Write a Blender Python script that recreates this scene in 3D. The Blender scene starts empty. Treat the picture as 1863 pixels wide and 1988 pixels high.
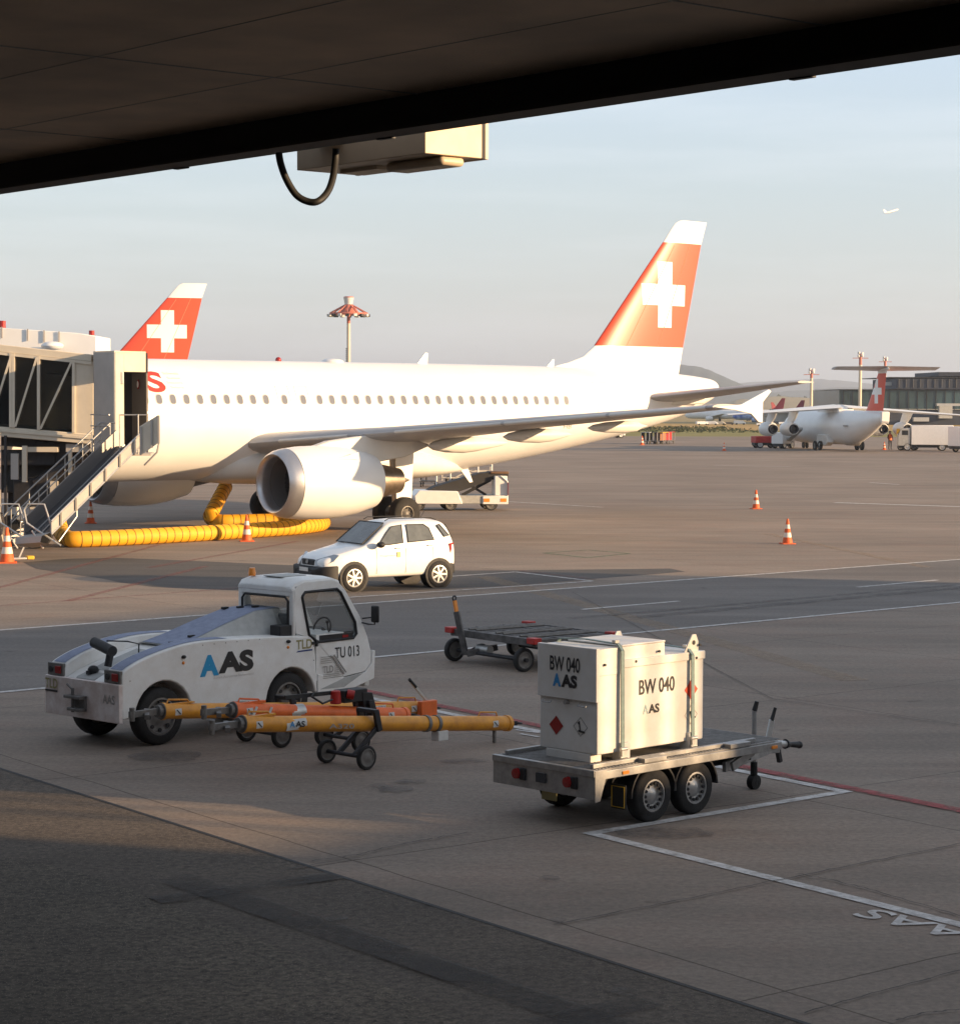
import bpy, math, random
from mathutils import Vector, Matrix
random.seed(7)
R = math.radians
C = bpy.context.scene.collection
# ------------------------------------------------------------------ camera, world, sun, exposure
CAM_F, CAM_PITCH, CAM_ROLL, CAM_H = 4300.0/1863.0, R(2.89), R(0.17), 4.53
cam = bpy.data.cameras.new('camera'); camo = bpy.data.objects.new('camera', cam); C.objects.link(camo)
cam.sensor_fit = 'HORIZONTAL'; cam.sensor_width = 36.0; cam.lens = 36.0*CAM_F
cam.clip_start = 0.3; cam.clip_end = 30000
camo.matrix_world = Matrix.Translation((0, 0, CAM_H)) @ Matrix.Rotation(R(90)-CAM_PITCH, 4, 'X') @ Matrix.Rotation(CAM_ROLL, 4, 'Z')
bpy.context.scene.camera = camo
SUN_AZ, SUN_EL = R(17), R(11.5)          # sun stands to the right and a little behind the camera
SV = Vector((math.cos(SUN_AZ)*math.cos(SUN_EL), -math.sin(SUN_AZ)*math.cos(SUN_EL), math.sin(SUN_EL)))
w = bpy.data.worlds.new("World"); bpy.context.scene.world = w; w.use_nodes = True
nt = w.node_tree; nt.nodes.clear()
sky = nt.nodes.new('ShaderNodeTexSky'); sky.sky_type = 'NISHITA'; sky.sun_disc = False
sky.sun_elevation = SUN_EL; sky.sun_rotation = math.atan2(SV.x, SV.y)
sky.air_density = 1.0; sky.dust_density = 2.2; sky.ozone_density = 1.0; sky.altitude = 400
# thin streaky high cloud over the clear sky
tc = nt.nodes.new('ShaderNodeTexCoord'); mp = nt.nodes.new('ShaderNodeMapping')
mp.inputs['Scale'].default_value = (1.4, 1.4, 16.0)
ns = nt.nodes.new('ShaderNodeTexNoise'); ns.inputs['Scale'].default_value = 2.6; ns.inputs['Detail'].default_value = 7; ns.inputs['Roughness'].default_value = 0.62
cr = nt.nodes.new('ShaderNodeValToRGB'); cr.color_ramp.elements[0].position = 0.44; cr.color_ramp.elements[1].position = 0.75
cr.color_ramp.elements[0].color = (0, 0, 0, 1); cr.color_ramp.elements[1].color = (0.15, 0.15, 0.15, 1)
mx = nt.nodes.new('ShaderNodeMixRGB'); mx.inputs[2].default_value = (7.2, 7.3, 7.5, 1)
ml = nt.nodes.new('ShaderNodeMixRGB'); ml.inputs[0].default_value = 0.70   # evening veil over the clear sky
sx = nt.nodes.new('ShaderNodeSeparateXYZ'); nt.links.new(tc.outputs['Generated'], sx.inputs[0])
vr = nt.nodes.new('ShaderNodeValToRGB'); nt.links.new(sx.outputs[2], vr.inputs[0]); nt.links.new(vr.outputs[0], ml.inputs[2])
el = vr.color_ramp.elements; el[0].position = 0.0; el[0].color = (4.4, 4.45, 4.4, 1); el[1].position = 1.0; el[1].color = (2.3, 2.5, 2.9, 1)
for p_, c_ in ((0.035, (4.2, 4.35, 4.45, 1)), (0.09, (3.8, 4.35, 4.75, 1)), (0.17, (3.65, 4.5, 5.55, 1)), (0.5, (3.0, 3.3, 3.8, 1))):
    e_ = el.new(p_); e_.color = c_
bg = nt.nodes.new('ShaderNodeBackground'); wo = nt.nodes.new('ShaderNodeOutputWorld')
nt.links.new(tc.outputs['Generated'], mp.inputs['Vector']); nt.links.new(mp.outputs[0], ns.inputs['Vector'])
nt.links.new(ns.outputs[0], cr.inputs[0]); nt.links.new(cr.outputs[0], mx.inputs[0])
nt.links.new(sky.outputs[0], ml.inputs[1]); nt.links.new(ml.outputs[0], mx.inputs[1])
nt.links.new(mx.outputs[0], bg.inputs[0]); nt.links.new(bg.outputs[0], wo.inputs[0])
bg.inputs[1].default_value = 0.10
sl = bpy.data.lights.new('sun', 'SUN'); slo = bpy.data.objects.new('sun', sl); C.objects.link(slo)
sl.energy = 5.0; sl.angle = R(0.53); sl.color = (1.0, 0.68, 0.38)
slo.rotation_euler = SV.to_track_quat('Z', 'Y').to_euler()
vs = bpy.context.scene.view_settings
vs.view_transform = 'Standard'; vs.look = 'None'; vs.exposure = 0.98; vs.gamma = 1.0

# a point of the photograph (1863 px wide) at world depth y
def at(px, py, y):
    a, b = px-931.5, py-994.0
    c_, s_ = math.cos(CAM_ROLL), math.sin(CAM_ROLL)
    x, q = a*c_+b*s_, -a*s_+b*c_
    c_, s_ = math.cos(CAM_PITCH), math.sin(CAM_PITCH)
    d = (x/4300.0, c_-q/4300.0*s_, -s_-q/4300.0*c_)
    t = y/d[1]
    return Vector((d[0]*t, y, CAM_H+d[2]*t))
def gr(px, py, z=0.0):
    p = at(px, py, 10.0); t = (z-CAM_H)/(p.z-CAM_H)
    return Vector((p.x*t, 10.0*t, z))

# ------------------------------------------------------------------ materials
def mat(name, col, rough=0.55, metal=0.0, var=0.0, vscale=3.0, var2=None, bump=0.0, bscale=40.0, coat=0.0, spec=0.5, emit=None, detail=4):
    m = bpy.data.materials.new(name); m.use_nodes = True
    n = m.node_tree.nodes; l = m.node_tree.links; b = n['Principled BSDF']
    b.inputs['Base Color'].default_value = (*col, 1); b.inputs['Roughness'].default_value = rough
    b.inputs['Metallic'].default_value = metal; b.inputs['Coat Weight'].default_value = coat
    b.inputs['Coat Roughness'].default_value = 0.08
    b.inputs['Specular IOR Level'].default_value = spec
    if emit: b.inputs['Emission Color'].default_value = (*emit[:3], 1); b.inputs['Emission Strength'].default_value = emit[3]
    if var or bump:
        t = n.new('ShaderNodeTexCoord')
    if var:
        ns = n.new('ShaderNodeTexNoise'); ns.inputs['Scale'].default_value = vscale; ns.inputs['Detail'].default_value = detail; ns.inputs['Roughness'].default_value = 0.65
        l.new(t.outputs['Object'], ns.inputs['Vector'])
        r = n.new('ShaderNodeValToRGB'); r.color_ramp.elements[0].position = 0.35; r.color_ramp.elements[1].position = 0.68
        c2 = var2 or tuple(c*(1-var) for c in col)
        r.color_ramp.elements[0].color = (*c2, 1); r.color_ramp.elements[1].color = (*col, 1)
        l.new(ns.outputs[0], r.inputs[0]); l.new(r.outputs[0], b.inputs['Base Color'])
        mr = n.new('ShaderNodeMapRange'); mr.inputs[3].default_value = min(1, rough*1.35); mr.inputs[4].default_value = rough*0.85
        l.new(ns.outputs[0], mr.inputs[0]); l.new(mr.outputs[0], b.inputs['Roughness'])
    if bump:
        nb = n.new('ShaderNodeTexNoise'); nb.inputs['Scale'].default_value = bscale; nb.inputs['Detail'].default_value = 3
        bp = n.new('ShaderNodeBump'); bp.inputs['Strength'].default_value = bump; bp.inputs['Distance'].default_value = 0.02
        l.new(t.outputs['Object'], nb.inputs['Vector']); l.new(nb.outputs[0], bp.inputs['Height']); l.new(bp.outputs[0], b.inputs['Normal'])
    return m

M = {}
M['airwhite'] = mat('aircraft_white_paint', (0.80, 0.80, 0.79), 0.36, 0, 0.07, 0.6, coat=0.15)
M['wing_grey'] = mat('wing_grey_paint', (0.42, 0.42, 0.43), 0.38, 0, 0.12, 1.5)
M['belly_grey'] = mat('belly_paint', (0.66, 0.65, 0.62), 0.35, 0, 0.08, 1.2)
M['lip'] = mat('bare_inlet_metal', (0.55, 0.55, 0.57), 0.32, 0.85, 0.1, 4)
M['exhaust'] = mat('exhaust_metal', (0.42, 0.34, 0.26), 0.33, 0.9, 0.35, 3)
M['fan'] = mat('fan_dark', (0.06, 0.06, 0.065), 0.4, 0.6)
M['winpane'] = mat('cabin_window', (0.15, 0.165, 0.20), 0.25, 0)
M['winring'] = mat('window_ring', (0.50, 0.47, 0.46), 0.4)
M['swissred'] = mat('logo_red', (0.62, 0.045, 0.03), 0.4)
M['faint'] = mat('faint_lettering', (0.55, 0.52, 0.5), 0.5)
M['ductgrey'] = mat('inlet_duct_grey', (0.16, 0.15, 0.145), 0.5)
M['seam'] = mat('panel_seam', (0.32, 0.30, 0.28), 0.6)
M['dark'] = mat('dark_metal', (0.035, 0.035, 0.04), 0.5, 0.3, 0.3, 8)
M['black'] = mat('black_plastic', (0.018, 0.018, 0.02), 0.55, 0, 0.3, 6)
M['rubber'] = mat('tyre_rubber', (0.022, 0.021, 0.021), 0.8, 0, 0.35, 5, bump=0.3, bscale=60)
M['steel'] = mat('galvanised_steel', (0.42, 0.42, 0.42), 0.42, 0.7, 0.3, 9)
M['alu'] = mat('aluminium', (0.58, 0.58, 0.57), 0.38, 0.6, 0.18, 6)
M['rim'] = mat('wheel_rim', (0.50, 0.50, 0.50), 0.36, 0.6, 0.2, 14)
M['darkrim'] = mat('grimy_wheel_rim', (0.20, 0.19, 0.18), 0.5, 0.3, 0.3, 14)
M['glass'] = mat('dark_glass', (0.03, 0.035, 0.04), 0.06, 0, spec=0.8)
M['pane'] = mat('vehicle_glass', (0.11, 0.12, 0.12), 0.06, 0, 0.5, 2.5, spec=0.9)
M['white'] = mat('white_vehicle_paint', (0.82, 0.83, 0.83), 0.35, 0, 0.07, 4, coat=0.3)
M['tugwhite'] = mat('worn_white_paint', (0.84, 0.85, 0.84), 0.40, 0, 0.13, 3.5, var2=(0.74, 0.73, 0.70), bump=0.05, bscale=30)
M['tugblue'] = mat('anti_slip_blue_grey', (0.26, 0.30, 0.42), 0.75, 0, 0.2, 9, bump=0.3, bscale=120)
M['tuggrey'] = mat('grey_deck_paint', (0.45, 0.46, 0.45), 0.6, 0, 0.2, 7)
M['bumper'] = mat('scuffed_bumper', (0.80, 0.74, 0.72), 0.5, 0, 0.35, 5, var2=(0.60, 0.50, 0.46))
M['lamp_red'] = mat('red_lens', (0.30, 0.02, 0.02), 0.25)
M['amber'] = mat('amber_lens', (0.85, 0.28, 0.04), 0.3)
M['logoblue'] = mat('logo_blue', (0.03, 0.25, 0.55), 0.45)
M['logoblack'] = mat('logo_black', (0.02, 0.02, 0.022), 0.45)
M['logogold'] = mat('logo_olive_gold', (0.30, 0.27, 0.12), 0.45)
M['navy'] = mat('navy', (0.02, 0.04, 0.18), 0.45)
M['tank'] = mat('tank_white', (0.76, 0.75, 0.73), 0.42, 0, 0.09, 2.5, var2=(0.66, 0.63, 0.58), bump=0.03, bscale=20)
M['towyellow'] = mat('towbar_yellow', (0.80, 0.35, 0.025), 0.42, 0, 0.3, 5, var2=(0.58, 0.24, 0.03))
M['toworange'] = mat('towbar_orange', (0.88, 0.17, 0.03), 0.45, 0, 0.25, 5)
M['red'] = mat('red_paint', (0.50, 0.02, 0.015), 0.45, 0, 0.3, 6)
M['sticker'] = mat('sticker_white', (0.68, 0.68, 0.66), 0.5, 0, 0.15, 12)
M['conebody'] = mat('cone_orange', (0.75, 0.13, 0.03), 0.6, 0, 0.2, 6)
M['coneband'] = mat('cone_white_band', (0.75, 0.66, 0.58), 0.5)
M['hose'] = mat('yellow_hose_fabric', (0.80, 0.40, 0.015), 0.6, 0, 0.12, 3)
M['hosering'] = mat('hose_dark_ring', (0.10, 0.05, 0.01), 0.6)
M['bridgecream'] = mat('bridge_cream_paint', (0.62, 0.56, 0.46), 0.55, 0, 0.12, 1.5)
M['bridgegrey'] = mat('bridge_grey_panel', (0.40, 0.38, 0.36), 0.6, 0, 0.1, 2)
M['cart'] = mat('weathered_cart_steel', (0.15, 0.14, 0.135), 0.6, 0.3, 0.5, 7)
M['strap'] = mat('tie_down_grey', (0.22, 0.30, 0.30), 0.5, 0.3, 0.2, 20)
M['belt'] = mat('black_belt', (0.03, 0.03, 0.033), 0.7)
M['plank'] = mat('ribbed_deck', (0.30, 0.29, 0.28), 0.6, 0.3, 0.3, 8)
M['yellow'] = mat('yellow_paint', (0.70, 0.42, 0.03), 0.5)
M['soffit_beam'] = mat('canopy_black_beam', (0.012, 0.010, 0.010), 0.7)
M['cream'] = mat('cream_box_paint', (0.66, 0.53, 0.38), 0.45, 0, 0.08, 3)
M['bluewall'] = mat('dark_blue_wall', (0.035, 0.045, 0.07), 0.6, 0, 0.4, 0.08)
M['skin'] = mat('skin', (0.45, 0.28, 0.2), 0.6)
M['hivis'] = mat('hi_vis_orange', (0.75, 0.16, 0.04), 0.7)
M['trousers'] = mat('dark_trousers', (0.03, 0.03, 0.04), 0.8)
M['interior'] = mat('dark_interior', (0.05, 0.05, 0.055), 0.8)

# clear-ish glass for cab windows
def glassmat(name, tint, alpha):
    m = bpy.data.materials.new(name); m.use_nodes = True
    n = m.node_tree.nodes; l = m.node_tree.links; b = n['Principled BSDF']; o = n['Material Output']
    b.inputs['Base Color'].default_value = (*tint, 1); b.inputs['Roughness'].default_value = 0.04
    tr = n.new('ShaderNodeBsdfTransparent'); tr.inputs[0].default_value = (0.84, 0.86, 0.86, 1)
    gl = n.new('ShaderNodeBsdfGlossy'); gl.inputs['Roughness'].default_value = 0.03
    lw = n.new('ShaderNodeLayerWeight'); lw.inputs[0].default_value = 0.2; fr = n.new('ShaderNodeMapRange'); fr.inputs[3].default_value = 0.05; fr.inputs[4].default_value = 0.8; l.new(lw.outputs['Facing'], fr.inputs[0])
    mx = n.new('ShaderNodeMixShader'); l.new(fr.outputs[0], mx.inputs[0]); l.new(tr.outputs[0], mx.inputs[1]); l.new(gl.outputs[0], mx.inputs[2])
    m2 = n.new('ShaderNodeMixShader'); m2.inputs[0].default_value = alpha
    l.new(mx.outputs[0], m2.inputs[1]); l.new(b.outputs[0], m2.inputs[2]); l.new(m2.outputs[0], o.inputs[0])
    return m
M['clear'] = glassmat('cab_glass', (0.04, 0.05, 0.05), 0.04)
M['smoke'] = glassmat('bridge_glass', (0.010, 0.012, 0.013), 0.80)

def fin_material(name, zr, xs, zs):
    """white fin with a red band between heights zr and a white cross; arms: (x0,x1,z0,z1) pairs, in object space"""
    m = bpy.data.materials.new(name); m.use_nodes = True
    n = m.node_tree.nodes; l = m.node_tree.links; b = n['Principled BSDF']
    t = n.new('ShaderNodeTexCoord'); sp = n.new('ShaderNodeSeparateXYZ'); l.new(t.outputs['Object'], sp.inputs[0])
    def rng(out, a, c):
        g = n.new('ShaderNodeMath'); g.operation = 'GREATER_THAN'; g.inputs[1].default_value = a; l.new(out, g.inputs[0])
        h = n.new('ShaderNodeMath'); h.operation = 'LESS_THAN'; h.inputs[1].default_value = c; l.new(out, h.inputs[0])
        k = n.new('ShaderNodeMath'); k.operation = 'MULTIPLY'; l.new(g.outputs[0], k.inputs[0]); l.new(h.outputs[0], k.inputs[1]); return k.outputs[0]
    def mul(a, c):
        k = n.new('ShaderNodeMath'); k.operation = 'MULTIPLY'; l.new(a, k.inputs[0]); l.new(c, k.inputs[1]); return k.outputs[0]
    X, Z = sp.outputs[0], sp.outputs[2]
    red = rng(Z, *zr)
    a1 = mul(rng(X, xs[0], xs[1]), rng(Z, xs[2], xs[3])); a2 = mul(rng(X, zs[0], zs[1]), rng(Z, zs[2], zs[3]))
    mxm = n.new('ShaderNodeMath'); mxm.operation = 'MAXIMUM'; l.new(a1, mxm.inputs[0]); l.new(a2, mxm.inputs[1])
    sb = n.new('ShaderNodeMath'); sb.operation = 'SUBTRACT'; sb.use_clamp = True; l.new(red, sb.inputs[0]); l.new(mxm.outputs[0], sb.inputs[1])
    mc = n.new('ShaderNodeMixRGB'); mc.inputs[1].default_value = (0.85, 0.85, 0.84, 1); mc.inputs[2].default_value = (0.72, 0.075, 0.03, 1)
    l.new(sb.outputs[0], mc.inputs[0]); l.new(mc.outputs[0], b.inputs['Base Color'])
    b.inputs['Roughness'].default_value = 0.42; b.inputs['Coat Weight'].default_value = 0.12; b.inputs['Coat Roughness'].default_value = 0.3
    return m

# ------------------------------------------------------------------ mesh builder
class MB:
    def __init__(s): s.v = []; s.f = []; s.m = []
    def add(s, vs, fs, mi=0):
        o = len(s.v); s.v += [tuple(v) for v in vs]; s.f += [tuple(i+o for i in f) for f in fs]; s.m += [mi]*len(fs); return s
    def box(s, c, d, rz=0, mi=0, ry=0):
        c = Vector(c); h = Vector(d)*0.5; M3 = Matrix.Rotation(rz, 3, 'Z') @ Matrix.Rotation(ry, 3, 'Y')
        vs = [c + M3 @ Vector((sx*h.x, sy*h.y, sz*h.z)) for sx in (-1, 1) for sy in (-1, 1) for sz in (-1, 1)]
        return s.add(vs, [(0, 1, 3, 2), (4, 6, 7, 5), (0, 4, 5, 1), (2, 3, 7, 6), (0, 2, 6, 4), (1, 5, 7, 3)], mi)
    def b2(s, a, b, mi=0):
        return s.box([(a[i]+b[i])/2 for i in range(3)], [abs(a[i]-b[i]) for i in range(3)], 0, mi)
    def bar(s, p0, p1, wd, ht, mi=0, up=(0, 0, 1)):
        p0, p1 = Vector(p0), Vector(p1); d = (p1-p0).normalized(); u = Vector(up)
        if abs(d.dot(u)) > 0.98: u = Vector((1, 0, 0))
        r = d.cross(u).normalized(); u = r.cross(d).normalized()
        vs = [p+r*a*wd/2+u*b*ht/2 for p in (p0, p1) for a, b in ((-1, -1), (1, -1), (1, 1), (-1, 1))]
        return s.add(vs, [(3, 2, 1, 0), (4, 5, 6, 7), (0, 1, 5, 4), (1, 2, 6, 5), (2, 3, 7, 6), (3, 0, 4, 7)], mi)
    def cyl(s, p0, p1, r0, r1=None, n=16, mi=0, cap=True):
        p0, p1 = Vector(p0), Vector(p1); r1 = r0 if r1 is None else r1
        d = (p1-p0).normalized(); u = Vector((0, 0, 1)) if abs(d.z) < 0.9 else Vector((1, 0, 0))
        a = d.cross(u).normalized(); b = d.cross(a).normalized()
        vs = [p + (a*math.cos(2*math.pi*i/n)+b*math.sin(2*math.pi*i/n))*r for p, r in ((p0, r0), (p1, r1)) for i in range(n)]
        fs = [(i, (i+1) % n, n+(i+1) % n, n+i) for i in range(n)]
        if cap: fs += [tuple(range(n))[::-1], tuple(range(n, 2*n))]
        return s.add(vs, fs, mi)
    def tube(s, pts, r, n=8, mi=0, closed=False):
        pts = [Vector(p) for p in pts]; rings = []; prev = None
        for i, p in enumerate(pts):
            a = pts[max(i-1, 0)]; b = pts[min(i+1, len(pts)-1)]; d = (b-a).normalized()
            if prev is None:
                u = Vector((0, 0, 1)) if abs(d.z) < 0.9 else Vector((1, 0, 0)); x = d.cross(u).normalized()
            else: x = (prev-d*prev.dot(d)).normalized()
            prev = x; y = d.cross(x); rr = r[i] if isinstance(r, (list, tuple)) else r
            rings.append([p+(x*math.cos(2*math.pi*k/n)+y*math.sin(2*math.pi*k/n))*rr for k in range(n)])
        return s.loft(rings, mi=mi)
    def loft(s, rings, cap=True, mi=0, closed=True):
        n = len(rings[0]); vs = [v for r in rings for v in r]; fs = []
        for j in range(len(rings)-1):
            for i in range(n if closed else n-1):
                k = (i+1) % n; fs.append((j*n+i, j*n+k, (j+1)*n+k, (j+1)*n+i))
        if cap and closed:
            fs.append(tuple(range(n))[::-1]); fs.append(tuple(range((len(rings)-1)*n, len(rings)*n)))
        return s.add(vs, fs, mi)
    def lathe(s, prof, c=(0, 0, 0), axis='x', n=32, mi=0, cap=False):
        c = Vector(c); rings = []
        for x, r in prof:
            ring = []
            for k in range(n):
                a = 2*math.pi*k/n; p, q = r*math.cos(a), r*math.sin(a)
                ring.append(c + (Vector((x, p, q)) if axis == 'x' else Vector((q, x, p)) if axis == 'y' else Vector((p, q, x))))
            rings.append(ring)
        return s.loft(rings, cap=cap, mi=mi)
    def prism(s, poly, t0, t1, plane='xz', mi=0):
        def P(a, b, t): return {'xz': (a, t, b), 'yz': (t, a, b), 'xy': (a, b, t)}[plane]
        n = len(poly); vs = [P(a, b, t0) for a, b in poly]+[P(a, b, t1) for a, b in poly]
        fs = [tuple(range(n)), tuple(range(n, 2*n))[::-1]]+[(i, n+i, n+(i+1) % n, (i+1) % n) for i in range(n)]
        return s.add(vs, fs, mi)
    def poly(s, pts, mi=0): return s.add(pts, [tuple(range(len(pts)))], mi)
    def sphere(s, c, r, n=12, mi=0, sz=1.0):
        prof = [(-r*sz*math.cos(math.pi*i/8), max(1e-4, r*math.sin(math.pi*i/8))) for i in range(9)]
        return s.lathe(prof, c, 'z', n, mi)
    def build(s, name, mats, parent=None, angle=38, bevel=0.0, fix=True):
        me = bpy.data.meshes.new(name); me.from_pydata(s.v, [], s.f)
        if not isinstance(mats, (list, tuple)): mats = [mats]
        for m in mats: me.materials.append(m)
        for p, mi in zip(me.polygons, s.m): p.material_index = mi
        if fix:
            import bmesh
            b = bmesh.new(); b.from_mesh(me); bmesh.ops.recalc_face_normals(b, faces=b.faces); b.to_mesh(me); b.free()
        me.shade_smooth(); me.set_sharp_from_angle(angle=R(angle))
        o = bpy.data.objects.new(name, me); C.objects.link(o)
        if parent: o.parent = parent
        if bevel:
            bv = o.modifiers.new('bevel', 'BEVEL'); bv.width = bevel; bv.segments = 2; bv.limit_method = 'ANGLE'; bv.angle_limit = R(40); bv.harden_normals = False
        return o

def thing(name, label, cat, loc=(0, 0, 0), rz=0.0, group=None, scale=1.0):
    o = bpy.data.objects.new(name, None); C.objects.link(o); o.location = loc; o.rotation_euler = (0, 0, rz); o.scale = (scale,)*3
    o.empty_display_size = 0.3
    o['label'] = label; o['category'] = cat
    if group: o['group'] = group
    return o
def tag(o, label, cat, group=None):
    o['label'] = label; o['category'] = cat
    if group: o['group'] = group
    return o
def struct(o): o['kind'] = 'structure'; return o
KIDS = {}
def children(o): return [c for c in C.objects if c.parent == o]
def dup(root, loc, rz, label, group=None, skip=(), scale=None):
    r = root.copy(); C.objects.link(r); r.location = loc; r.rotation_euler = (0, 0, rz); r['label'] = label
    if group: r['group'] = group
    if scale: r.scale = (scale,)*3
    for ch in children(root):
        if ch.name.split('.')[0] in skip: continue
        c = ch.copy(); C.objects.link(c); c.parent = r
        for g in children(ch):
            d = g.copy(); C.objects.link(d); d.parent = c
    return r

def text(name, s, org, right, up, wd, ht, m, parent=None, off=0.004, bold=0.0, fmap=None, cols=None, shear=0.0, space=1.0):
    """lettering laid on a surface: lower left corner org, along right and up, fitted into wd x ht"""
    cu = bpy.data.curves.new(name, 'FONT'); cu.body = s; cu.offset = bold; cu.shear = shear; cu.space_character = space; cu.resolution_u = 4
    t = bpy.data.objects.new(name, cu); C.objects.link(t)
    bpy.context.view_layer.update()
    me = bpy.data.meshes.new_from_object(t.evaluated_get(bpy.context.evaluated_depsgraph_get()))
    bpy.data.objects.remove(t); bpy.data.curves.remove(cu)
    xs = [v.co.x for v in me.vertices]; ys = [v.co.y for v in me.vertices]
    x0, x1, y0, y1 = min(xs), max(xs), min(ys), max(ys)
    org, right, up = Vector(org), Vector(right).normalized(), Vector(up).normalized(); nrm = right.cross(up)
    for v in me.vertices:
        p = org + right*((v.co.x-x0)/(x1-x0)*wd) + up*((v.co.y-y0)/(y1-y0)*ht) + nrm*off
        v.co = fmap(p) if fmap else p
    me.materials.clear(); me.materials.append(m)
    for p in me.polygons: p.material_index = 0
    me.name = name
    o = bpy.data.objects.new(name, me); C.objects.link(o)
    if parent: o.parent = parent
    return o
def lerp(a, b, t): return a+(b-a)*t
def interp(tab, x):
    if x <= tab[0][0]: return tab[0][1:]
    for a, b in zip(tab, tab[1:]):
        if x <= b[0]:
            t = (x-a[0])/(b[0]-a[0]); t2 = t
            return tuple(lerp(p, q, t2) for p, q in zip(a[1:], b[1:]))
    return tab[-1][1:]
def smooth(tab, n=4):
    """Catmull-Rom through a table of tuples"""
    out = []
    for i in range(len(tab)-1):
        p0, p1, p2, p3 = tab[max(i-1, 0)], tab[i], tab[i+1], tab[min(i+2, len(tab)-1)]
        for k in range(n):
            t = k/n
            out.append(tuple(0.5*((2*b)+(-a+c)*t+(2*a-5*b+4*c-d)*t*t+(-a+3*b-3*c+d)*t**3) for a, b, c, d in zip(p0, p1, p2, p3)))
    out.append(tab[-1]); return out
def wheel(parent, c, r, wd, rimr, axis='y', side=-1, tm=None, rm=None, holes=0, name='wheel', n=28):
    """one wheel > tyre, rim ; side: sign of the outer face along the axle"""
    c = Vector(c)
    w_ = MB().lathe([(-wd/2*0.75, rimr*0.98), (-wd/2, rimr*1.06), (-wd/2, r*0.90), (-wd/2*0.82, r*0.975), (-wd*0.3, r), (wd*0.3, r), (wd/2*0.82, r*0.975), (wd/2, r*0.90), (wd/2, rimr*1.06), (wd/2*0.75, rimr*0.98)], c, axis, n)
    tyre = w_.build(name, tm or M['rubber'], parent, 50)
    q = MB(); s = side*wd/2
    q.lathe([(s*0.92, rimr*1.06), (s*0.95, rimr*0.93), (s*0.6, rimr*0.88), (s*0.45, rimr*0.62), (s*0.62, rimr*0.42), (s*0.75, rimr*0.3), (s*0.85, rimr*0.12), (s*0.85, 0.001)], c, axis, n)
    q.lathe([(-s*0.9, rimr*1.02), (-s*0.5, rimr*0.9), (-s*0.5, 0.001)], c, axis, n)
    mats = [rm or M['rim'], M['black']]
    for k in range(holes):
        a = 2*math.pi*k/holes; rr = rimr*0.755; hw = rimr*0.11
        p = c + (Vector((rr*math.cos(a), s*0.56, rr*math.sin(a))) if axis == 'y' else Vector((s*0.56, rr*math.cos(a), rr*math.sin(a))))
        dv = Vector((0, 1, 0)) if axis == 'y' else Vector((1, 0, 0))
        q.cyl(p-dv*0.012, p+dv*0.03*side, hw, hw, 8, 1)
    rim = q.build('rim', mats, tyre, 40)
    return tyre
def section(y, xle, chord, zle, tc, inc=0.0, n=10):
    """closed airfoil ring at span y"""
    pts = []
    for k in range(n+1):
        t = 1-math.cos(math.pi/2*k/n); th = 5*tc*(0.2969*math.sqrt(t)-0.126*t-0.3516*t*t+0.2843*t**3-0.1036*t**4)
        pts.append((t, th))
    ring = [(t, th*1.15+0.0) for t, th in pts]+[(t, -th*0.85) for t, th in pts[::-1][1:-1]]
    return [Vector((xle+t*chord, y, zle+z*chord-t*chord*math.sin(inc))) for t, z in ring]

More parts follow.
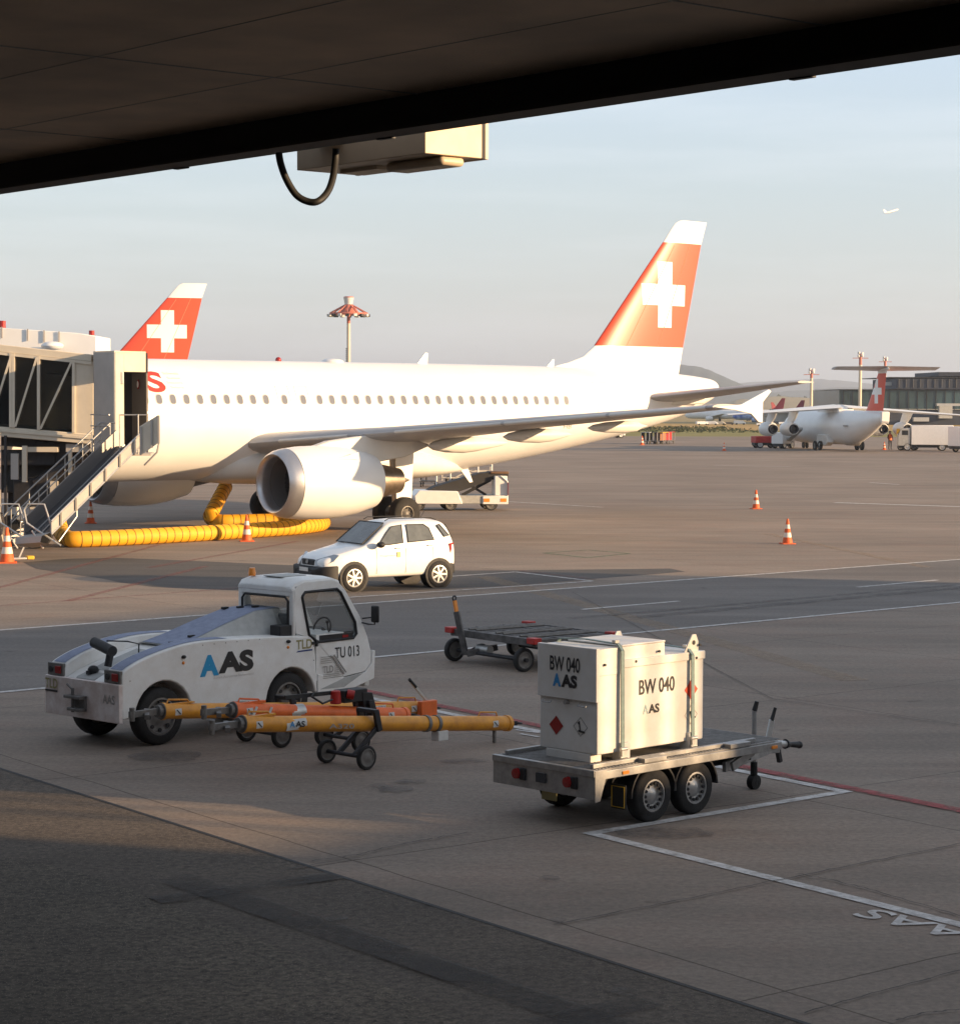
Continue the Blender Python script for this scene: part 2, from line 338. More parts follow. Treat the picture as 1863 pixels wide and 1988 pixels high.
# ------------------------------------------------------------------ ground and paving
def ground_mat(name, c1, c2, c3, joint=None, rot=37.0, slab=(6.0, 6.0), rough=0.85, grain=0.35, seams=True, speck=0.0):
    m = bpy.data.materials.new(name); m.use_nodes = True
    n = m.node_tree.nodes; l = m.node_tree.links; b = n['Principled BSDF']; b.inputs['Roughness'].default_value = rough
    b.inputs['Specular IOR Level'].default_value = 0.3
    t = n.new('ShaderNodeTexCoord')
    def noise(scale, det=6, rgh=0.6, stretch=None):
        s_ = n.new('ShaderNodeTexNoise'); s_.inputs['Scale'].default_value = scale; s_.inputs['Detail'].default_value = det; s_.inputs['Roughness'].default_value = rgh
        if stretch:
            q = n.new('ShaderNodeMapping'); q.inputs['Rotation'].default_value = (0, 0, R(stretch[0])); q.inputs['Scale'].default_value = (stretch[1], stretch[2], 1)
            l.new(t.outputs['Object'], q.inputs[0]); l.new(q.outputs[0], s_.inputs['Vector'])
        else: l.new(t.outputs['Object'], s_.inputs['Vector'])
        return s_.outputs[0]
    def ramp(o, a, c_, ca, cb):
        r = n.new('ShaderNodeValToRGB'); r.color_ramp.elements[0].position = a; r.color_ramp.elements[1].position = c_
        r.color_ramp.elements[0].color = (*ca, 1); r.color_ramp.elements[1].color = (*cb, 1); l.new(o, r.inputs[0]); return r.outputs[0]
    def mix(f, a, c_, mode='MIX'):
        q = n.new('ShaderNodeMixRGB'); q.blend_type = mode
        if isinstance(f, float): q.inputs[0].default_value = f
        else: l.new(f, q.inputs[0])
        for i, s_ in ((1, a), (2, c_)):
            if isinstance(s_, tuple): q.inputs[i].default_value = (*s_, 1)
            else: l.new(s_, q.inputs[i])
        return q.outputs[0]
    base = ramp(noise(0.11, 5), 0.35, 0.68, c1, c2)
    base = mix(ramp(noise(0.45, 8, 0.7), 0.48, 0.72, (0, 0, 0), (0.75, 0.75, 0.75)), base, c3)
    streak = ramp(noise(0.9, 5, 0.65, (40, 0.12, 1.0)), 0.40, 0.70, (0.80, 0.80, 0.80), (1.08, 1.07, 1.06))
    base = mix(1.0, base, streak, 'MULTIPLY')
    fine = ramp(noise(14, 4, 0.75), 0.25, 0.75, (1-grain,)*3, (1+grain*0.6,)*3)
    base = mix(1.0, base, fine, 'MULTIPLY')
    spots = ramp(noise(1.6, 3, 0.5), 0.70, 0.78, (1, 1, 1), (0.62, 0.60, 0.58))
    base = mix(1.0, base, spots, 'MULTIPLY')
    if speck:
        v = n.new('ShaderNodeTexVoronoi'); v.inputs['Scale'].default_value = 45; l.new(t.outputs['Object'], v.inputs['Vector'])
        base = mix(ramp(v.outputs['Distance'], 0.05, 0.22, (speck,)*3, (0, 0, 0)), base, tuple(min(1, c*3.2) for c in c2))
    if seams:
        q = n.new('ShaderNodeMapping'); q.inputs['Rotation'].default_value = (0, 0, R(-rot)); l.new(t.outputs['Object'], q.inputs[0])
        nd = n.new('ShaderNodeTexNoise'); nd.inputs['Scale'].default_value = 0.9; nd.inputs['Detail'].default_value = 4; l.new(t.outputs['Object'], nd.inputs['Vector'])
        ad = n.new('ShaderNodeMixRGB'); ad.blend_type = 'LINEAR_LIGHT'; ad.inputs[0].default_value = 0.055
        l.new(q.outputs[0], ad.inputs[1]); l.new(nd.outputs['Color'], ad.inputs[2])
        br = n.new('ShaderNodeTexBrick'); br.offset = 0.0; br.squash = 1.0
        br.inputs['Scale'].default_value = 1.0; br.inputs['Mortar Size'].default_value = 0.016; br.inputs['Mortar Smooth'].default_value = 0.6
        br.inputs['Brick Width'].default_value = slab[0]; br.inputs['Row Height'].default_value = slab[1]; br.inputs['Bias'].default_value = 0
        br.inputs['Color1'].default_value = (0.95, 0.95, 0.95, 1); br.inputs['Color2'].default_value = (1.04, 1.035, 1.03, 1); br.inputs['Mortar'].default_value = (0.42, 0.40, 0.38, 1)
        l.new(ad.outputs[0], br.inputs['Vector']); base = mix(1.0, base, br.outputs['Color'], 'MULTIPLY')
    l.new(base, b.inputs['Base Color'])
    bp = n.new('ShaderNodeBump'); bp.inputs['Strength'].default_value = 0.35; bp.inputs['Distance'].default_value = 0.01
    l.new(noise(30, 3, 0.7), bp.inputs['Height']); l.new(bp.outputs[0], b.inputs['Normal'])
    return m
M['concrete'] = ground_mat('apron_concrete', (0.240, 0.195, 0.160), (0.325, 0.268, 0.220), (0.28, 0.20, 0.16))
M['asphalt'] = ground_mat('old_asphalt', (0.105, 0.084, 0.066), (0.165, 0.134, 0.106), (0.085, 0.067, 0.052), seams=False, grain=0.75, speck=0.7)
M['shadowpaint'] = ground_mat('painted_shadow_ground', (0.095, 0.09, 0.087), (0.12, 0.113, 0.108), (0.085, 0.08, 0.078), seams=False, grain=0.4)  # grey tone of the shadow lobe painted on the apron
M['road'] = ground_mat('service_road', (0.175, 0.158, 0.146), (0.215, 0.195, 0.18), (0.16, 0.143, 0.13), seams=False, grain=0.35)
M['grass'] = ground_mat('dry_grass', (0.46, 0.30, 0.10), (0.58, 0.38, 0.14), (0.36, 0.27, 0.09), seams=False, grain=0.4)
M['greengrass'] = ground_mat('green_grass', (0.24, 0.22, 0.06), (0.32, 0.28, 0.08), (0.20, 0.18, 0.05), seams=False, grain=0.4)
M['field'] = ground_mat('far_field', (0.34, 0.26, 0.12), (0.44, 0.33, 0.16), (0.22, 0.22, 0.09), seams=False, grain=0.2)
M['hill'] = mat('wooded_hill', (0.055, 0.075, 0.05), 0.95, 0, 0.5, 0.004)

def sheet(name, pts, z, m):
    o = MB().poly([(x, y, z) for x, y in pts]).build(name, m, fix=False)
    if o.data.polygons[0].normal.z < 0: o.data.flip_normals()
    return struct(o)
sheet('ground', [(-5000, -400), (5000, -400), (5000, 9300), (-5000, 9300)], -0.012, M['field'])
sheet('apron', [(-420, -60), (420, -60), (420, 283), (-420, 283)], 0.0, M['concrete'])
sheet('grass_verge', [(-420, 283), (420, 283), (420, 342), (-420, 342)], -0.004, M['greengrass'])
sheet('dry_grass_field', [(-600, 342), (600, 342), (600, 447), (-600, 447)], -0.002, M['grass'])
j0, j1 = gr(0, 1493), gr(1560, 1988); d = (j1-j0).normalized(); nrm = Vector((d.y, -d.x, 0))
if nrm.y > 0: nrm = -nrm
a, b = j0-d*60, j1+d*40
sheet('asphalt_strip', [(a.x, a.y), (b.x, b.y), (b.x+nrm.x*60, b.y+nrm.y*60), (a.x+nrm.x*60, a.y+nrm.y*60)], 0.004, M['asphalt'])
M['coarse'] = ground_mat('coarse_asphalt', (0.10, 0.082, 0.062), (0.19, 0.155, 0.118), (0.08, 0.064, 0.05), seams=False, grain=1.0, speck=1.0)
cp_ = [gr(x, y) for x, y in [(-260, 1640), (60, 1672), (190, 1705), (330, 1758), (470, 1815), (640, 1880), (800, 1935), (1020, 2060), (700, 2300), (-260, 2300)]]
sheet('coarse_asphalt', [(p.x, p.y) for p in cp_], 0.0085, M['coarse'])
# dark joint along the strip edge
mb = MB()
def flat(mb, p, q, wd, z, mi=0, ext=0.0):
    p, q = Vector(p), Vector(q); d = (q-p); d.z = 0; d.normalize(); s_ = Vector((-d.y, d.x, 0))*wd/2; p = p-d*ext; q = q+d*ext
    mb.add([(v.x, v.y, z) for v in (p-s_, q-s_, q+s_, p+s_)], [(0, 1, 2, 3)], mi)
flat(mb, a, b, 0.05, 0.0075)
struct(mb.build('pavement_joint', M['soffit_beam'], fix=False))
# service road between its two white lines, lying on the concrete
P1, P2, P3, P4 = gr(0, 1224), gr(1863, 1086.6), gr(0, 1345), gr(1863, 1170)
def ext(p, q, k): return p+(q-p)*(-k), q+(q-p)*k
A1, A2 = ext(P1, P2, 1.6); B1, B2 = ext(P3, P4, 1.6)
sheet('service_road', [(A1.x, A1.y), (A2.x, A2.y), (B2.x, B2.y), (B1.x, B1.y)], 0.004, M['road'])
# shadow with a rounded end beside the road, painted as darker ground
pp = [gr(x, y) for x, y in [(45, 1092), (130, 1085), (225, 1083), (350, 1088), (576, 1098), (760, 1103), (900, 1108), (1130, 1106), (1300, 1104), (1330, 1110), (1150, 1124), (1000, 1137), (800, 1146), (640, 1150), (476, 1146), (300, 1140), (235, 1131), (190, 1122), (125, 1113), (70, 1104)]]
sheet('painted_shadow', [(p.x, p.y) for p in pp], 0.0035, M['shadowpaint'])

def wear(name, col, amt=0.45, sc=5, lo=None):
    m = bpy.data.materials.new(name); m.use_nodes = True
    n = m.node_tree.nodes; l = m.node_tree.links; b = n['Principled BSDF']; o = n['Material Output']
    b.inputs['Base Color'].default_value = (*col, 1); b.inputs['Roughness'].default_value = 0.8
    t = n.new('ShaderNodeTexCoord'); s_ = n.new('ShaderNodeTexNoise'); s_.inputs['Scale'].default_value = sc; s_.inputs['Detail'].default_value = 7; s_.inputs['Roughness'].default_value = 0.75
    l.new(t.outputs['Object'], s_.inputs['Vector'])
    r = n.new('ShaderNodeMapRange'); r.inputs[1].default_value = 0.35; r.inputs[2].default_value = 0.6; r.inputs[3].default_value = amt; r.inputs[4].default_value = lo if lo is not None else (0.0 if amt < 0.9 else 0.55)
    l.new(s_.outputs[0], r.inputs[0])
    tr = n.new('ShaderNodeBsdfTransparent'); mx = n.new('ShaderNodeMixShader'); l.new(r.outputs[0], mx.inputs[0]); l.new(b.outputs[0], mx.inputs[1]); l.new(tr.outputs[0], mx.inputs[2]); l.new(mx.outputs[0], o.inputs[0])
    return m
M['seamdark'] = mat('dark_crack', (0.05, 0.045, 0.04), 0.9)
M['pw'] = wear('line_white', (0.62, 0.60, 0.58), 0.55); M['pr'] = wear('line_red', (0.30, 0.07, 0.06), 0.92)
M['py'] = wear('line_faded_yellow', (0.38, 0.28, 0.19), 0.92, 3); M['pg'] = wear('line_green', (0.10, 0.19, 0.10), 0.8)
M['stain'] = wear('tyre_marks', (0.11, 0.10, 0.095), 1.0, 2.5)
def lines(name, segs, m, z=0.009):
    mb = MB()
    for i, (x0, y0, x1, y1, wd, e) in enumerate(segs):
        p, q = gr(x0, y0), gr(x1, y1)
        if e > 0 and x1 > 1840 and x0 > 600: q = q+(q-p).normalized()*e; e = 0
        flat(mb, p, q, wd, z+0.0003*i, 0, e)
    return struct(mb.build(name, m, fix=False))
lines('white_road_line', [(0, 1224, 1863, 1086.6, 0.16, 30), (0, 1345, 1863, 1170, 0.15, 20), (1128.5, 1184, 1318, 1167.6, 0.14, 0), (1664, 1140.5, 1820, 1126.6, 0.14, 0),
      (646, 1162.6, 1149, 1129, 0.13, 0), (868, 1120, 1000, 1111, 0.13, 0), (1000, 1111, 1149, 1128.6, 0.13, 0)], M['pw'])
lines('white_bay_line', [(1148, 1619.2, 1630, 1539.6, 0.15, 0.0), (1139.5, 1617.5, 1863, 1797, 0.15, 3), (640, 1341, 1641, 1538.6, 0.15, 0.05), (1000, 1418, 1046, 1424, 0.06, 0), (1010, 1426, 1046, 1432, 0.06, 0)], M['pw'])
M['pr2'] = wear('bay_line_red', (0.30, 0.055, 0.055), 0.75)
lines('red_boundary_line', [(668, 1334, 1863, 1575, 0.2, 4)], M['pr2'], 0.0125)
lines('red_boundary_line', [(0, 1176.6, 481, 1141, 0.12, 2), (0, 1141, 279, 1066, 0.18, 2), (289, 1103, 578, 1051, 0.2, 0), (1006, 1108, 1155, 1126, 0.1, 0), (130, 1168, 400, 1100, 0.2, 0)], M['pr'], 0.012)
lines('faded_yellow_line', [(940, 1120, 1660, 1322, 0.5, 0), (1490, 1037, 1800, 1102, 0.34, 0)], M['py'], 0.006)
lines('green_marking', [(1055, 1074, 1140, 1068, 0.12, 0), (1140, 1068, 1222, 1075, 0.12, 0), (1222, 1075, 1140, 1083, 0.12, 0), (1140, 1083, 1055, 1074, 0.12, 0)], M['pg'], 0.006)
lines('stand_line', [(985, 974, 1170, 985, 0.2, 0), (1385, 903.5, 1535, 906, 0.25, 0), (1688, 937, 1745, 941, 0.25, 0), (1620, 976, 1863, 984, 0.5, 10)], M['pw'])
lines('tyre_mark', [(1230, 1200, 1863, 1142, 0.45, 3), (1300, 1185, 1700, 1150, 0.3, 3),], M['stain'], 0.0155)
M['rubbermark'] = wear('rubber_marks', (0.05, 0.042, 0.037), 1.0, 0.9, 0.42)
lines('tyre_mark', [(300, 1752, 655, 1703, 0.3, 0), (440, 1742, 1180, 1995, 0.40, 1), (1040, 1996, 1262, 1946, 0.34, 0)], M['rubbermark'], 0.0192)
def zc_(ox, oy, k, pts): return [((ox+x/k)/1.2109, (oy+y/k)/1.2109) for x, y in pts]
rnd = random.Random(3); mb = MB(); iz = 0
for pl in (zc_(1300, 1850, 1.9488, [(0, 640), (500, 542), (1050, 430), (1400, 360), (1863, 265)]), zc_(1300, 1850, 1.9488, [(1120, 405), (1300, 440), (1500, 490), (1863, 600)]), zc_(1300, 1850, 1.9488, [(1150, 1045), (1500, 945), (1863, 850)]), zc_(1300, 1850, 1.9488, [(1570, 1080), (1700, 1045), (1863, 1030)]), zc_(0, 1750, 1.6936, [(1240, 470), (1400, 450), (1540, 415), (1700, 385), (1863, 355)]), [(560, 1690), (700, 1668)], [(1110, 1150), (1500, 1360), (1863, 1410)], [(150, 1205), (420, 1215)]):
    pts_ = []
    for (xa, ya), (xb, yb) in zip(pl, pl[1:]):
        for k in range(8): pts_.append(gr(lerp(xa, xb, k/8), lerp(ya, yb, k/8)+rnd.uniform(-1.2, 1.2)))
    pts_.append(gr(*pl[-1]))
    for p, q in zip(pts_, pts_[1:]): flat(mb, p, q, rnd.uniform(0.008, 0.020), 0.0170); 
struct(mb.build('crack', M['seamdark'], fix=False))
rnd = random.Random(8)
for i, (px, py, rx, ry) in enumerate(((765, 1533, 0.28, 0.16), (800, 1520, 0.2, 0.1), (735, 1528, 0.12, 0.1), (1068, 1708, 0.10, 0.08), (650, 1787, 0.10, 0.07), (930, 1893, 0.09, 0.08), (905, 1480, 0.3, 0.12), (330, 1470, 0.5, 0.25), (1290, 1620, 0.5, 0.2), (1085, 1790, 0.08, 0.06), (1210, 1930, 0.1, 0.07), (1330, 1345, 0.25, 0.15))):
    c = gr(px, py); pts_ = [(c.x+rx*math.cos(a_)*rnd.uniform(0.7, 1.2), c.y+ry*math.sin(a_)*rnd.uniform(0.7, 1.2)*1.6, 0.0178+0.0002*i) for a_ in [2*math.pi*k/14 for k in range(14)]]
    struct(MB().poly(pts_).build('oil_stain', M['stain'], fix=False))
t0, t1 = gr(1863, 1797), gr(1139, 1617); dr = (t1-t0).normalized()
o = text('painted_lettering', 'AAS', gr(1905, 1812, 0.010), -(gr(1905, 1812)-gr(1690, 1762)), -(Vector((dr.y, -dr.x, 0))), 1.15, 0.36, M['pw'], None, 0.002, bold=0.012); struct(o)

# far fields, hills
def ridge(name, prof, y, depth, m, seed):
    """a long hill: profile of (px, py) crest points at distance y"""
    rnd = random.Random(seed); rings = []
    pts = smooth([(float(a), float(b)) for a, b in prof], 6)
    top = []
    for k, (px, py) in enumerate(pts):
        p = at(px, py, y); top.append((p.x, p.z+rnd.uniform(-1, 1)*0.00022*y))
    mb = MB(); n_ = len(top); vs = []
    for (fy, fz) in ((-1.0, 0.0), (-0.55, 0.5), (-0.2, 0.86), (0, 1.0), (0.5, 0.6), (1.0, 0.0)):
        for x, z in top: vs.append((x*(1+fy*depth/y), y+fy*depth, -8+(z+8)*fz + (rnd.uniform(-1, 1)*0.0006*y if 0 < fz < 1 else 0)))
    fs = [(j*n_+i, j*n_+i+1, (j+1)*n_+i+1, (j+1)*n_+i) for j in range(5) for i in range(n_-1)]
    return struct(mb.add(vs, fs).build(name, m, None, 80))
ridge('hills', [(-900, 760), (-300, 735), (300, 745), (800, 740), (1050, 735), (1200, 722), (1280, 710), (1335, 709), (1375, 718), (1420, 738), (1480, 758), (1560, 772), (1700, 780), (2200, 785)], 4200, 500, M['hill'], 1)
ridge('hills', [(-900, 770), (0, 760), (900, 755), (1300, 748), (1440, 743), (1560, 736), (1620, 738), (1700, 746), (1850, 755), (2600, 760)], 7500, 900, M['hill'], 2)
ridge('hills', [(-900, 775), (600, 772), (1300, 770), (1460, 763), (1560, 757), (1640, 752), (1760, 756), (1900, 762), (2600, 770)], 5200, 500, M['hill'], 3)
ridge('hills', [(-600, 790), (900, 789), (1350, 786), (1440, 775), (1520, 770), (1620, 777), (1800, 790), (2300, 795)], 2300, 260, M['field'], 4)
# dark line of woodland in front of the hills
def wood(name, label, y, x0, x1, h0, h1, seed, n_=900):
    rnd = random.Random(seed); mb = MB()
    for k in range(n_):
        x = rnd.uniform(x0, x1); r = rnd.uniform(0.35, 1.0)*(h1-h0); z = rnd.uniform(h0-r*0.2, h1-r*0.6); yy = y+rnd.uniform(-30, 30)
        for q in range(4):
            c = Vector((x+rnd.gauss(0, r*0.5), yy+rnd.gauss(0, r), z+rnd.gauss(0, r*0.25))); u = Vector((rnd.gauss(0, 1), rnd.gauss(0, 0.4), rnd.gauss(0, 1))).normalized()*r*0.45; v = Vector((rnd.gauss(0, 1), rnd.gauss(0, 0.4), rnd.gauss(0, 1))).normalized()*r*0.45
            mb.add([c-u, c-v, c+u, c+v], [(0, 1, 2, 3)])
    o = mb.build(name, M['leaf'], None, 10, fix=False); o['kind'] = 'stuff'; o['label'] = label; o['category'] = 'woodland'; return o
M['leaf'] = mat('foliage', (0.06, 0.08, 0.035), 0.9, 0, 0.5, 0.05)
pa, pb = at(1290, 786, 1700), at(1900, 786, 1700)
wood('woodland', 'dark line of far trees below the hills', 2450, at(1480, 780, 2450).x, at(1690, 780, 2450).x, at(0, 778, 2450).z, at(0, 767, 2450).z, 5, 420)
wood('hedge', 'low dark weeds along the edge of the dry grass', 346, at(1180, 830, 346).x, at(1440, 830, 346).x, 0.02, 0.42, 6, 800)

# ------------------------------------------------------------------ large jet beside the boarding bridge
def fus_tab():   # X, ztop, zbot, half width
    return [(0.0, 3.35, 3.05, 0.1), (0.25, 3.95, 2.70, 0.62), (0.9, 4.45, 2.32, 1.08), (1.8, 4.95, 2.02, 1.45), (3.0, 5.55, 1.83, 1.78), (4.2, 5.84, 1.77, 1.93), (5.6, 5.90, 1.76, 1.975),
            (12, 5.90, 1.76, 1.975), (20, 5.90, 1.76, 1.975), (23.0, 5.90, 1.86, 1.97), (25.0, 5.89, 2.06, 1.93), (27.5, 5.87, 2.40, 1.80), (30.0, 5.83, 2.80, 1.56), (32.5, 5.77, 3.24, 1.22), (34.5, 5.68, 3.66, 0.90), (36.0, 5.58, 4.08, 0.62), (37.2, 5.44, 4.55, 0.38), (37.57, 5.30, 4.78, 0.22)]
FT = smooth(fus_tab(), 3)
XO = 17.71
def fsurf(X, z, off=0.0):
    zt, zb, hw = interp(FT, X); zc, hh = (zt+zb)/2, (zt-zb)/2
    return hw*math.sqrt(max(0, 1-((z-zc)/hh)**2))+off
def build_jet():
    A = thing('airliner', 'big white twin engine airliner with a red tail parked at the boarding bridge', 'airplane', (-5.37, 80.09, 0), R(40.09), 'white airliners with red tails')
    mb = MB(); n = 48
    mb.loft([[Vector((X-XO, hw*math.sin(2*math.pi*k/n), (zt+zb)/2+(zt-zb)/2*math.cos(2*math.pi*k/n))) for k in range(n)] for X, zt, zb, hw in FT])
    fus = mb.build('fuselage', M['airwhite'], A, 60)
    mb = MB(); mb.cyl((37.5-XO, 0, 5.04), (37.66-XO, 0, 5.03), 0.19, 0.17, 16); mb.build('exhaust_pipe', M['exhaust'], fus)
    # wing to body fairing
    tab = smooth([(11.7, 0.3, 2.45, 1.75), (12.2, 1.15, 2.75, 1.68), (13.2, 1.75, 2.95, 1.60), (15, 2.08, 3.05, 1.55), (18, 2.12, 3.05, 1.55), (20.5, 1.9, 2.8, 1.60), (22.3, 1.3, 2.4, 1.72), (23.6, 0.35, 2.1, 1.86)], 3)
    mb = MB(); rings = []
    for X, hw, zt, zb in tab:
        ring = []
        for k in range(28):
            a_ = 2*math.pi*k/28; cx_, sx_ = math.cos(a_), math.sin(a_); e = 0.72
            ring.append(Vector((X-XO, hw*math.copysign(abs(sx_)**e, sx_), (zt+zb)/2+(zt-zb)/2*math.copysign(abs(cx_)**e, cx_))))
        rings.append(ring)
    mb.loft(rings); mb.build('belly_fairing', M['belly_grey'], A, 60)
    # wings
    for s, nm in ((-1, 'wing'), (1, 'wing')):
        sec = []
        for Y, xle, ch, z, tc, inc in ((1.0, 12.4, 7.0, 2.95, 0.13, 3.0), (2.1, 13.0, 6.1, 3.06, 0.13, 3.0), (4.4, 14.05, 4.95, 3.26, 0.12, 2.5), (6.4, 14.98, 4.0, 3.43, 0.115, 2.0), (10, 16.65, 3.1, 3.74, 0.11, 1.0), (14, 18.5, 2.3, 4.08, 0.11, 0.0), (16.9, 19.88, 1.62, 4.34, 0.10, -0.5)):
            sec.append(section(s*Y, xle-XO, ch, z, tc, R(inc)))
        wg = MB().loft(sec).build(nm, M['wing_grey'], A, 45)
        mb = MB()   # paler leading edge slat strip
        for (Ya, Yb) in ((6.9, 10.4), (10.5, 13.7), (13.8, 16.7), (2.9, 5.3)):
            r_ = []
            for Y in (Ya, Yb):
                t_ = (Y-2.1)/14.8; xle = 13.0+6.88*t_-0.035; z = 3.06+1.28*t_
                r_.append([Vector((xle-XO+math.sin(a_)*0.0+0.16*(1-math.cos(a_)), s*Y, z+0.075*math.sin(a_))) for a_ in [math.pi*q/8-math.pi/2 for q in range(9)]])
            mb.loft(r_, cap=False, closed=False)
        mb.build('slat', M['belly_grey'], wg, 60, fix=False)
        fp = [(19.85, 4.34), (21.05, 4.42), (22.30, 4.90), (22.41, 4.84), (22.03, 4.50), (22.02, 3.85), (21.84, 3.87), (21.50, 4.13), (20.7, 4.26)]
        MB().prism([(x-XO, z) for x, z in fp], s*16.95, s*17.03, 'xz').build('wingtip_fence', M['airwhite'], wg, 40, 0.01)
        for Y, x0, x1, zz, rr in ((6.4, 17.0, 20.6, 2.98, 0.26), (9.6, 17.6, 20.7, 3.33, 0.22), (12.6, 18.6, 21.3, 3.65, 0.18)):
            pr = [(0, 0.02), (0.25, 0.5), (0.8, 0.85), (1.6, 1.0), (2.2, 0.85), (x1-x0-0.25, 0.30), (x1-x0, 0.02)]
            q = MB(); rings = []
            for xx, k in pr:
                rings.append([Vector((x0+xx-XO, s*Y+rr*0.7*k*math.sin(2*math.pi*i/12), zz+0.02*xx+rr*1.1*k*math.cos(2*math.pi*i/12))) for i in range(12)])
            q.loft(rings).build('flap_track_fairing', M['belly_grey'], wg, 60)
    # engines
    for s in (-1, 1):
        cy_ = s*5.75; c0 = (-XO, cy_, 1.82)
        eng = MB().lathe([(11.62, 1.135), (12.1, 1.19), (12.9, 1.215), (13.6, 1.19), (14.3, 1.09), (15.05, 0.90), (15.03, 0.84), (14.2, 0.86)], c0, n=48).build('engine_nacelle', M['airwhite'], A, 50)
        MB().lathe([(11.6, 1.137), (11.35, 1.085), (11.2, 1.01), (11.14, 0.95), (11.18, 0.89), (11.35, 0.85), (11.6, 0.83)], c0, n=48).build('inlet_lip', M['lip'], eng, 60)
        q = MB().lathe([(11.6, 0.83), (12.0, 0.85), (12.3, 0.87), (12.32, 0.86), (12.32, 0.3)], c0, n=48)
        q.build('inlet_duct', M['ductgrey'], eng, 60)
        q = MB()
        for k in range(36):
            a_ = 2*math.pi*k/36; ca, sa = math.cos(a_), math.sin(a_); t_ = Vector((0, -sa, ca)); rr = Vector((0, ca, sa)); c_ = Vector((12.2-XO, cy_, 1.82))
            q.add([c_+rr*0.27-t_*0.02, c_+rr*0.27+t_*0.03+Vector((0.08, 0, 0)), c_+rr*0.85+t_*0.075+Vector((0.04, 0, 0)), c_+rr*0.85-t_*0.06], [(0, 1, 2, 3)])
        q.lathe([(12.29, 0.87), (12.30, 0.01)], c0, n=24); q.build('fan', M['fan'], eng, 40, fix=False)
        MB().lathe([(11.75, 0.01), (11.82, 0.10), (11.98, 0.2), (12.2, 0.28)], c0, n=24).build('spinner', M['dark'], eng, 60)
        MB().lathe([(14.3, 0.66), (14.95, 0.64), (15.5, 0.56), (16.25, 0.42), (16.22, 0.38), (15.8, 0.36), (15.7, 0.02)], c0, n=36).build('exhaust_nozzle', M['exhaust'], eng, 50)
        MB().lathe([(15.75, 0.2), (16.3, 0.16), (16.75, 0.02)], c0, n=20).build('exhaust_plug', M['exhaust'], eng, 50)
        py = [(12.5, 2.95), (13.3, 3.18), (14.9, 3.36), (16.8, 3.20), (17.6, 3.0), (16.5, 2.62), (15.1, 2.42), (14.0, 2.5), (12.8, 2.8)]
        MB().prism([(x-XO, z) for x, z in py], cy_-0.16, cy_+0.16, 'xz').build('pylon', M['belly_grey'], eng, 40, 0.04)
        MB().prism([(13.0-XO, 2.6), (13.9-XO, 2.82), (13.9-XO, 2.6)], cy_-s*-0.93-0.01, cy_-s*-0.93+0.01, 'xz').build('strake', M['airwhite'], eng)
        q = MB(); q.b2((13.5-XO, cy_+s*-1.0, 0.94), (13.86-XO, cy_+s*-0.99, 0.99))
        # landing gear
        g = MB(); g.cyl((17.71-XO, s*3.795, 0.58), (17.6-XO, s*3.72, 2.9), 0.11, 0.14, 14); g.cyl((17.71-XO, s*3.3, 0.584), (17.71-XO, s*4.3, 0.584), 0.09, n=12)
        g.cyl((17.75-XO, s*3.78, 1.4), (18.5-XO, s*2.5, 2.6), 0.06, n=10)
        gear = g.build('main_gear_leg', M['alu'], A, 50)
        MB().prism([(17.45-XO, 0.95), (18.1-XO, 0.95), (18.2-XO, 2.7), (17.4-XO, 2.7)], s*4.12, s*4.16, 'xz').build('gear_door', M['airwhite'], gear)
        for yy, sd in ((3.795-0.4635, -1), (3.795+0.4635, 1)):
            MB(); wh = wheel(gear, (17.71-XO, s*yy, 0.584), 0.584, 0.40, 0.27, 'y', s*sd, rm=M['darkrim'], holes=9)
    g = MB(); g.cyl((5.07-XO, 0, 0.4), (5.0-XO, 0, 2.0), 0.07, 0.09, 12); g.cyl((5.07-XO, -0.25, 0.385), (5.07-XO, 0.25, 0.385), 0.05)
    ng = g.build('nose_gear_leg', M['alu'], A, 50)
    for yy in (-0.25, 0.25): wheel(ng, (5.07-XO, yy, 0.385), 0.385, 0.22, 0.18, 'y', -1 if yy < 0 else 1)
    # fin
    fin_le = [(5.55, 27.9), (5.9, 28.6), (6.02, 29.2), (6.27, 30.0), (6.73, 30.66), (7.4, 31.25), (11.0, 34.44), (11.6, 34.93), (11.82, 35.15), (11.93, 35.4)]
    fin_te = [(5.55, 35.38), (6.72, 35.64), (11.0, 36.66), (11.93, 36.98)]
    rings = []
    for z, xl in fin_le:
        xt = interp(fin_te, z)[0]; ch = xt-xl; th = lerp(0.60, 0.17, (z-5.5)/6.4)*(0.6 if z < 6.1 else 1)
        ring = []
        for k in range(20):
            t_ = (1-math.cos(math.pi*k/19))/2
            y_ = 5*(0.2969*math.sqrt(t_)-0.126*t_-0.3516*t_*t_+0.2843*t_**3-0.1036*t_**4)*th
            ring.append((xl+t_*ch-XO, y_, z))
        rings.append([Vector((x, -y, z)) for x, y, z in ring]+[Vector((x, y, z)) for x, y, z in ring[::-1][1:-1]])
    mfin = fin_material('tail_fin_paint', (6.72, 11.0), (33.13-XO, 35.68-XO, 8.42, 9.28), (34.02-XO, 34.86-XO, 7.52, 10.2))
    M['fin'] = mfin
    fin = MB().loft(rings).build('tail_fin', mfin, A, 50)
    def fy(x, z):   # half thickness of the fin
        xl = interp(fin_le, z)[0]; xt = interp(fin_te, z)[0]; t_ = (x-xl)/(xt-xl); th = lerp(0.60, 0.17, (z-5.5)/6.4)
        return 5*(0.2969*math.sqrt(t_)-0.126*t_-0.3516*t_*t_+0.2843*t_**3-0.1036*t_**4)*th
    q = MB()   # rudder hinge and panel joints
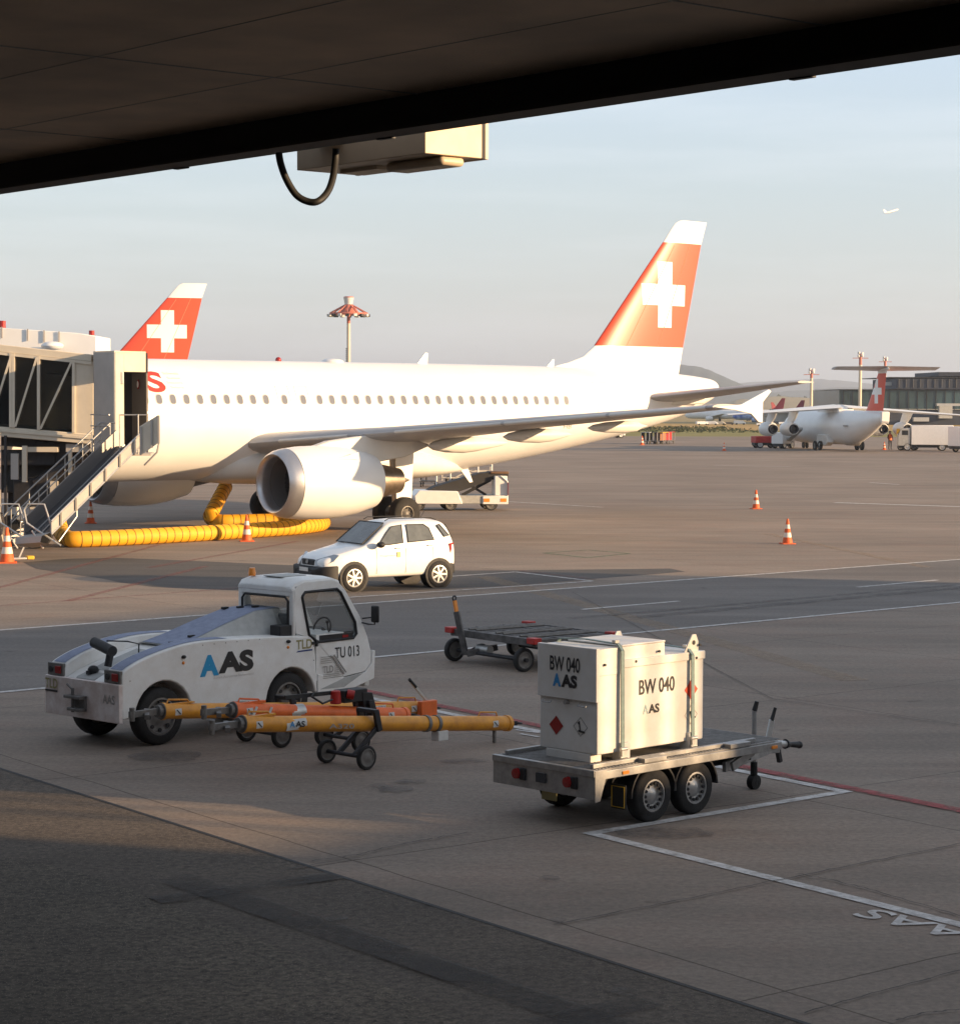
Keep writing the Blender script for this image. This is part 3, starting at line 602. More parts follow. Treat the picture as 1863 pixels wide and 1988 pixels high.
    for (xa, za), (xb, zb) in (((34.05, 6.75), (35.95, 11.0)), ((32.2, 6.75), (35.0, 10.9))):
        pts = []
        for k in range(9):
            x, z = lerp(xa, xb, k/8), lerp(za, zb, k/8); pts.append((x-XO, -fy(x, z)-0.004, z))
        q.tube(pts, 0.012, 4)
    q.build('panel_joint', mat('panel_joint_line', (0.75, 0.35, 0.2), 0.5), fin)
    for s in (-1, 1):
        sec = [section(s*Y, xle-XO, ch, z, 0.10, 0.0) for Y, xle, ch, z in ((0.4, 32.1, 3.9, 4.58), (0.9, 32.4, 3.65, 4.63), (3.5, 34.0, 2.4, 4.95), (5.9, 35.45, 1.28, 5.25), (6.22, 35.75, 1.0, 5.28))]
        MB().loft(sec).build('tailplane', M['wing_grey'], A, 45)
    q = MB().prism([(30.9-XO, 4.35), (32.3-XO, 4.72), (36.0-XO, 4.66), (36.0-XO, 4.42), (33.5-XO, 4.3), (31.4-XO, 4.2)], -0.95, 0.95, 'xz'); q.build('tailplane_fairing', M['belly_grey'], A, 40, 0.06)
    # windows, one mesh each
    wx = [9.30-0.5334]+[9.30+0.5334*i for i in range(9)]+[14.34, 15.13]+[15.83+0.5334*i for i in range(23)]
    def shape(cx_, cz_, a_, b_, off, n_=14):
        pts = []
        for k in range(n_):
            t_ = 2*math.pi*k/n_; x, z = math.cos(t_), math.sin(t_)
            x, z = math.copysign(abs(x)**0.7, x)*a_, math.copysign(abs(z)**0.7, z)*b_
            pts.append(Vector((cx_+x-XO, -fsurf(cx_, cz_+z, off), cz_+z)))
        return pts
    zw = 4.53; x0 = wx[0]
    o_ = shape(x0, zw, 0.135, 0.185, 0.006); i_ = shape(x0, zw, 0.112, 0.158, 0.010)
    q = MB(); q.add(o_+i_, [(k, (k+1) % 14, 14+(k+1) % 14, 14+k) for k in range(14)], 0); q.add(i_, [tuple(range(14))], 1)
    wo_ = q.build('window', [M['winring'], M['winpane']], A, 30, fix=False)
    for x in wx[1:]:
        if x < 22.6:
            c = wo_.copy(); C.objects.link(c); c.parent = A; c.location.x = x-x0
        else:
            o_ = shape(x, zw, 0.135, 0.185, 0.006); i_ = shape(x, zw, 0.112, 0.158, 0.010)
            q = MB(); q.add(o_+i_, [(k, (k+1) % 14, 14+(k+1) % 14, 14+k) for k in range(14)], 0); q.add(i_, [tuple(range(14))], 1)
            q.build('window', [M['winring'], M['winpane']], A, 30, fix=False)
    # door and exit outlines
    def outline(name, xa, xb, za, zb, off=0.006, wd=0.014):
        q = MB(); pts = [(xa, za), (xa, zb), (xb, zb), (xb, za), (xa, za)]
        for (p0, p1) in zip(pts, pts[1:]):
            ps = [(lerp(p0[0], p1[0], k/6), lerp(p0[1], p1[1], k/6)) for k in range(7)]
            q.tube([(x-XO, -fsurf(x, z, off-wd*0.5), z) for x, z in ps], wd*0.6, 4)
        return q.build(name, M['faint'], fus)
    outline('emergency_exit', 14.08, 14.60, 4.05, 5.0); outline('emergency_exit', 14.87, 15.39, 4.05, 5.0); outline('rear_door', 29.35, 30.15, 3.5, 5.25)
    # lettering
    fm = lambda p: Vector((p.x, -fsurf(p.x+XO, p.z, 0.008), p.z))
    text('livery_lettering', 'S', (8.98-XO, -2, 4.76), (1, 0, 0), (0, 0, 1), 0.70, 0.70, M['swissred'], fus, 0, bold=0.03, fmap=fm)
    for i, t_ in enumerate(('Schweiz', 'Suisse', 'Svizzera', 'Svizra')):
        text('small_lettering', t_, (9.78+0.08*(i % 2)-XO, -2, 5.36-0.155*i), (1, 0, 0), (0, 0, 1), 0.62-0.1*(i % 2), 0.085, M['faint'], fus, 0, fmap=fm)
    text('registration', 'HB', (27.5-XO, -2, 3.45), (1, 0, 0), (0, 0, 1), 0.45, 0.16, M['seam'], fus, 0, fmap=fm)
    # antennas, beacon
    for x, h_, l_ in ((21.83, 0.42, 0.38), (28.28, 0.27, 0.25)):
        MB().prism([(x-0.1-XO-l_*0.3, 5.86), (x+l_*0.75-XO, 5.86), (x+l_*0.85-XO, 5.86+h_), (x+l_*0.5-XO, 5.88+h_)], -0.025, 0.025).build('blade_antenna', M['airwhite'], A, 40)
    q = MB().sphere((17.75-XO, 0, 5.9), 0.42, 16, sz=0.28); q.build('antenna_dome', M['airwhite'], A, 60)
    MB().sphere((15.38-XO, 0, 5.93), 0.11, 10).build('beacon', M['lamp_red'], A, 60)
    MB().prism([(23.7-XO, 1.95), (24.1-XO, 1.98), (24.35-XO, 1.42), (24.2-XO, 1.4)], -0.02, 0.02).build('blade_antenna', M['airwhite'], A, 40)
    MB().cyl((13.9-XO, -1.0, 1.65), (13.9-XO, -1.0, 1.2), 0.12).build('air_inlet_port', M['alu'], A)
    return A
jet = build_jet()
pj = at(372, 600, 142)
dup(jet, (0, 0, 0), R(15), 'second white airliner behind the boarding bridge, only its red tail fin showing', skip=('window',))
j2 = [o for o in C.objects if o.name.startswith('airliner') and o != jet][0]
j2.location = (pj.x-(36.0-XO)*math.cos(R(15)), 142-(36.0-XO)*math.sin(R(15)), 0)

# ------------------------------------------------------------------ yellow air hose
def hose_path():
    a = gr(112, 1040); pts = []
    def P(px, py, z): p = gr(px, py, z); return Vector((p.x, p.y, z))
    rad = 0.25
    raw = [P(112, 1004, 0.85), P(114, 1016, 0.66), P(118, 1030, 0.45), P(124, 1040, 0.32), P(134, 1046, 0.25), P(150, 1047, 0.25), P(240, 1043.5, 0.25), P(400, 1035, 0.25), P(560, 1025, 0.25), P(612, 1019.5, 0.25), P(626, 1016, 0.25), P(626, 1012.5, 0.25), P(606, 1010.5, 0.25), P(560, 1010, 0.26), P(470, 1012, 0.25), P(425, 1012, 0.26), P(410, 1006, 0.30), P(409, 999, 0.5)]
    top = Vector((-9.9+0.0, 78.2, 1.35))
    return raw, rad
raw, rad = hose_path()
e = at(438, 944, 79.5); raw += [raw[-1].lerp(e, 0.33), raw[-1].lerp(e, 0.66), e]
sp = smooth([tuple(p) for p in raw], 6)
hs = MB(); hs.tube(sp, rad, 18); hz = hs.build('air_hose', M['hose'], None, 60)
tag(hz, 'thick yellow ribbed air hose lying on the apron under the white airliner', 'hose')
q = MB(); acc = 0; last = None
for p, p2 in zip(sp, sp[1:]):
    p, p2 = Vector(p), Vector(p2); L = (p2-p).length; d_ = (p2-p).normalized(); t_ = -acc
    while t_ + 0.30 < L:
        t_ += 0.30; c_ = p+d_*t_
        q.cyl(c_-d_*0.010, c_+d_*0.010, rad+0.008, rad+0.008, 18)
    acc = L-t_ if t_ > -acc else acc+L
    acc = acc % 0.30
o = q.build('wire_ring', M['hosering'], hz, 40)

# ------------------------------------------------------------------ traffic cones
def cone(p, label, h=0.75, dark=False, rz=0.2):
    k = h/0.75; T_ = thing('traffic_cone', label, 'traffic cone', p, rz, 'traffic cones')
    MB().box((0, 0, 0.015*k), (0.40*k, 0.40*k, 0.03*k)).build('base', M['conebody'], T_, 30, 0.006)
    mb = MB(); pr = lambda z: 0.155*k-(0.155-0.028)*k*(z/h)
    zs = [0.03*k, 0.20*k, 0.34*k, 0.46*k, 0.58*k, h]
    for i, (z0, z1) in enumerate(zip(zs, zs[1:])):
        mb.lathe([(z0, pr(z0)), (z1, pr(z1))], (0, 0, 0), 'z', 20, 1 if i in (1, 3) else 0)
    mb.lathe([(h, pr(h)), (h, 0.001)], (0, 0, 0), 'z', 20, 0)
    mb.build('cone_body', [M['conebody'], M['coneband']], T_, 30)
    return T_
for (px, py, h_, lb) in ((1467, 988, 0.80, 'orange cone farther out on the sunlit apron, behind its neighbour right of the car'),
                     (1528, 1056, 0.80, 'orange cone on the open apron, nearest one right of the white car'),
                     (1405, 875, 0.75, 'tiny far cone left of the red and white baggage truck'),
                     (479, 1051, 0.85, 'orange and white cone standing in front of the yellow hose'),
                     (14, 1093, 0.98, 'large worn cone at the left edge beside the boarding bridge'),
                     (176, 1016, 0.80, 'orange cone behind the hose between chute and far engine'),
                     (1716, 873, 0.75, 'small far cone beside the worker under the grey jet')):
    p = gr(px, py); cone((p.x, p.y, 0), lb, h_)

# ------------------------------------------------------------------ white compact car
def build_car():
    K = thing('parked_car', 'small white five door car with black front bumper parked on the apron', 'car', (gr(688, 1149.5).x, gr(688, 1149.5).y, 0), R(33))
    W = 0.78     # local x back from front hub, near side at y = 0 -> wheel outer faces; body spans y 0.02 .. 1.56
    yc = 0.80
    # stations: x, sill z, belt z, top z, belt half width, top half width
    st = [(-0.80, 0.42, 0.66, 0.70, 0.56, 0.50), (-0.74, 0.34, 0.72, 0.78, 0.68, 0.60), (-0.55, 0.30, 0.78, 0.86, 0.76, 0.66), (-0.2, 0.30, 0.86, 0.95, 0.79, 0.70), (0.15, 0.30, 0.93, 1.03, 0.79, 0.71),
          (0.36, 0.29, 0.98, 1.08, 0.79, 0.71), (0.62, 0.29, 1.02, 1.31, 0.79, 0.66), (0.88, 0.29, 1.04, 1.52, 0.79, 0.65), (1.06, 0.29, 1.05, 1.62, 0.79, 0.64), (1.6, 0.29, 1.08, 1.655, 0.79, 0.635), (2.1, 0.30, 1.10, 1.65, 0.785, 0.63), (2.50, 0.32, 1.12, 1.62, 0.775, 0.61), (2.64, 0.34, 1.12, 1.56, 0.765, 0.61), (2.74, 0.35, 1.12, 1.36, 0.755, 0.63), (2.82, 0.38, 1.05, 1.10, 0.74, 0.66), (2.84, 0.44, 0.85, 0.9, 0.72, 0.66)]
    rings = []
    for x, zs, zb, zt, hb, ht in st:
        half = [(0.0, zs), (hb*0.86, zs), (hb*0.97, zs+0.06), (hb, lerp(zs, zb, 0.45)), (hb*0.985, lerp(zs, zb, 0.85)), (hb*0.96, zb), (lerp(hb*0.96, ht, 0.85), lerp(zb, zt, 0.82)), (ht*0.9, lerp(zb, zt, 0.965)), (ht*0.55, zt+0.012), (0, zt+0.025)]
        ring = [Vector((x, yc-y, z)) for y, z in half]+[Vector((x, yc+y, z)) for y, z in half[::-1][1:-1]]
        rings.append(ring)
    body = MB().loft(rings).build('body', M['white'], K, 50)
    sub = body.modifiers.new('s', 'SUBSURF'); sub.levels = 1; sub.render_levels = 2
    def side_y(x, z):
        t = None
        for a_, b_ in zip(st, st[1:]):
            if a_[0] <= x <= b_[0]:
                t = (x-a_[0])/(b_[0]-a_[0]); v = [lerp(p, q_, t) for p, q_ in zip(a_, b_)]
                break
        else: v = st[-1]
        x_, zs, zb, zt, hb, ht = v
        if z <= zb: return hb*0.985
        return lerp(hb*0.965, lerp(hb*0.96, ht, 0.85), min(1, (z-zb)/((zt-zb)*0.82)))
    def sidepoly(pts, off):
        out = []
        for x, z in pts: out.append(Vector((x, yc-side_y(x, z)-off, z)))
        return out
    for nm, pts in (('front_side_window', [(0.70, 1.10), (0.92, 1.36), (1.08, 1.51), (1.36, 1.55), (1.36, 1.12), (1.0, 1.09)]), ('rear_side_window', [(1.50, 1.13), (1.50, 1.55), (1.98, 1.54), (2.12, 1.45), (2.24, 1.17)]), ('quarter_window', [(2.36, 1.50), (2.44, 1.53), (2.70, 1.25), (2.54, 1.23)])):
        pp_ = sidepoly(pts, 0.012); q = MB(); q.poly(pp_, 0); o = q.build(nm, M['pane'], K, fix=False)
        if o.data.polygons[0].normal.y > 0: o.data.flip_normals()
        q = MB(); q.tube(sidepoly(pts+[pts[0]], 0.012), 0.012, 6); q.build('seal', M['black'], o)
        q = MB(); q.poly([Vector((p.x, 2*yc-p.y, p.z)) for p in pp_]); q.build(nm, M['pane'], K)
    # windscreen
    q = MB(); q.poly([(0.35, yc-0.62, 1.085), (0.35, yc+0.62, 1.085), (0.97, yc+0.57, 1.56), (0.97, yc-0.57, 1.56)]); o = q.build('windscreen', M['pane'], K); 
    for v in o.data.vertices: v.co += Vector((-0.045, 0, 0.035))
    q = MB(); q.tube([(v.co.x, v.co.y, v.co.z) for v in o.data.vertices]+[tuple(o.data.vertices[0].co)], 0.014, 6); q.build('seal', M['black'], o)
    q = MB(); q.poly([(2.70, yc-0.52, 1.52), (2.70, yc+0.52, 1.52), (2.86, yc+0.6, 1.16), (2.86, yc-0.6, 1.16)]); q.build('rear_window', M['pane'], K)
    # black lower front and grille
    q = MB(); rr = []
    for x, hw, z0, z1 in ((-0.90, 0.50, 0.36, 0.55), (-0.85, 0.66, 0.29, 0.60), (-0.70, 0.77, 0.26, 0.62), (-0.45, 0.805, 0.27, 0.63), (-0.42, 0.79, 0.30, 0.62)):
        rr.append([Vector((x, yc-hw, z0)), Vector((x, yc-hw, z1)), Vector((x, yc+hw, z1)), Vector((x, yc+hw, z0))])
    bp = q.loft(rr).build('front_bumper', M['black'], K, 40, 0.02)
    MB().box((-0.905, yc, 0.44), (0.03, 0.7, 0.12)).build('air_intake', M['interior'], bp, 30, 0.01)
    MB().box((-0.925, yc, 0.53), (0.012, 0.42, 0.09)).build('number_plate', M['sticker'], bp, 30, 0.003)
    g_ = MB().box((-0.79, yc, 0.70), (0.06, 0.56, 0.14)).build('grille', M['dark'], K, 30, 0.02)
    MB().lathe([(-0.02, 0.055), (0.0, 0.05), (0.004, 0.001)], (-0.825, yc, 0.71), 'x', 16).build('badge', M['alu'], g_, 40)
    for s in (-1, 1):
        pts = [(-0.83, yc+s*0.40, 0.62), (-0.80, yc+s*0.33, 0.76), (-0.50, yc+s*0.70, 0.90), (-0.40, yc+s*0.775, 0.88), (-0.55, yc+s*0.775, 0.74), (-0.75, yc+s*0.64, 0.64)]
        q = MB(); c_ = Vector((-0.2, yc+s*0.3, 0.6)); q.loft([[Vector(p) for p in pts], [Vector(p).lerp(c_, 0.25) for p in pts]]); q.build('headlight', M['lensclear'], K, 40)
        q = MB(); pts = [(2.83, yc+s*0.70, 1.08), (2.83, yc+s*0.55, 1.06), (2.86, yc+s*0.55, 0.80), (2.86, yc+s*0.70, 0.80), (2.70, yc+s*0.765, 0.84), (2.66, yc+s*0.765, 1.06)]
        q.loft([[Vector(p) for p in pts], [Vector(p)+Vector((-0.12, -s*0.1, 0)) for p in pts]]); q.build('tail_light', M['lamp_red'], K, 40)
        q = MB(); q.sphere((0.66, yc-0.0+s*0.90, 1.10), 0.105, 12, sz=0.72); m_ = q.build('side_mirror', M['black'], K, 60)
    q = MB(); rr = []
    for x, hw in ((2.55, 0.775), (2.72, 0.77), (2.86, 0.70), (2.90, 0.55)):
        rr.append([Vector((x, yc-hw, 0.34)), Vector((x, yc-hw, 0.58)), Vector((x, yc+hw, 0.58)), Vector((x, yc+hw, 0.34))])
    q.loft(rr).build('rear_bumper', M['black'], K, 40, 0.02)
    for x, z in ((1.22, 1.0), (2.12, 1.04)):
        MB().box((x, yc-side_y(x, z)-0.02, z), (0.17, 0.03, 0.025)).build('door_handle', M['alu'], K, 30, 0.006)
    q = MB()
    for x in (0.62, 1.43, 2.2):
        q.tube([(x+(0.25*max(0, 0.6-z) if x > 2 else 0), yc-side_y(x, z)-0.004, z) for z in (0.4, 0.6, 0.8, 1.0)], 0.005, 4)
    q.build('door_gap', M['seam'], K)
    for s in (-1, 1):
        for x in (0.0, 2.36): MB().cyl((x, yc+s*0.52, 0.34), (x, yc+s*0.792, 0.34), 0.385, 0.385, 24).build('wheel_arch', M['black'], K, 40)
    text('door_lettering', 'Flughafen', (0.72, yc-0.79, 0.80), (1, 0, 0), (0, 0, 1), 0.42, 0.05, M['faint'], K, 0.006)
    MB().box((1.22, yc-0.795, 0.845), (0.09, 0.008, 0.12)).build('door_emblem', mat('pale_yellow', (0.75, 0.65, 0.2), 0.5), K)
    for x in (0.0, 2.36):
        for s in (-1, 1):
            wheel(K, (x, yc+s*0.715, 0.33), 0.33, 0.2, 0.21, 'y', s, holes=0)
    for t_ in [c for c in C.objects if c.parent == K and c.name.startswith('wheel') and not c.name.startswith('wheel_arch')]:
        for r_ in children(t_):
            c_ = sum((v.co for v in r_.data.vertices), Vector())/len(r_.data.vertices)
        xx = round(c_.x/2.36)*2.36; s = -1 if c_.y < yc else 1
        q = MB()
        for k in range(7):
            a_ = 2*math.pi*k/7; p0 = Vector((xx, yc+s*0.80, 0.33)); p1 = p0+Vector((math.cos(a_)*0.195, 0, math.sin(a_)*0.195))
            q.bar(p0, p1, 0.045, 0.02, 0, (0, 1, 0))
        q.lathe([(0, 0.205), (0.012*s, 0.21), (0.0, 0.185)], (xx, yc+s*0.795, 0.33), 'y', 24); q.lathe([(s*0.02, 0.05), (s*0.022, 0.001)], (xx, yc+s*0.795, 0.33), 'y', 12)
        q.build('hubcap', M['alu'], t_, 40, fix=True)
    q = MB()
    for s in (-1, 1): q.tube([(1.0, yc+s*0.50, 1.64), (1.1, yc+s*0.50, 1.69), (2.3, yc+s*0.48, 1.685), (2.45, yc+s*0.48, 1.63)], 0.012, 6)
    q.tube([(2.3, yc, 1.66), (2.42, yc, 1.83)], 0.006, 6)
    q.build('roof_trim', M['black'], K)
    return K
M['lensclear'] = mat('headlight_lens', (0.42, 0.44, 0.46), 0.08, 0.3, spec=0.9)
build_car()

# ------------------------------------------------------------------ flatbed trailer with tank
TO = Vector((0.715, 23.52, 0)); TR = R(44)
tr = thing('flatbed_trailer', 'twin axle galvanised flatbed trailer carrying the white fuel tank', 'trailer', TO, TR)
L_, W_ = 2.97, 0.76
q = MB(); q.b2((0.0, -W_+0.02, 0.63), (L_, W_-0.02, 0.665)); q.build('deck', M['plank'], tr, 30)
q = MB()
for k in range(60):
    x = 0.03+k*0.052; q.b2((x, -W_+0.06, 0.665), (x+0.022, W_-0.06, 0.672))
q.build('deck_ribs', M['plank'], tr, 30)
q = MB()
for s in (-1, 1): q.b2((0.0, s*W_, 0.56), (L_+0.1, s*(W_-0.05), 0.65)); q.b2((0.03, s*(W_-0.10), 0.667), (L_-0.25, s*(W_-0.15), 0.715))
q.b2((L_+0.02, -W_+0.05, 0.58), (L_+0.1, W_-0.05, 0.66))
q.build('side_rail', M['steel'], tr, 30, 0.006)
for x in (0.72, 2.15): MB().b2((x, -W_-0.005, 0.66), (x+0.36, -W_+0.16, 0.712)).build('load_bracket', M['steel'], tr, 30, 0.006)
tb = MB(); tb.b2((-0.05, -W_, 0.36), (-0.01, W_, 0.665)); tb.b2((-0.065, -W_, 0.60), (-0.01, W_, 0.668)); tb.prism([(-0.05, 0.665), (0.14, 0.665), (0.10, 0.52), (0.03, 0.34), (-0.05, 0.33)], -W_-0.004, -W_+0.006); 
tb = tb.build('tail_board', M['steel'], tr, 30, 0.004)
for y in (-0.38, 0.38):
    q = MB(); q.lathe([(-0.045, 0.001), (-0.04, 0.055), (0, 0.06)], (-0.052, y, 0.505), 'x', 16); q.build('tail_light', M['lamp_red'], tb, 40)
    q = MB(); q.box((-0.055, y-0.085*(1), 0.505), (0.03, 0.09, 0.13)); q.build('lamp_mount', M['black'], tb, 30, 0.01)
MB().box((-0.06, 0.02, 0.50), (0.02, 0.14, 0.10)).build('plate_lamp', M['interior'], tb, 30)
MB().box((0.05, 0.0, 0.30), (0.012, 0.22, 0.10)).build('number_plate', M['logogold'], tr, 30)
q = MB()
for s in (-1, 1):
    for x in (0.905, 1.60):
        pts = [(x+0.37*math.cos(a_), 0.30+0.355*math.sin(a_)) for a_ in [math.pi*k/12+ (0.0) for k in range(0, 13)]]
        pin = [(x+0.35*math.cos(a_), 0.30+0.335*math.sin(a_)) for a_ in [math.pi*k/12 for k in range(12, -1, -1)]]
        q.prism([(a_, min(b_, 0.625)) for a_, b_ in pts]+[(a_, min(b_, 0.618)) for a_, b_ in pin], s*(W_-0.02), s*(W_-0.23))
q.build('mudguard', M['black'], tr, 40)
for s in (-1, 1):
    for x in (0.905, 1.60): wheel(tr, (x, s*(W_-0.105), 0.29), 0.29, 0.175, 0.17, 'y', s, holes=14)
q = MB(); q.b2((0.9, -0.6, 0.27), (0.96, 0.6, 0.33)); q.b2((1.57, -0.6, 0.27), (1.63, 0.6, 0.33)); q.b2((0.3, -0.45, 0.42), (2.9, -0.38, 0.56)); q.b2((0.3, 0.38, 0.42), (2.9, 0.45, 0.56)); q.build('chassis', M['dark'], tr, 30)
q = MB(); q.box((0.42, -W_+0.09, 0.33), (0.02, 0.20, 0.26)); q.build('mud_flap', M['black'], tr); 
q = MB(); q.tube([(0.405, -W_+0.0, 0.44), (0.405, -W_+0.18, 0.44), (0.405, -W_+0.18, 0.22), (0.405, -W_-0.0, 0.22), (0.405, -W_+0.0, 0.44)], 0.006, 5); q.build('flap_edge', M['yellow'], tr)
for x in (0.42, 2.93): MB().box((x, -W_-0.006, 0.60), (0.10, 0.014, 0.035)).build('side_marker', M['amber'], tr, 30, 0.003)
q = MB()
for s in (-1, 1): q.bar((2.3, s*0.55, 0.42), (3.75, s*0.05, 0.42), 0.05, 0.12)
q.bar((2.35, -0.62, 0.42), (2.75, -0.60, 0.56), 0.04, 0.10)
q.bar((3.6, 0, 0.42), (3.95, 0, 0.40), 0.09, 0.12)
db = q.build('drawbar', M['steel'], tr, 30, 0.008)
q = MB(); q.cyl((3.75, 0, 0.47), (4.12, 0, 0.42), 0.045, 0.04, 14); q.build('overrun_tube', M['alu'], db, 40)
q = MB(); q.cyl((4.10, 0, 0.425), (4.18, 0, 0.41), 0.06, 0.035, 14); q.cyl((4.18, 0, 0.41), (4.34, 0, 0.39), 0.03, 0.04, 12); q.sphere((4.37, 0, 0.385), 0.045); q.build('hitch_coupler', M['black'], db, 40)
q = MB(); q.cyl((3.30, -0.17, 0.30), (3.30, -0.17, 0.92), 0.028, n=12); q.cyl((3.30, -0.17, 0.90), (3.30, -0.17, 0.96), 0.014)
jk = q.build('jockey_post', M['steel'], tr, 40)
q = MB(); q.cyl((3.30, -0.17, 0.05), (3.30, -0.17, 0.32), 0.045, 0.04, 12); q.lathe([(-0.04, 0.03), (-0.04, 0.085), (0.04, 0.085), (0.04, 0.03)], (3.30, -0.17, 0.085), 'y', 18); q.build('jockey_wheel', M['rubber'], jk, 40)
q = MB(); q.cyl((3.30, -0.17, 0.92), (3.32, -0.19, 1.03), 0.032, 0.025, 10); q.build('crank_knob', M['black'], jk, 40)
q = MB(); q.bar((3.66, -0.06, 0.42), (3.74, -0.08, 0.76), 0.03, 0.07); q.bar((3.60, -0.06, 0.44), (3.76, -0.06, 0.48), 0.05, 0.1); q.build('handbrake', M['alu'], tr, 30, 0.006)
q = MB(); q.cyl((3.735, -0.08, 0.75), (3.79, -0.09, 0.90), 0.024, 0.02, 10); q.build('handbrake_grip', M['black'], tr, 40)
q = MB(); q.bar((3.95, 0, 0.40), (4.0, 0, 0.22), 0.05, 0.05); q.build('support_foot', M['dark'], tr, 30)

TK = thing('fuel_tank', 'white box shaped fuel tank marked BW 040 standing on the flatbed trailer', 'fuel tank', TO, TR)
tx0, tx1, ty0, ty1, tz0, tz1 = 0.26, 2.02, -0.476, 0.385, 0.76, 1.90
q = MB(); q.b2((tx0+0.03, ty0+0.005, tz0), (tx1, ty1-0.005, tz1-0.18)); body = q.build('tank_body', M['tank'], TK, 30, 0.012)
q = MB(); q.b2((tx0, ty0-0.008, 1.33), (tx0+0.05, ty1+0.008, tz1)); q.b2((tx0+0.05, ty0+0.002, 1.6), (tx0+0.41, ty1-0.002, tz1-0.012)); q.b2((tx0-0.0, ty0-0.01, 1.325), (tx0+0.05, ty1+0.01, 1.34)); q.build('equipment_cabinet', M['tank'], TK, 30, 0.008)
q = MB(); q.b2((tx0+0.412, ty0-0.012, tz1-0.24), (tx1+0.012, ty1+0.012, tz1-0.15)); q.build('tank_rim', M['tank'], TK, 30, 0.008)
q = MB(); q.b2((tx0+0.43, ty0+0.015, tz1-0.16), (tx0+1.12, ty1-0.05, tz1-0.01)); q.b2((tx0+0.42, ty0+0.01, tz1-0.012), (tx0+1.13, ty1-0.04, tz1+0.012)); h_ = q.build('filler_cover', M['tank'], TK, 30, 0.015)
q = MB()
for x in (tx0+0.37, tx1-0.28):
    MB().b2((x, ty0-0.035, tz0-0.10), (x+0.14, ty0+0.10, tz0+0.10)).build('tank_foot', M['tank'], TK, 30, 0.006); MB().b2((x, ty1-0.10, tz0-0.10), (x+0.14, ty1+0.01, tz0+0.02)).build('tank_foot', M['tank'], TK, 30, 0.006)
MB().b2((tx0+0.03, ty0+0.1, tz0-0.10), (tx0+0.2, ty1-0.1, tz0)).build('tank_foot', M['tank'], TK, 30, 0.006)
for (x, y) in ((tx1-0.20, ty0+0.02), (tx1-0.55, ty1-0.03)):
    q = MB(); q.prism([(x-0.13, tz1-0.17), (x+0.12, tz1-0.17), (x+0.12, tz1-0.04), (x+0.08, tz1+0.04), (x+0.02, tz1+0.04), (x-0.08, tz1-0.10)], y-0.008, y+0.008)
    lug = q.build('lifting_lug', M['tank'], TK, 30, 0.003)
    q = MB(); q.cyl((x+0.04, y-0.012, tz1-0.05), (x+0.04, y+0.012, tz1-0.05), 0.026); q.build('lug_hole', M['black'], lug)
q = MB()
for y in (-0.3, 0.23): q.tube([(tx0-0.01, y-0.06, 1.29), (tx0-0.03, y-0.06, 1.27), (tx0-0.03, y+0.06, 1.27), (tx0-0.01, y+0.06, 1.29)], 0.007, 6)
q.cyl((tx0+0.03, -0.04, 1.29), (tx0-0.02, -0.04, 1.29), 0.025); q.build('cabinet_latch', M['steel'], TK, 40)
q = MB()
for x, z in ((tx0+0.13, 1.72), (tx0+0.62, 1.72), (tx0+1.0, 1.80), (tx0+1.62, 1.68), (tx1-0.08, 1.82)): q.cyl((x, ty0-0.02, z), (x, ty0, z), 0.014)
q.build('bolt', M['dark'], TK)
e1, e2, n2 = (0, -1, 0), (0, 0, 1), None
text('tank_lettering', 'BW 040', (tx0, 0.20, 1.62), e1, e2, 0.445, 0.16, M['logoblack'], TK, 0.004, bold=0.015)
text('tank_logo_blue', 'A', (tx0, 0.155, 1.45), e1, e2, 0.12, 0.14, M['logoblue'], TK, 0.004, bold=0.06)
text('tank_logo_black', 'AS', (tx0, 0.03, 1.45), e1, e2, 0.235, 0.14, M['logoblack'], TK, 0.004, bold=0.055)
f1 = (1, 0, 0); yy = ty0+0.004
text('tank_lettering', 'BW 040', (tx0+0.69, yy, 1.345), f1, e2, 0.58, 0.165, M['logoblack'], TK, 0.004, bold=0.012)
text('tank_logo_blue', 'A', (tx0+0.755, yy, 1.13), f1, e2, 0.085, 0.10, mat('faded_logo', (0.35, 0.48, 0.50), 0.5), TK, 0.004, bold=0.004)
text('tank_logo_black', 'AS', (tx0+0.845, yy, 1.13), f1, e2, 0.175, 0.10, M['logoblack'], TK, 0.004, bold=0.03)
def diamond(c, rt, up, r, m, nm, ring=False):
    c, rt, up = Vector(c), Vector(rt), Vector(up); n_ = rt.cross(up); q = MB()
    P = [c+rt*r, c+up*r, c-rt*r, c-up*r]
    if ring:
        P2 = [c+(p-c)*0.93 for p in P]; q.add([p+n_*0.004 for p in P+P2], [(k, (k+1) % 4, 4+(k+1) % 4, 4+k) for k in range(4)])
    else: q.add([p+n_*0.004 for p in P], [(0, 1, 2, 3)])
    return q.build(nm, m, TK, fix=False)
E1, E2, F1 = Vector(e1), Vector(e2), Vector(f1)
diamond((tx0+0.03, 0.13, 1.02), E1, E2, 0.105, M['lamp_red'], 'hazard_diamond')
diamond((tx0+0.03, -0.23, 1.04), E1, E2, 0.105, M['logoblack'], 'environment_diamond', True)
q = MB(); q.bar((tx0+0.026, -0.21, 1.10), (tx0+0.026, -0.225, 1.0), 0.01, 0.01); q.bar((tx0+0.026, -0.22, 1.06), (tx0+0.026, -0.19, 1.085), 0.008, 0.008); q.bar((tx0+0.026, -0.20, 0.995), (tx0+0.026, -0.29, 0.985), 0.01, 0.02); q.build('environment_symbol', M['logoblack'], TK)
diamond((tx1-0.21, ty0+0.004, 1.33), F1, E2, 0.11, mat('hazard_orange_red', (0.75, 0.08, 0.03), 0.5), 'hazard_diamond')
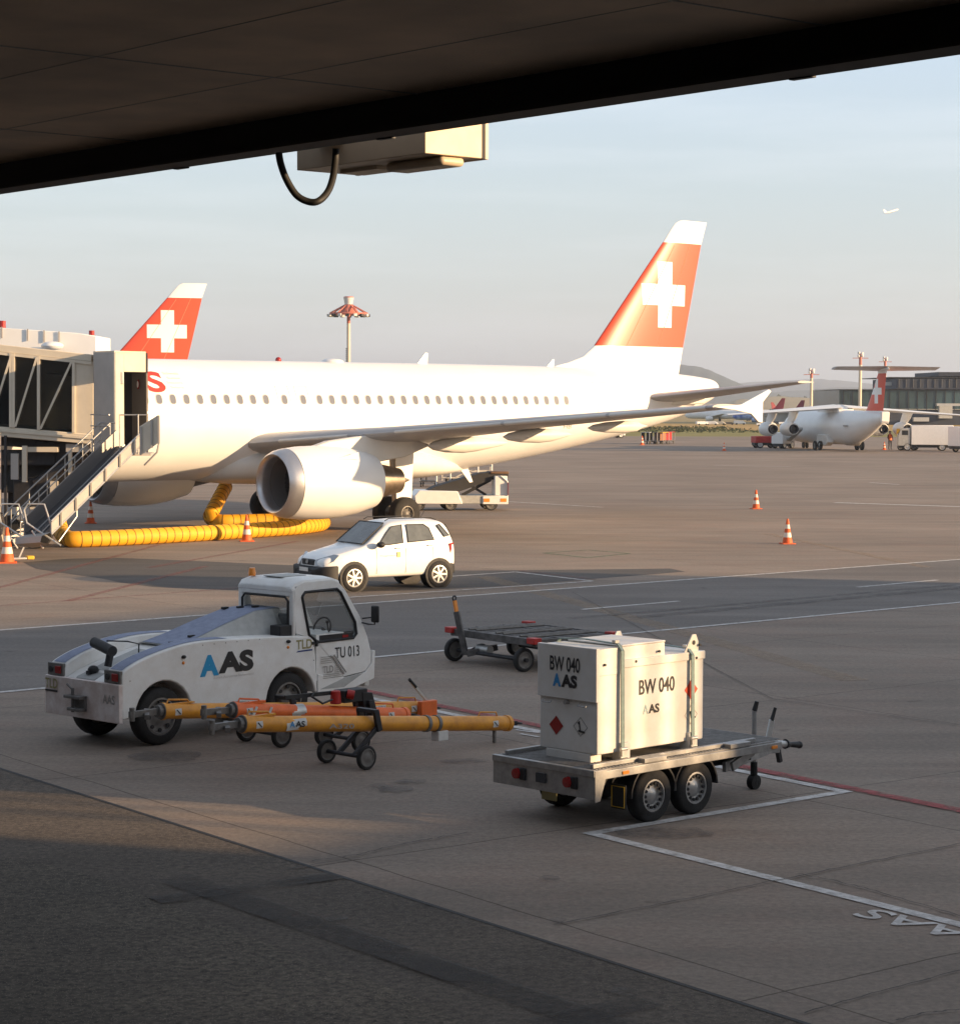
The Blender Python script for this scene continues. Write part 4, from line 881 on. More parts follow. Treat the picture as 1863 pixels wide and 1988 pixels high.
diamond((tx1-0.21, ty0+0.004, 1.05), F1, E2, 0.11, M['seam'], 'environment_diamond', True)
q = MB(); q.bar((tx1-0.22, ty0-0.002, 1.09), (tx1-0.2, ty0-0.002, 1.01), 0.01, 0.01); q.bar((tx1-0.2, ty0-0.002, 1.01), (tx1-0.14, ty0-0.002, 1.02), 0.008, 0.02); q.build('environment_symbol', M['logoblack'], TK)
for x, lb in ((tx0+0.38, 'grey tie down strap over the tank, nearest its cabinet end'), (tx1-0.23, 'grey tie down strap over the tank, at its hitch end')):
    zt_ = tz1+0.015 if x < 1.0 else tz1-0.12
    S_ = thing('tie_down_strap', lb, 'strap', TO, TR, 'tie down straps on the fuel tank')
    q = MB(); pts = [(x, ty0-0.045, tz0+0.02), (x, ty0-0.035, zt_-0.06), (x-0.01, ty0+0.02, zt_+0.01), (x-0.04, 0, zt_+0.03), (x-0.06, ty1-0.02, zt_+0.01), (x-0.06, ty1+0.03, zt_-0.08), (x-0.06, ty1+0.03, tz0)]
    for a_, b_ in zip(pts, pts[1:]): q.bar(a_, b_, 0.05, 0.012, 0, (0, 1, 0) if abs(Vector(b_).z-Vector(a_).z) > 0.3 else (0, 0, 1))
    q.build('webbing', M['strap'], S_, 30)
    MB().box((x-0.02, ty0+0.05, zt_+0.035), (0.06, 0.05, 0.03)).build('buckle', M['alu'], S_, 40)
    q = MB(); q.box((x, ty0-0.05, tz0-0.0), (0.07, 0.04, 0.09)); q.cyl((x-0.05, ty0-0.06, tz0+0.04), (x+0.05, ty0-0.06, tz0+0.04), 0.02); q.cyl((x-0.05, ty0-0.055, tz0-0.05), (x+0.05, ty0-0.055, tz0-0.05), 0.015);
    q.build('ratchet', M['alu'], S_, 40)

M['grime'] = wear('grime', (0.12, 0.11, 0.10), 0.95, 9)
# ------------------------------------------------------------------ aircraft tug
TG = thing('aircraft_tug', 'white low aircraft tug marked TU 013 with raised glass cab', 'aircraft tug', (-4.17, 28.84, 0), R(47))
yN, yF = -0.06, 1.50
def arc(cx_, cz_, r, a0, a1, n=10, ex=1.0): return [(cx_+r*math.cos(a0+(a1-a0)*k/n), cz_+r*ex*math.sin(a0+(a1-a0)*k/n)) for k in range(n+1)]
top = smooth([(-0.68, 0.98), (-0.60, 1.06), (-0.28, 1.18), (0.21, 1.285), (0.66, 1.325), (1.31, 1.31), (2.09, 1.28), (2.62, 1.24)], 4)
prof = [(-0.68, 0.40)]+top+[(2.68, 1.16), (2.72, 0.60), (2.73, 0.45)]+arc(2.24, 0.38, 0.455, R(8), R(172), 12)+[(1.76, 0.38), (0.52, 0.38)]+arc(0.0, 0.38, 0.475, R(5), R(175), 12)
for (a_, b_) in ((yN, yN+0.34), (yF-0.34, yF)):
    MB().prism(prof, a_, b_, 'xz').build('side_body', M['tugwhite'], TG, 40, 0.022)
for (a_, b_) in ((yN+0.05, yN+0.30), (yF-0.30, yF-0.05)):     # blue grey anti slip strips on the pods
    q = MB(); ps = [p for p in top if -0.66 < p[0] < 1.2]
    q.loft([[Vector((x, a_, z+0.006)), Vector((x, b_, z+0.006))] for x, z in ps], cap=False, closed=False)
    q.build('anti_slip_strip', M['tugblue'], TG, 60)
q = MB(); q.prism([(-0.66, 0.5), (-0.66, 0.86), (-0.45, 0.95), (0.1, 1.10), (0.7, 1.22), (0.9, 1.25), (2.7, 1.25), (2.7, 0.5)], yN+0.34, yF-0.34, 'xz'); q.build('centre_body', M['tugwhite'], TG, 40, 0.015)
q = MB(); q.prism([(-0.66, 0.862), (-0.64, 0.885), (-0.2, 1.03), (0.35, 1.175), (0.35, 1.14), (-0.6, 0.86)], 0.55, 0.95, 'xz'); q.build('rear_step_plate', M['tuggrey'], TG, 40, 0.01)
# raised engine hood
hood = []
for x, z, h0, h1 in ((0.55, 1.235, 0.40, 0.34), (0.9, 1.30, 0.47, 0.38), (1.45, 1.46, 0.52, 0.36), (2.0, 1.60, 0.54, 0.34), (2.45, 1.62, 0.54, 0.34)):
    hood.append([Vector((x, 0.75-h0, 1.22)), Vector((x, 0.75-h1, z)), Vector((x, 0.75+h1, z)), Vector((x, 0.75+h0, 1.22))])
hd = MB().loft(hood).build('engine_hood', M['tuggrey'], TG, 20, 0.01)
q = MB(); q.loft([[Vector((r_[1].x, r_[1].y+0.02, r_[1].z+0.006)), Vector((r_[2].x, r_[2].y-0.02, r_[2].z+0.006))] for r_ in hood], cap=False, closed=False); q.build('hood_top_plate', M['tugblue'], hd, 60)
q = MB()
for x, y, z in ((0.62, 0.52, 1.26), (0.95, 0.52, 1.325), (0.30, 0.30, 1.19), (1.95, 1.0, 1.61), (2.1, 0.85, 1.62), (2.25, 0.70, 1.63), (0.05, 0.34, 1.12)): q.box((x, y, z), (0.10, 0.05, 0.03))
q.build('hood_latch', M['black'], hd, 30)
# rear face
rb = MB().b2((-0.74, yN-0.01, 0.36), (-0.675, yF+0.01, 0.865)).build('rear_bumper', M['bumper'], TG, 30, 0.008)
for y0, y1 in ((yN+0.01, yN+0.335), (yF-0.335, yF-0.01)):
    lb_ = MB().b2((-0.71, y0, 0.87), (-0.66, y1, 1.035)).build('lamp_box', M['darkrim'], TG, 30, 0.006)
    MB().box((-0.715, (y0+y1)/2-0.07, 0.95), (0.02, 0.12, 0.10)).build('tail_light', M['lamp_red'], lb_, 30, 0.006)
    MB().lathe([(-0.012, 0.001), (-0.01, 0.04), (0, 0.045)], (-0.712, (y0+y1)/2+0.09, 0.95), 'x', 14).build('work_light', M['dark'], lb_)
q = MB(); q.b2((-0.86, 0.60, 0.46), (-0.74, 0.88, 0.50)); q.b2((-0.86, 0.60, 0.62), (-0.74, 0.95, 0.66)); q.b2((-0.78, 0.60, 0.46), (-0.74, 0.88, 0.66)); q.cyl((-0.82, 0.80, 0.44), (-0.82, 0.80, 0.76), 0.022); q.cyl((-0.82, 0.80, 0.74), (-0.82, 0.92, 0.80), 0.016); q.build('tow_hitch', M['darkrim'], rb, 40, 0.006)
el, eu = Vector((0, -1, 0)), Vector((0, 0, 1))
text('bumper_lettering', 'TLD', (-0.742, 1.50, 0.70), el, eu, 0.27, 0.13, M['logogold'], rb, 0.004, bold=0.02)
MB().b2((-0.748, 1.24, 0.655), (-0.741, 1.50, 0.68)).build('bumper_underline', M['logoblack'], rb)
text('bumper_lettering', 'AAS', (-0.742, 0.26, 0.60), el, eu, 0.25, 0.12, M['seam'], rb, 0.004, bold=0.015)
# exhaust silencer and lamp on the rear deck
q = MB(); q.cyl((-0.30, 1.02, 1.30), (-0.36, 0.55, 1.22), 0.072, n=18); q.cyl((-0.36, 0.60, 1.18), (-0.40, 0.60, 1.02), 0.05, n=12); q.build('exhaust_silencer', M['black'], TG, 50)
q = MB(); q.tube([(-0.30, 0.75, 1.34), (-0.15, 0.50, 1.34), (-0.12, 0.30, 1.32), (-0.16, 0.26, 1.0)], 0.010, 6); q.build('guard_wire', M['black'], TG)
q = MB(); q.sphere((-0.50, 0.78, 0.97), 0.075, 12, sz=0.8); q.box((-0.50, 0.78, 0.94), (0.2, 0.05, 0.05)); q.build('fuel_cap', M['black'], TG, 40)
# cab
cy0, cy1 = yN+0.01, 1.10
dl = [(2.34, 1.30), (2.30, 1.88), (2.36, 1.95), (2.50, 2.0), (3.02, 2.0), (3.15, 1.96), (3.27, 1.85), (3.56, 1.45), (3.71, 1.15), (3.78, 0.92), (3.78, 0.77), (3.66, 0.66), (3.24, 0.62), (3.10, 0.80), (2.72, 1.18)]
win = [(2.45, 1.80), (2.50, 1.86), (3.11, 1.87), (3.18, 1.82), (3.46, 1.38), (3.49, 1.21), (3.43, 1.155), (2.74, 1.15), (2.58, 1.26)]
def door(y0, y1, nm):
    cu = bpy.data.curves.new(nm, 'CURVE'); cu.dimensions = '2D'; cu.fill_mode = 'BOTH'; cu.extrude = abs(y1-y0)/2
    for pts_ in (dl, win):
        sp_ = cu.splines.new('POLY'); sp_.points.add(len(pts_)-1); sp_.use_cyclic_u = True
        for p_, (x, z) in zip(sp_.points, pts_): p_.co = (x, z, 0, 1)
    t_ = bpy.data.objects.new(nm, cu); C.objects.link(t_); bpy.context.view_layer.update()
    me = bpy.data.meshes.new_from_object(t_.evaluated_get(bpy.context.evaluated_depsgraph_get()))
    bpy.data.objects.remove(t_); bpy.data.curves.remove(cu)
    for v in me.vertices: v.co = (v.co.x, (y0+y1)/2+v.co.z, v.co.y)
    me.materials.clear(); me.materials.append(M['tugwhite']); me.shade_smooth(); me.set_sharp_from_angle(angle=R(30))
    o = bpy.data.objects.new(nm, me); C.objects.link(o); o.parent = TG
    return o
dn = door(cy0, cy0+0.05, 'door'); df = door(cy1, cy1-0.05, 'door')
for o, y in ((dn, cy0-0.004), (df, cy1+0.004)):
    q = MB(); q.tube([(x, y, z) for x, z in win+[win[0]]], 0.022, 6); q.build('window_seal', M['black'], o, 60)
    q = MB(); q.poly([(x, (y+0.02 if o is dn else y-0.02), z) for x, z in win]); q.build('window_glass', M['clear'], o)
q = MB(); q.b2((2.62, cy0-0.02, 1.12), (2.70, cy0, 1.16)); q.b2((2.695, cy0-0.03, 1.09), (2.73, cy0, 1.18)); q.build('door_handle', M['black'], dn, 30, 0.004)
q = MB(); q.b2((2.78, cy0-0.001, 1.156), (3.43, cy0+0.02, 1.235)); q.build('lower_window_band', M['black'], dn)
MB().b2((3.22, cy0-0.006, 1.17), (3.33, cy0-0.002, 1.21)).build('door_sticker', M['lamp_red'], dn)
# roof, pillars, rear wall with window
roof = []
for x, z in ((2.27, 1.92), (2.33, 1.99), (2.50, 2.03), (3.03, 2.03), (3.17, 1.985)):
    roof.append([Vector((x, cy0, z-0.05)), Vector((x, cy0+0.02, z)), Vector((x, cy0+0.2, z+0.02)), Vector((x, cy1-0.2, z+0.02)), Vector((x, cy1-0.02, z)), Vector((x, cy1, z-0.05))])
rf = MB().loft(roof).build('cab_roof', M['tugwhite'], TG, 40, 0.01)
q = MB(); q.b2((2.42, 0.35, 2.05), (2.9, 0.72, 2.062)); q.build('roof_hatch', M['tuggrey'], rf, 30, 0.006)
q = MB()
q.b2((2.28, cy0, 1.28), (2.34, cy0+0.09, 1.93)); q.b2((2.28, cy1-0.10, 1.28), (2.34, cy1, 1.93)); q.b2((2.275, cy0+0.05, 1.80), (2.335, cy1-0.05, 1.955)); q.b2((2.28, cy0, 1.25), (2.34, cy1, 1.33))
q.build('cab_rear_frame', M['tugwhite'], TG, 30, 0.02)
q = MB(); rw = [(cy0+0.10, 1.36), (cy0+0.09, 1.74), (cy0+0.15, 1.80), (cy1-0.16, 1.80), (cy1-0.10, 1.74), (cy1-0.10, 1.36)]
q.poly([(2.31, y, z) for y, z in rw]); rwo = q.build('rear_window', M['clear'], TG)
q = MB(); q.tube([(2.27, y, z) for y, z in rw+[rw[0]]], 0.017, 6); q.build('window_seal', M['black'], rwo)
q = MB(); q.poly([(3.19, cy0+0.06, 1.93), (3.19, cy1-0.06, 1.93), (3.71, cy1-0.06, 1.12), (3.71, cy0+0.06, 1.12)]); q.build('windscreen', M['clear'], TG)
q = MB(); q.b2((2.9, cy0+0.05, 0.66), (3.70, cy1-0.05, 1.08)); q.b2((2.3, cy0+0.05, 0.9), (2.95, cy1-0.05, 0.98)); q.build('cab_floor', M['interior'], TG, 30)
q = MB()
for s in (0.28, 0.76): q.box((2.62, s, 1.08), (0.38, 0.36, 0.14)); q.box((2.45, s, 1.32), (0.10, 0.34, 0.46), ry=R(-8))
q.build('seat', M['interior'], TG, 40, 0.03)
q = MB(); q.box((3.45, 0.52, 1.16), (0.3, 0.9, 0.16)); q.tube([(3.2+0.16*math.sin(a_)*0.35, 0.35+0.17*math.cos(a_), 1.28+0.15*math.sin(a_)) for a_ in [2*math.pi*k/20 for k in range(21)]], 0.013, 6); q.bar((3.2, 0.35, 1.28), (3.38, 0.35, 1.12), 0.03, 0.03); q.cyl((3.12, 0.1, 1.15), (3.05, 0.08, 1.38), 0.01); q.sphere((3.05, 0.08, 1.40), 0.025)
q.build('dashboard', M['black'], TG, 40)
q = MB(); q.b2((2.06, yN+0.03, 1.27), (2.28, yN+0.24, 1.42)); q.build('battery_box', M['black'], TG, 30, 0.012)
q = MB(); q.cyl((2.42, 0.96, 2.04), (2.42, 0.96, 2.07), 0.05); q.cyl((2.42, 0.96, 2.07), (2.42, 0.96, 2.15), 0.055, 0.042, 16); q.build('beacon', M['amber'], TG, 40)
# mirrors
q = MB(); q.tube([(3.60, cy0-0.01, 1.42), (3.66, cy0-0.14, 1.44), (3.68, cy0-0.18, 1.60), (3.68, cy0-0.18, 1.34), (3.64, cy0-0.10, 1.34), (3.60, cy0, 1.36)], 0.012, 6); ma = q.build('mirror_arm', M['black'], TG)
MB().box((3.67, cy0-0.20, 1.49), (0.05, 0.14, 0.24)).build('mirror', M['black'], ma, 40, 0.02)
q = MB(); q.cyl((3.25, 1.06, 1.93), (3.45, 1.18, 1.99), 0.012); q.cyl((3.45, 1.18, 1.82), (3.45, 1.18, 2.0), 0.05, n=10); q.build('far_mirror', M['alu'], TG, 40)
# front fender and step
fp = [(2.74, 0.40), (3.26, 0.395), (3.84, 0.54), (3.86, 0.94), (3.80, 0.95), (3.79, 0.76), (3.66, 0.645), (3.25, 0.60), (2.90, 0.66), (2.74, 0.70)]
MB().prism(fp, yN, yN+0.12, 'xz').build('front_fender', M['tugwhite'], TG, 40, 0.01)
MB().prism(fp, yF-0.12, yF, 'xz').build('front_fender', M['tugwhite'], TG, 40, 0.01)
q = MB(); q.prism([(2.78, 0.48), (3.24, 0.60), (3.62, 0.64), (3.24, 0.47)], yN-0.004, yN+0.0, 'xz'); q.build('step_recess', M['tuggrey'], TG)
q = MB(); q.b2((3.74, yN+0.1, 0.42), (3.84, yF-0.1, 0.95)); q.b2((2.7, yN+0.3, 0.42), (3.75, yF-0.3, 0.66)); q.build('front_bumper', M['tugwhite'], TG, 30, 0.02)
q = MB(); q.b2((2.72, yN+0.015, 0.60), (3.25, cy1, 1.25)); q.build('cab_side_skirt', M['tugwhite'], TG, 30)
q = MB(); q.b2((-0.5, 0.28, 0.35), (2.7, 1.2, 0.8)); q.build('chassis', M['black'], TG)
for x in (0.0, 2.24):
    for s, y in ((-1, yN+0.16), (1, yF-0.16)): wheel(TG, (x, y, 0.38), 0.38, 0.225, 0.24, 'y', s, rm=M['darkrim'], holes=8)
q = MB()
for x, z in [(0.66+0.2*k, 1.27) for k in range(6)]+[(0.66+0.2*k, 0.44) for k in range(6)]+[(-0.55, 0.9), (-0.55, 0.5), (2.66, 0.9), (2.66, 1.1)]: q.sphere((x, yN-0.001, z), 0.008, 6)
q.build('bolt', M['seam'], TG)
q = MB(); q.prism([(0.55, 0.38), (0.62, 0.50), (0.9, 0.43), (1.2, 0.47), (1.6, 0.42), (1.72, 0.38)], yN-0.002, yN, 'xz'); q.build('oil_grime', M['grime'], TG)
# lettering
fx = (1, 0, 0)
text('side_logo_blue', 'A', (0.61, yN, 0.845), fx, eu, 0.33, 0.285, mat('logo_sky_blue', (0.02, 0.30, 0.58), 0.4), TG, 0.004, bold=0.06)
text('side_logo_black', 'AS', (0.93, yN, 0.86), fx, eu, 0.62, 0.29, M['logoblack'], TG, 0.005, bold=0.055)
text('small_lettering', 'Zurich Assistance Switzerland', (0.84, yN, 0.80), fx, eu, 0.71, 0.032, M['faint'], TG, 0.004)
text('side_lettering', 'TU 013', (3.08, cy0, 0.89), fx, (-0.05, 0, 1), 0.47, 0.155, M['logoblack'], TG, 0.006, bold=0.004)
text('side_logo_gold', 'TLD', (2.33, yN, 1.075), fx, eu, 0.30, 0.13, M['logogold'], TG, 0.004, bold=0.02)
MB().prism([(2.33, 1.035), (2.63, 1.04), (2.63, 1.06), (2.37, 1.055)], yN-0.005, yN).build('logo_underline', M['navy'], TG)
text('side_logo_outline', 'TLD', (2.83, yN, 0.70), fx, eu, 0.20, 0.10, M['seam'], TG, 0.006, bold=0.02)
q = MB()
for k in range(4): q.b2((2.80, yN-0.006, 0.925-k*0.028), (2.98+k*0.012, yN-0.001, 0.932-k*0.028))
for k in range(3): q.b2((2.84, yN-0.006, 0.672-k*0.024), (3.16+k*0.02, yN-0.001, 0.680-k*0.024))
for k in range(4): q.b2((3.06, yN-0.006, 0.78-k*0.028), (3.10+k*0.02, yN-0.001, 0.787-k*0.028))
q.bar((2.98, yN-0.004, 0.935), (3.03, yN-0.004, 0.915), 0.01, 0.018); q.bar((3.03, yN-0.004, 0.915), (3.24, yN-0.004, 0.66), 0.01, 0.022); q.bar((3.05, yN-0.004, 0.945), (3.28, yN-0.004, 0.68), 0.01, 0.012)
q.build('stripe_graphic', M['seam'], TG)
q = MB()
for x, z in ((0.33, 1.14), (2.18, 1.20)): q.sphere((x, yN-0.01, z), 0.035, 10, sz=0.7)
q.build('side_lamp', M['black'], TG)
for x, z in ((0.33, 1.06), (2.18, 1.12)): MB().sphere((x, yN, z), 0.022, 10).build('side_reflector', M['amber'], TG)

# ------------------------------------------------------------------ tow bars
def towbar(nm, label, p0, p1, m, r=0.098, axle_t=0.40, ax_s=0.36, wr=0.15, extras=None, sleeve=True):
    p0, p1 = Vector(p0), Vector(p1); L = (p1-p0).length; dd = (p1-p0); az = math.atan2(dd.y, dd.x); tilt = math.asin(dd.z/L)
    T_ = thing('tow_bar', label, 'tow bar', (p0.x, p0.y, 0), az, 'aircraft tow bars lying beside the tug')
    def Q(t, y=0, z=0): # along the bar
        return Vector((t*math.cos(tilt)-z*math.sin(tilt)*0, y, p0.z+t*math.sin(tilt)+z))
    MB().cyl(Q(0), Q(L), r, n=24).build('tube', m, T_, 50)
    q = MB(); q.cyl(Q(-0.02), Q(0.0), r*1.08, n=24); q.cyl(Q(-0.08), Q(-0.02), r*0.8, n=20); q.bar(Q(-0.5, 0, -0.04), Q(-0.08), 0.05, 0.08); q.bar(Q(-0.32, -0.12, -0.06), Q(-0.15, 0.12, 0.0), 0.06, 0.06); q.cyl(Q(-0.46, 0, -0.12), Q(-0.46, 0, 0.05), 0.035)
    q.build('towing_head', M['darkrim'], T_, 40, 0.004)
    q = MB(); q.cyl(Q(-0.01), Q(0.035), r*1.12, n=24); q.tube([Q(0.08, 0, r), Q(0.10, 0, r+0.05), Q(0.40, 0, r+0.05), Q(0.44, 0, r)], 0.013, 6); q.b2(Q(0.05, -0.03, r-0.01), Q(0.5, 0.03, r+0.012)); q.build('head_collar', m, T_, 40)
    q = MB(); q.cyl(Q(L-0.04), Q(L+0.02), r*1.1, n=24); q.tube([Q(L-0.55, 0, r), Q(L-0.53, 0, r+0.05), Q(L-0.22, 0, r+0.05), Q(L-0.20, 0, r)], 0.011, 6); q.build('end_collar', m, T_, 40)
    q = MB(); q.bar(Q(L, 0, 0), Q(L+0.18, 0, 0), 0.04, 0.06); q.tube([Q(L+0.18+0.05*math.cos(a_)+0.03, 0.05*math.sin(a_), 0) for a_ in [2*math.pi*k/14 for k in range(15)]], 0.014, 6); q.build('towing_eye', M['dark'], T_, 40)
    # wheels on a swing axle
    ax = Q(L*axle_t); q = MB()
    q.cyl((ax.x, -ax_s, wr), (ax.x, ax_s, wr), 0.025, n=10); q.bar((ax.x, -0.14, wr), (ax.x+0.42, -0.13, ax.z-0.06), 0.04, 0.06); q.bar((ax.x, 0.14, wr), (ax.x+0.42, 0.13, ax.z-0.06), 0.04, 0.06)
    q.bar((ax.x+0.42, -0.15, ax.z-0.12), (ax.x+0.36, -0.15, ax.z+0.13), 0.05, 0.08); q.bar((ax.x+0.42, 0.15, ax.z-0.12), (ax.x+0.36, 0.15, ax.z+0.13), 0.05, 0.08); q.bar((ax.x+0.36, -0.17, ax.z+0.13), (ax.x+0.36, 0.17, ax.z+0.13), 0.08, 0.05)
    q.build('axle_frame', M['dark'], T_, 30, 0.006)
    for s in (-1, 1): wheel(T_, (ax.x, s*ax_s, wr), wr, 0.06, 0.11, 'y', s, holes=0, rm=M['darkrim'])
    if sleeve:
        q = MB()
        for t in (0.66, 0.70): q.cyl(Q(L*t), Q(L*t+0.05), r*1.12, n=24)
        q.build('coupling_ring', M['darkrim'], T_, 40)
    for t in (0.19, L-0.32):
        c_ = Q(t); q = MB(); q.add([(c_.x+a_, -r*math.cos(b_)-0.004 if 1 else 0, c_.z+r*math.sin(b_)) for a_ in (-0.05, 0.05) for b_ in (-0.45, 0.0, 0.45)], [(0, 1, 4, 3), (1, 2, 5, 4)]); st_ = q.build('sticker', M['sticker'], T_, 40, fix=False)
        q = MB(); q.bar((c_.x-0.03, -r-0.006, c_.z+0.03), (c_.x+0.03, -r-0.006, c_.z-0.03), 0.004, 0.012); q.build('sticker_arrow', M['logoblack'], st_)
    if extras: extras(T_, Q, L, r)
    return T_
def ex1(T_, Q, L, r):
    c_ = Q(0.78); q = MB(); q.add([(c_.x+a_, -r*math.cos(b_)-0.004, c_.z+r*math.sin(b_)) for a_ in (-0.16, 0.16) for b_ in (-0.7, -0.2, 0.3, 0.75)], [(0, 1, 5, 4), (1, 2, 6, 5), (2, 3, 7, 6)]); q.build('logo_sticker', M['sticker'], T_, 40, fix=False)
    text('sticker_lettering', 'A', (c_.x-0.12, -r-0.004, c_.z-0.02), (1, 0, -0.1), (0, 0, 1), 0.08, 0.075, M['logoblue'], T_, 0.006, bold=0.02)
    text('sticker_lettering', 'AS', (c_.x-0.03, -r-0.004, c_.z-0.025), (1, 0, -0.1), (0, 0, 1), 0.15, 0.075, M['logoblack'], T_, 0.006, bold=0.02)
    c_ = Q(1.5); text('stencilled_lettering', 'A320', (c_.x-0.2, -r-0.001, c_.z-0.03), (1, 0, -0.1), (0, 0, 1), 0.42, 0.06, M['seam'], T_, 0.004, bold=0.01)
    q = MB(); e_ = Q(L-0.25); q.b2((e_.x-0.015, -0.02, 0.005), (e_.x+0.015, 0.02, e_.z-r+0.01)); q.build('rest_leg', M['darkrim'], T_)
    e_ = Q(L*0.72); MB().b2((e_.x-0.09, -0.08, e_.z-r-0.12), (e_.x+0.09, 0.06, e_.z-r+0.01)).build('shear_pin_box', M['sticker'], T_, 30, 0.01)
def ex2(T_, Q, L, r):
    c_ = Q(L-1.25); q = MB(); q.b2((c_.x-0.38, -r-0.008, c_.z-0.028), (c_.x+0.38, -r-0.001, c_.z+0.028)); q.build('name_plate', M['sticker'], T_, 30)
    text('plate_lettering', 'A319/A320/A321', (c_.x-0.36, -r-0.008, c_.z-0.018), (1, 0, 0), (0, 0, 1), 0.72, 0.036, M['seam'], T_, 0.004, bold=0.01)
    e_ = Q(L-0.12); q = MB(); q.b2((e_.x-0.15, -r-0.10, e_.z-0.12), (e_.x+0.15, -r-0.01, e_.z+0.12)); q.build('head_box', M['toworange'], T_, 30, 0.01)
    q = MB(); q.bar(e_+Vector((0.05, -0.1, 0.1)), e_+Vector((-0.33, -0.16, 0.42)), 0.02, 0.04); q.build('pump_handle', M['alu'], T_); q = MB(); q.cyl(e_+Vector((-0.22, -0.15, 0.33)), e_+Vector((-0.36, -0.165, 0.45)), 0.022); q.build('handle_grip', M['black'], T_)
def ex3(T_, Q, L, r):
    c_ = Q(1.25); q = MB(); q.cyl((c_.x+0.40, -0.05, c_.z+0.08), (c_.x+0.40, -0.05, c_.z+0.25), 0.075, 0.06, 16); q.build('hydraulic_pump', M['red'], T_, 40, 0.01)
    q = MB(); q.box((c_.x+0.70, 0, c_.z+0.16), (0.4, 0.22, 0.16)); q.prism([(c_.x+0.85, c_.z-0.12), (c_.x+1.08, c_.z-0.12), (c_.x+0.98, c_.z+0.18), (c_.x+0.80, c_.z+0.20)], -0.12, 0.0); q.build('pump_bracket', M['black'], T_, 30, 0.01)
    q = MB(); q.tube([(c_.x+0.3, -0.1, c_.z+0.15), (c_.x+0.1, -0.14, c_.z+0.12), (c_.x-0.05, -0.1, c_.z+0.22), (c_.x+0.02, -0.05, c_.z+0.25)], 0.014, 6); q.bar((c_.x-0.45, -0.05, c_.z+0.24), (c_.x+0.4, 0, c_.z+0.22), 0.03, 0.05); q.build('hydraulic_hose', M['black'], T_)
    q = MB(); q.cyl((c_.x+0.55, -0.10, c_.z+0.2), (c_.x+0.62, -0.16, c_.z+0.18), 0.06, n=12); q.build('pump_valve', M['red'], T_)
    c_ = Q(1.0); q = MB(); q.cyl(c_-Vector((0.12, 0, 0)), c_+Vector((0.12, 0, 0)), r*1.015, n=24, cap=False); q.build('metal_band', M['alu'], T_)
    for t in (0.28, 0.52):
        c_ = Q(t); q = MB(); q.bar(c_+Vector((-0.05, -r-0.002, -0.07)), c_+Vector((0.02, -r-0.002, 0.06)), 0.005, 0.035); q.build('reflective_stripe', M['sticker'], T_)
    e_ = Q(L-0.1); q = MB(); q.b2((e_.x-0.1, -0.1, e_.z+0.05), (e_.x+0.5, 0.1, e_.z+0.1)); 
towbar('tow_bar', 'nearest yellow tow bar with an AAS sticker and two black wheels', (-2.80, 26.0, 0.70), (0.37, 29.3, 0.235), M['towyellow'], extras=ex1, axle_t=0.365)
towbar('tow_bar', 'yellow tow bar farthest back, touching the tug rear wheel, with pump handle', (-4.00, 27.75, 0.60), (-0.75, 31.0, 0.20), M['towyellow'], extras=ex2, axle_t=0.36, sleeve=False, wr=0.16)
towbar('tow_bar', 'orange tow bar with a red hydraulic pump, between the two yellow ones', (-3.05, 27.3, 0.68), (-1.0, 29.35, 0.33), M['toworange'], extras=ex3, axle_t=0.62, sleeve=False)

# ------------------------------------------------------------------ container dolly
CO = gr(877, 1222, 0.55); cd_ = thing('cargo_dolly', 'weathered grey cargo dolly with red corners and upright drawbar behind the tank', 'dolly', (CO.x, CO.y, 0), R(38))
LW, LD = 2.25, 1.72   # width runs along local -y, length along local x
q = MB()
for y in (0, -0.75, -1.5, -LW): q.b2((0, y-0.03, 0.44), (LD, y+0.03, 0.56))
for x in (0, 0.55, 1.15, LD): q.b2((x-0.03, -LW, 0.45), (x+0.03, 0, 0.57))
q.b2((0, -LW, 0.50), (LD, 0, 0.52)); fr = q.build('frame', M['cart'], cd_, 30, 0.005)
q = MB()
for k in range(3):
    for j in range(3):
        x0, y0 = 0.08+j*0.56, -0.08-k*0.73; q.b2((x0, y0-0.60, 0.535), (x0+0.46, y0, 0.558))
q.build('deck_plate', M['cart'], cd_, 30, 0.006)
q = MB()
for y in (-0.35, -0.55, -1.1, -1.3, -1.75, -1.95): q.cyl((0.1, y, 0.575), (LD-0.1, y, 0.575), 0.022, n=8)
q.build('roller', M['darkrim'], cd_, 50)
for (x, y) in ((0.0, 0.0), (0.0, -LW), (LD, -LW), (LD, 0)): MB().box((x, y, 0.545), (0.17, 0.20, 0.10)).build('corner_guard', M['red'], cd_, 30, 0.01)
for x in (0.02, 1.4):
    for y, s in ((-0.05, 1), (-LW+0.30, -1)): wheel(cd_, (x, y, 0.2), 0.2, 0.10, 0.14, 'y', s, rm=M['darkrim'])
    MB().cyl((x, -0.15, 0.2), (x, -LW+0.2, 0.2), 0.035).build('axle', M['dark'], cd_)
q = MB(); q.bar((-0.10, -0.52, 0.16), (-0.19, -0.38, 0.90), 0.07, 0.10); q.bar((-0.1, -0.56, 0.18), (0.3, -0.9, 0.3), 0.10, 0.10); q.bar((-0.1, -0.56, 0.18), (0.3, -0.5, 0.3), 0.10, 0.06); db = q.build('drawbar', M['cart'], cd_, 30, 0.006)
q = MB(); q.bar((-0.19, -0.38, 0.90), (-0.21, -0.35, 1.09), 0.045, 0.06); q.build('drawbar_tip', M['amber'], db, 30)
q = MB(); q.tube([(-0.212+0.035*math.cos(a_), -0.345, 1.13+0.04*math.sin(a_)) for a_ in [2*math.pi*k/12 for k in range(13)]], 0.014, 6); q.build('drawbar_eye', M['dark'], db)
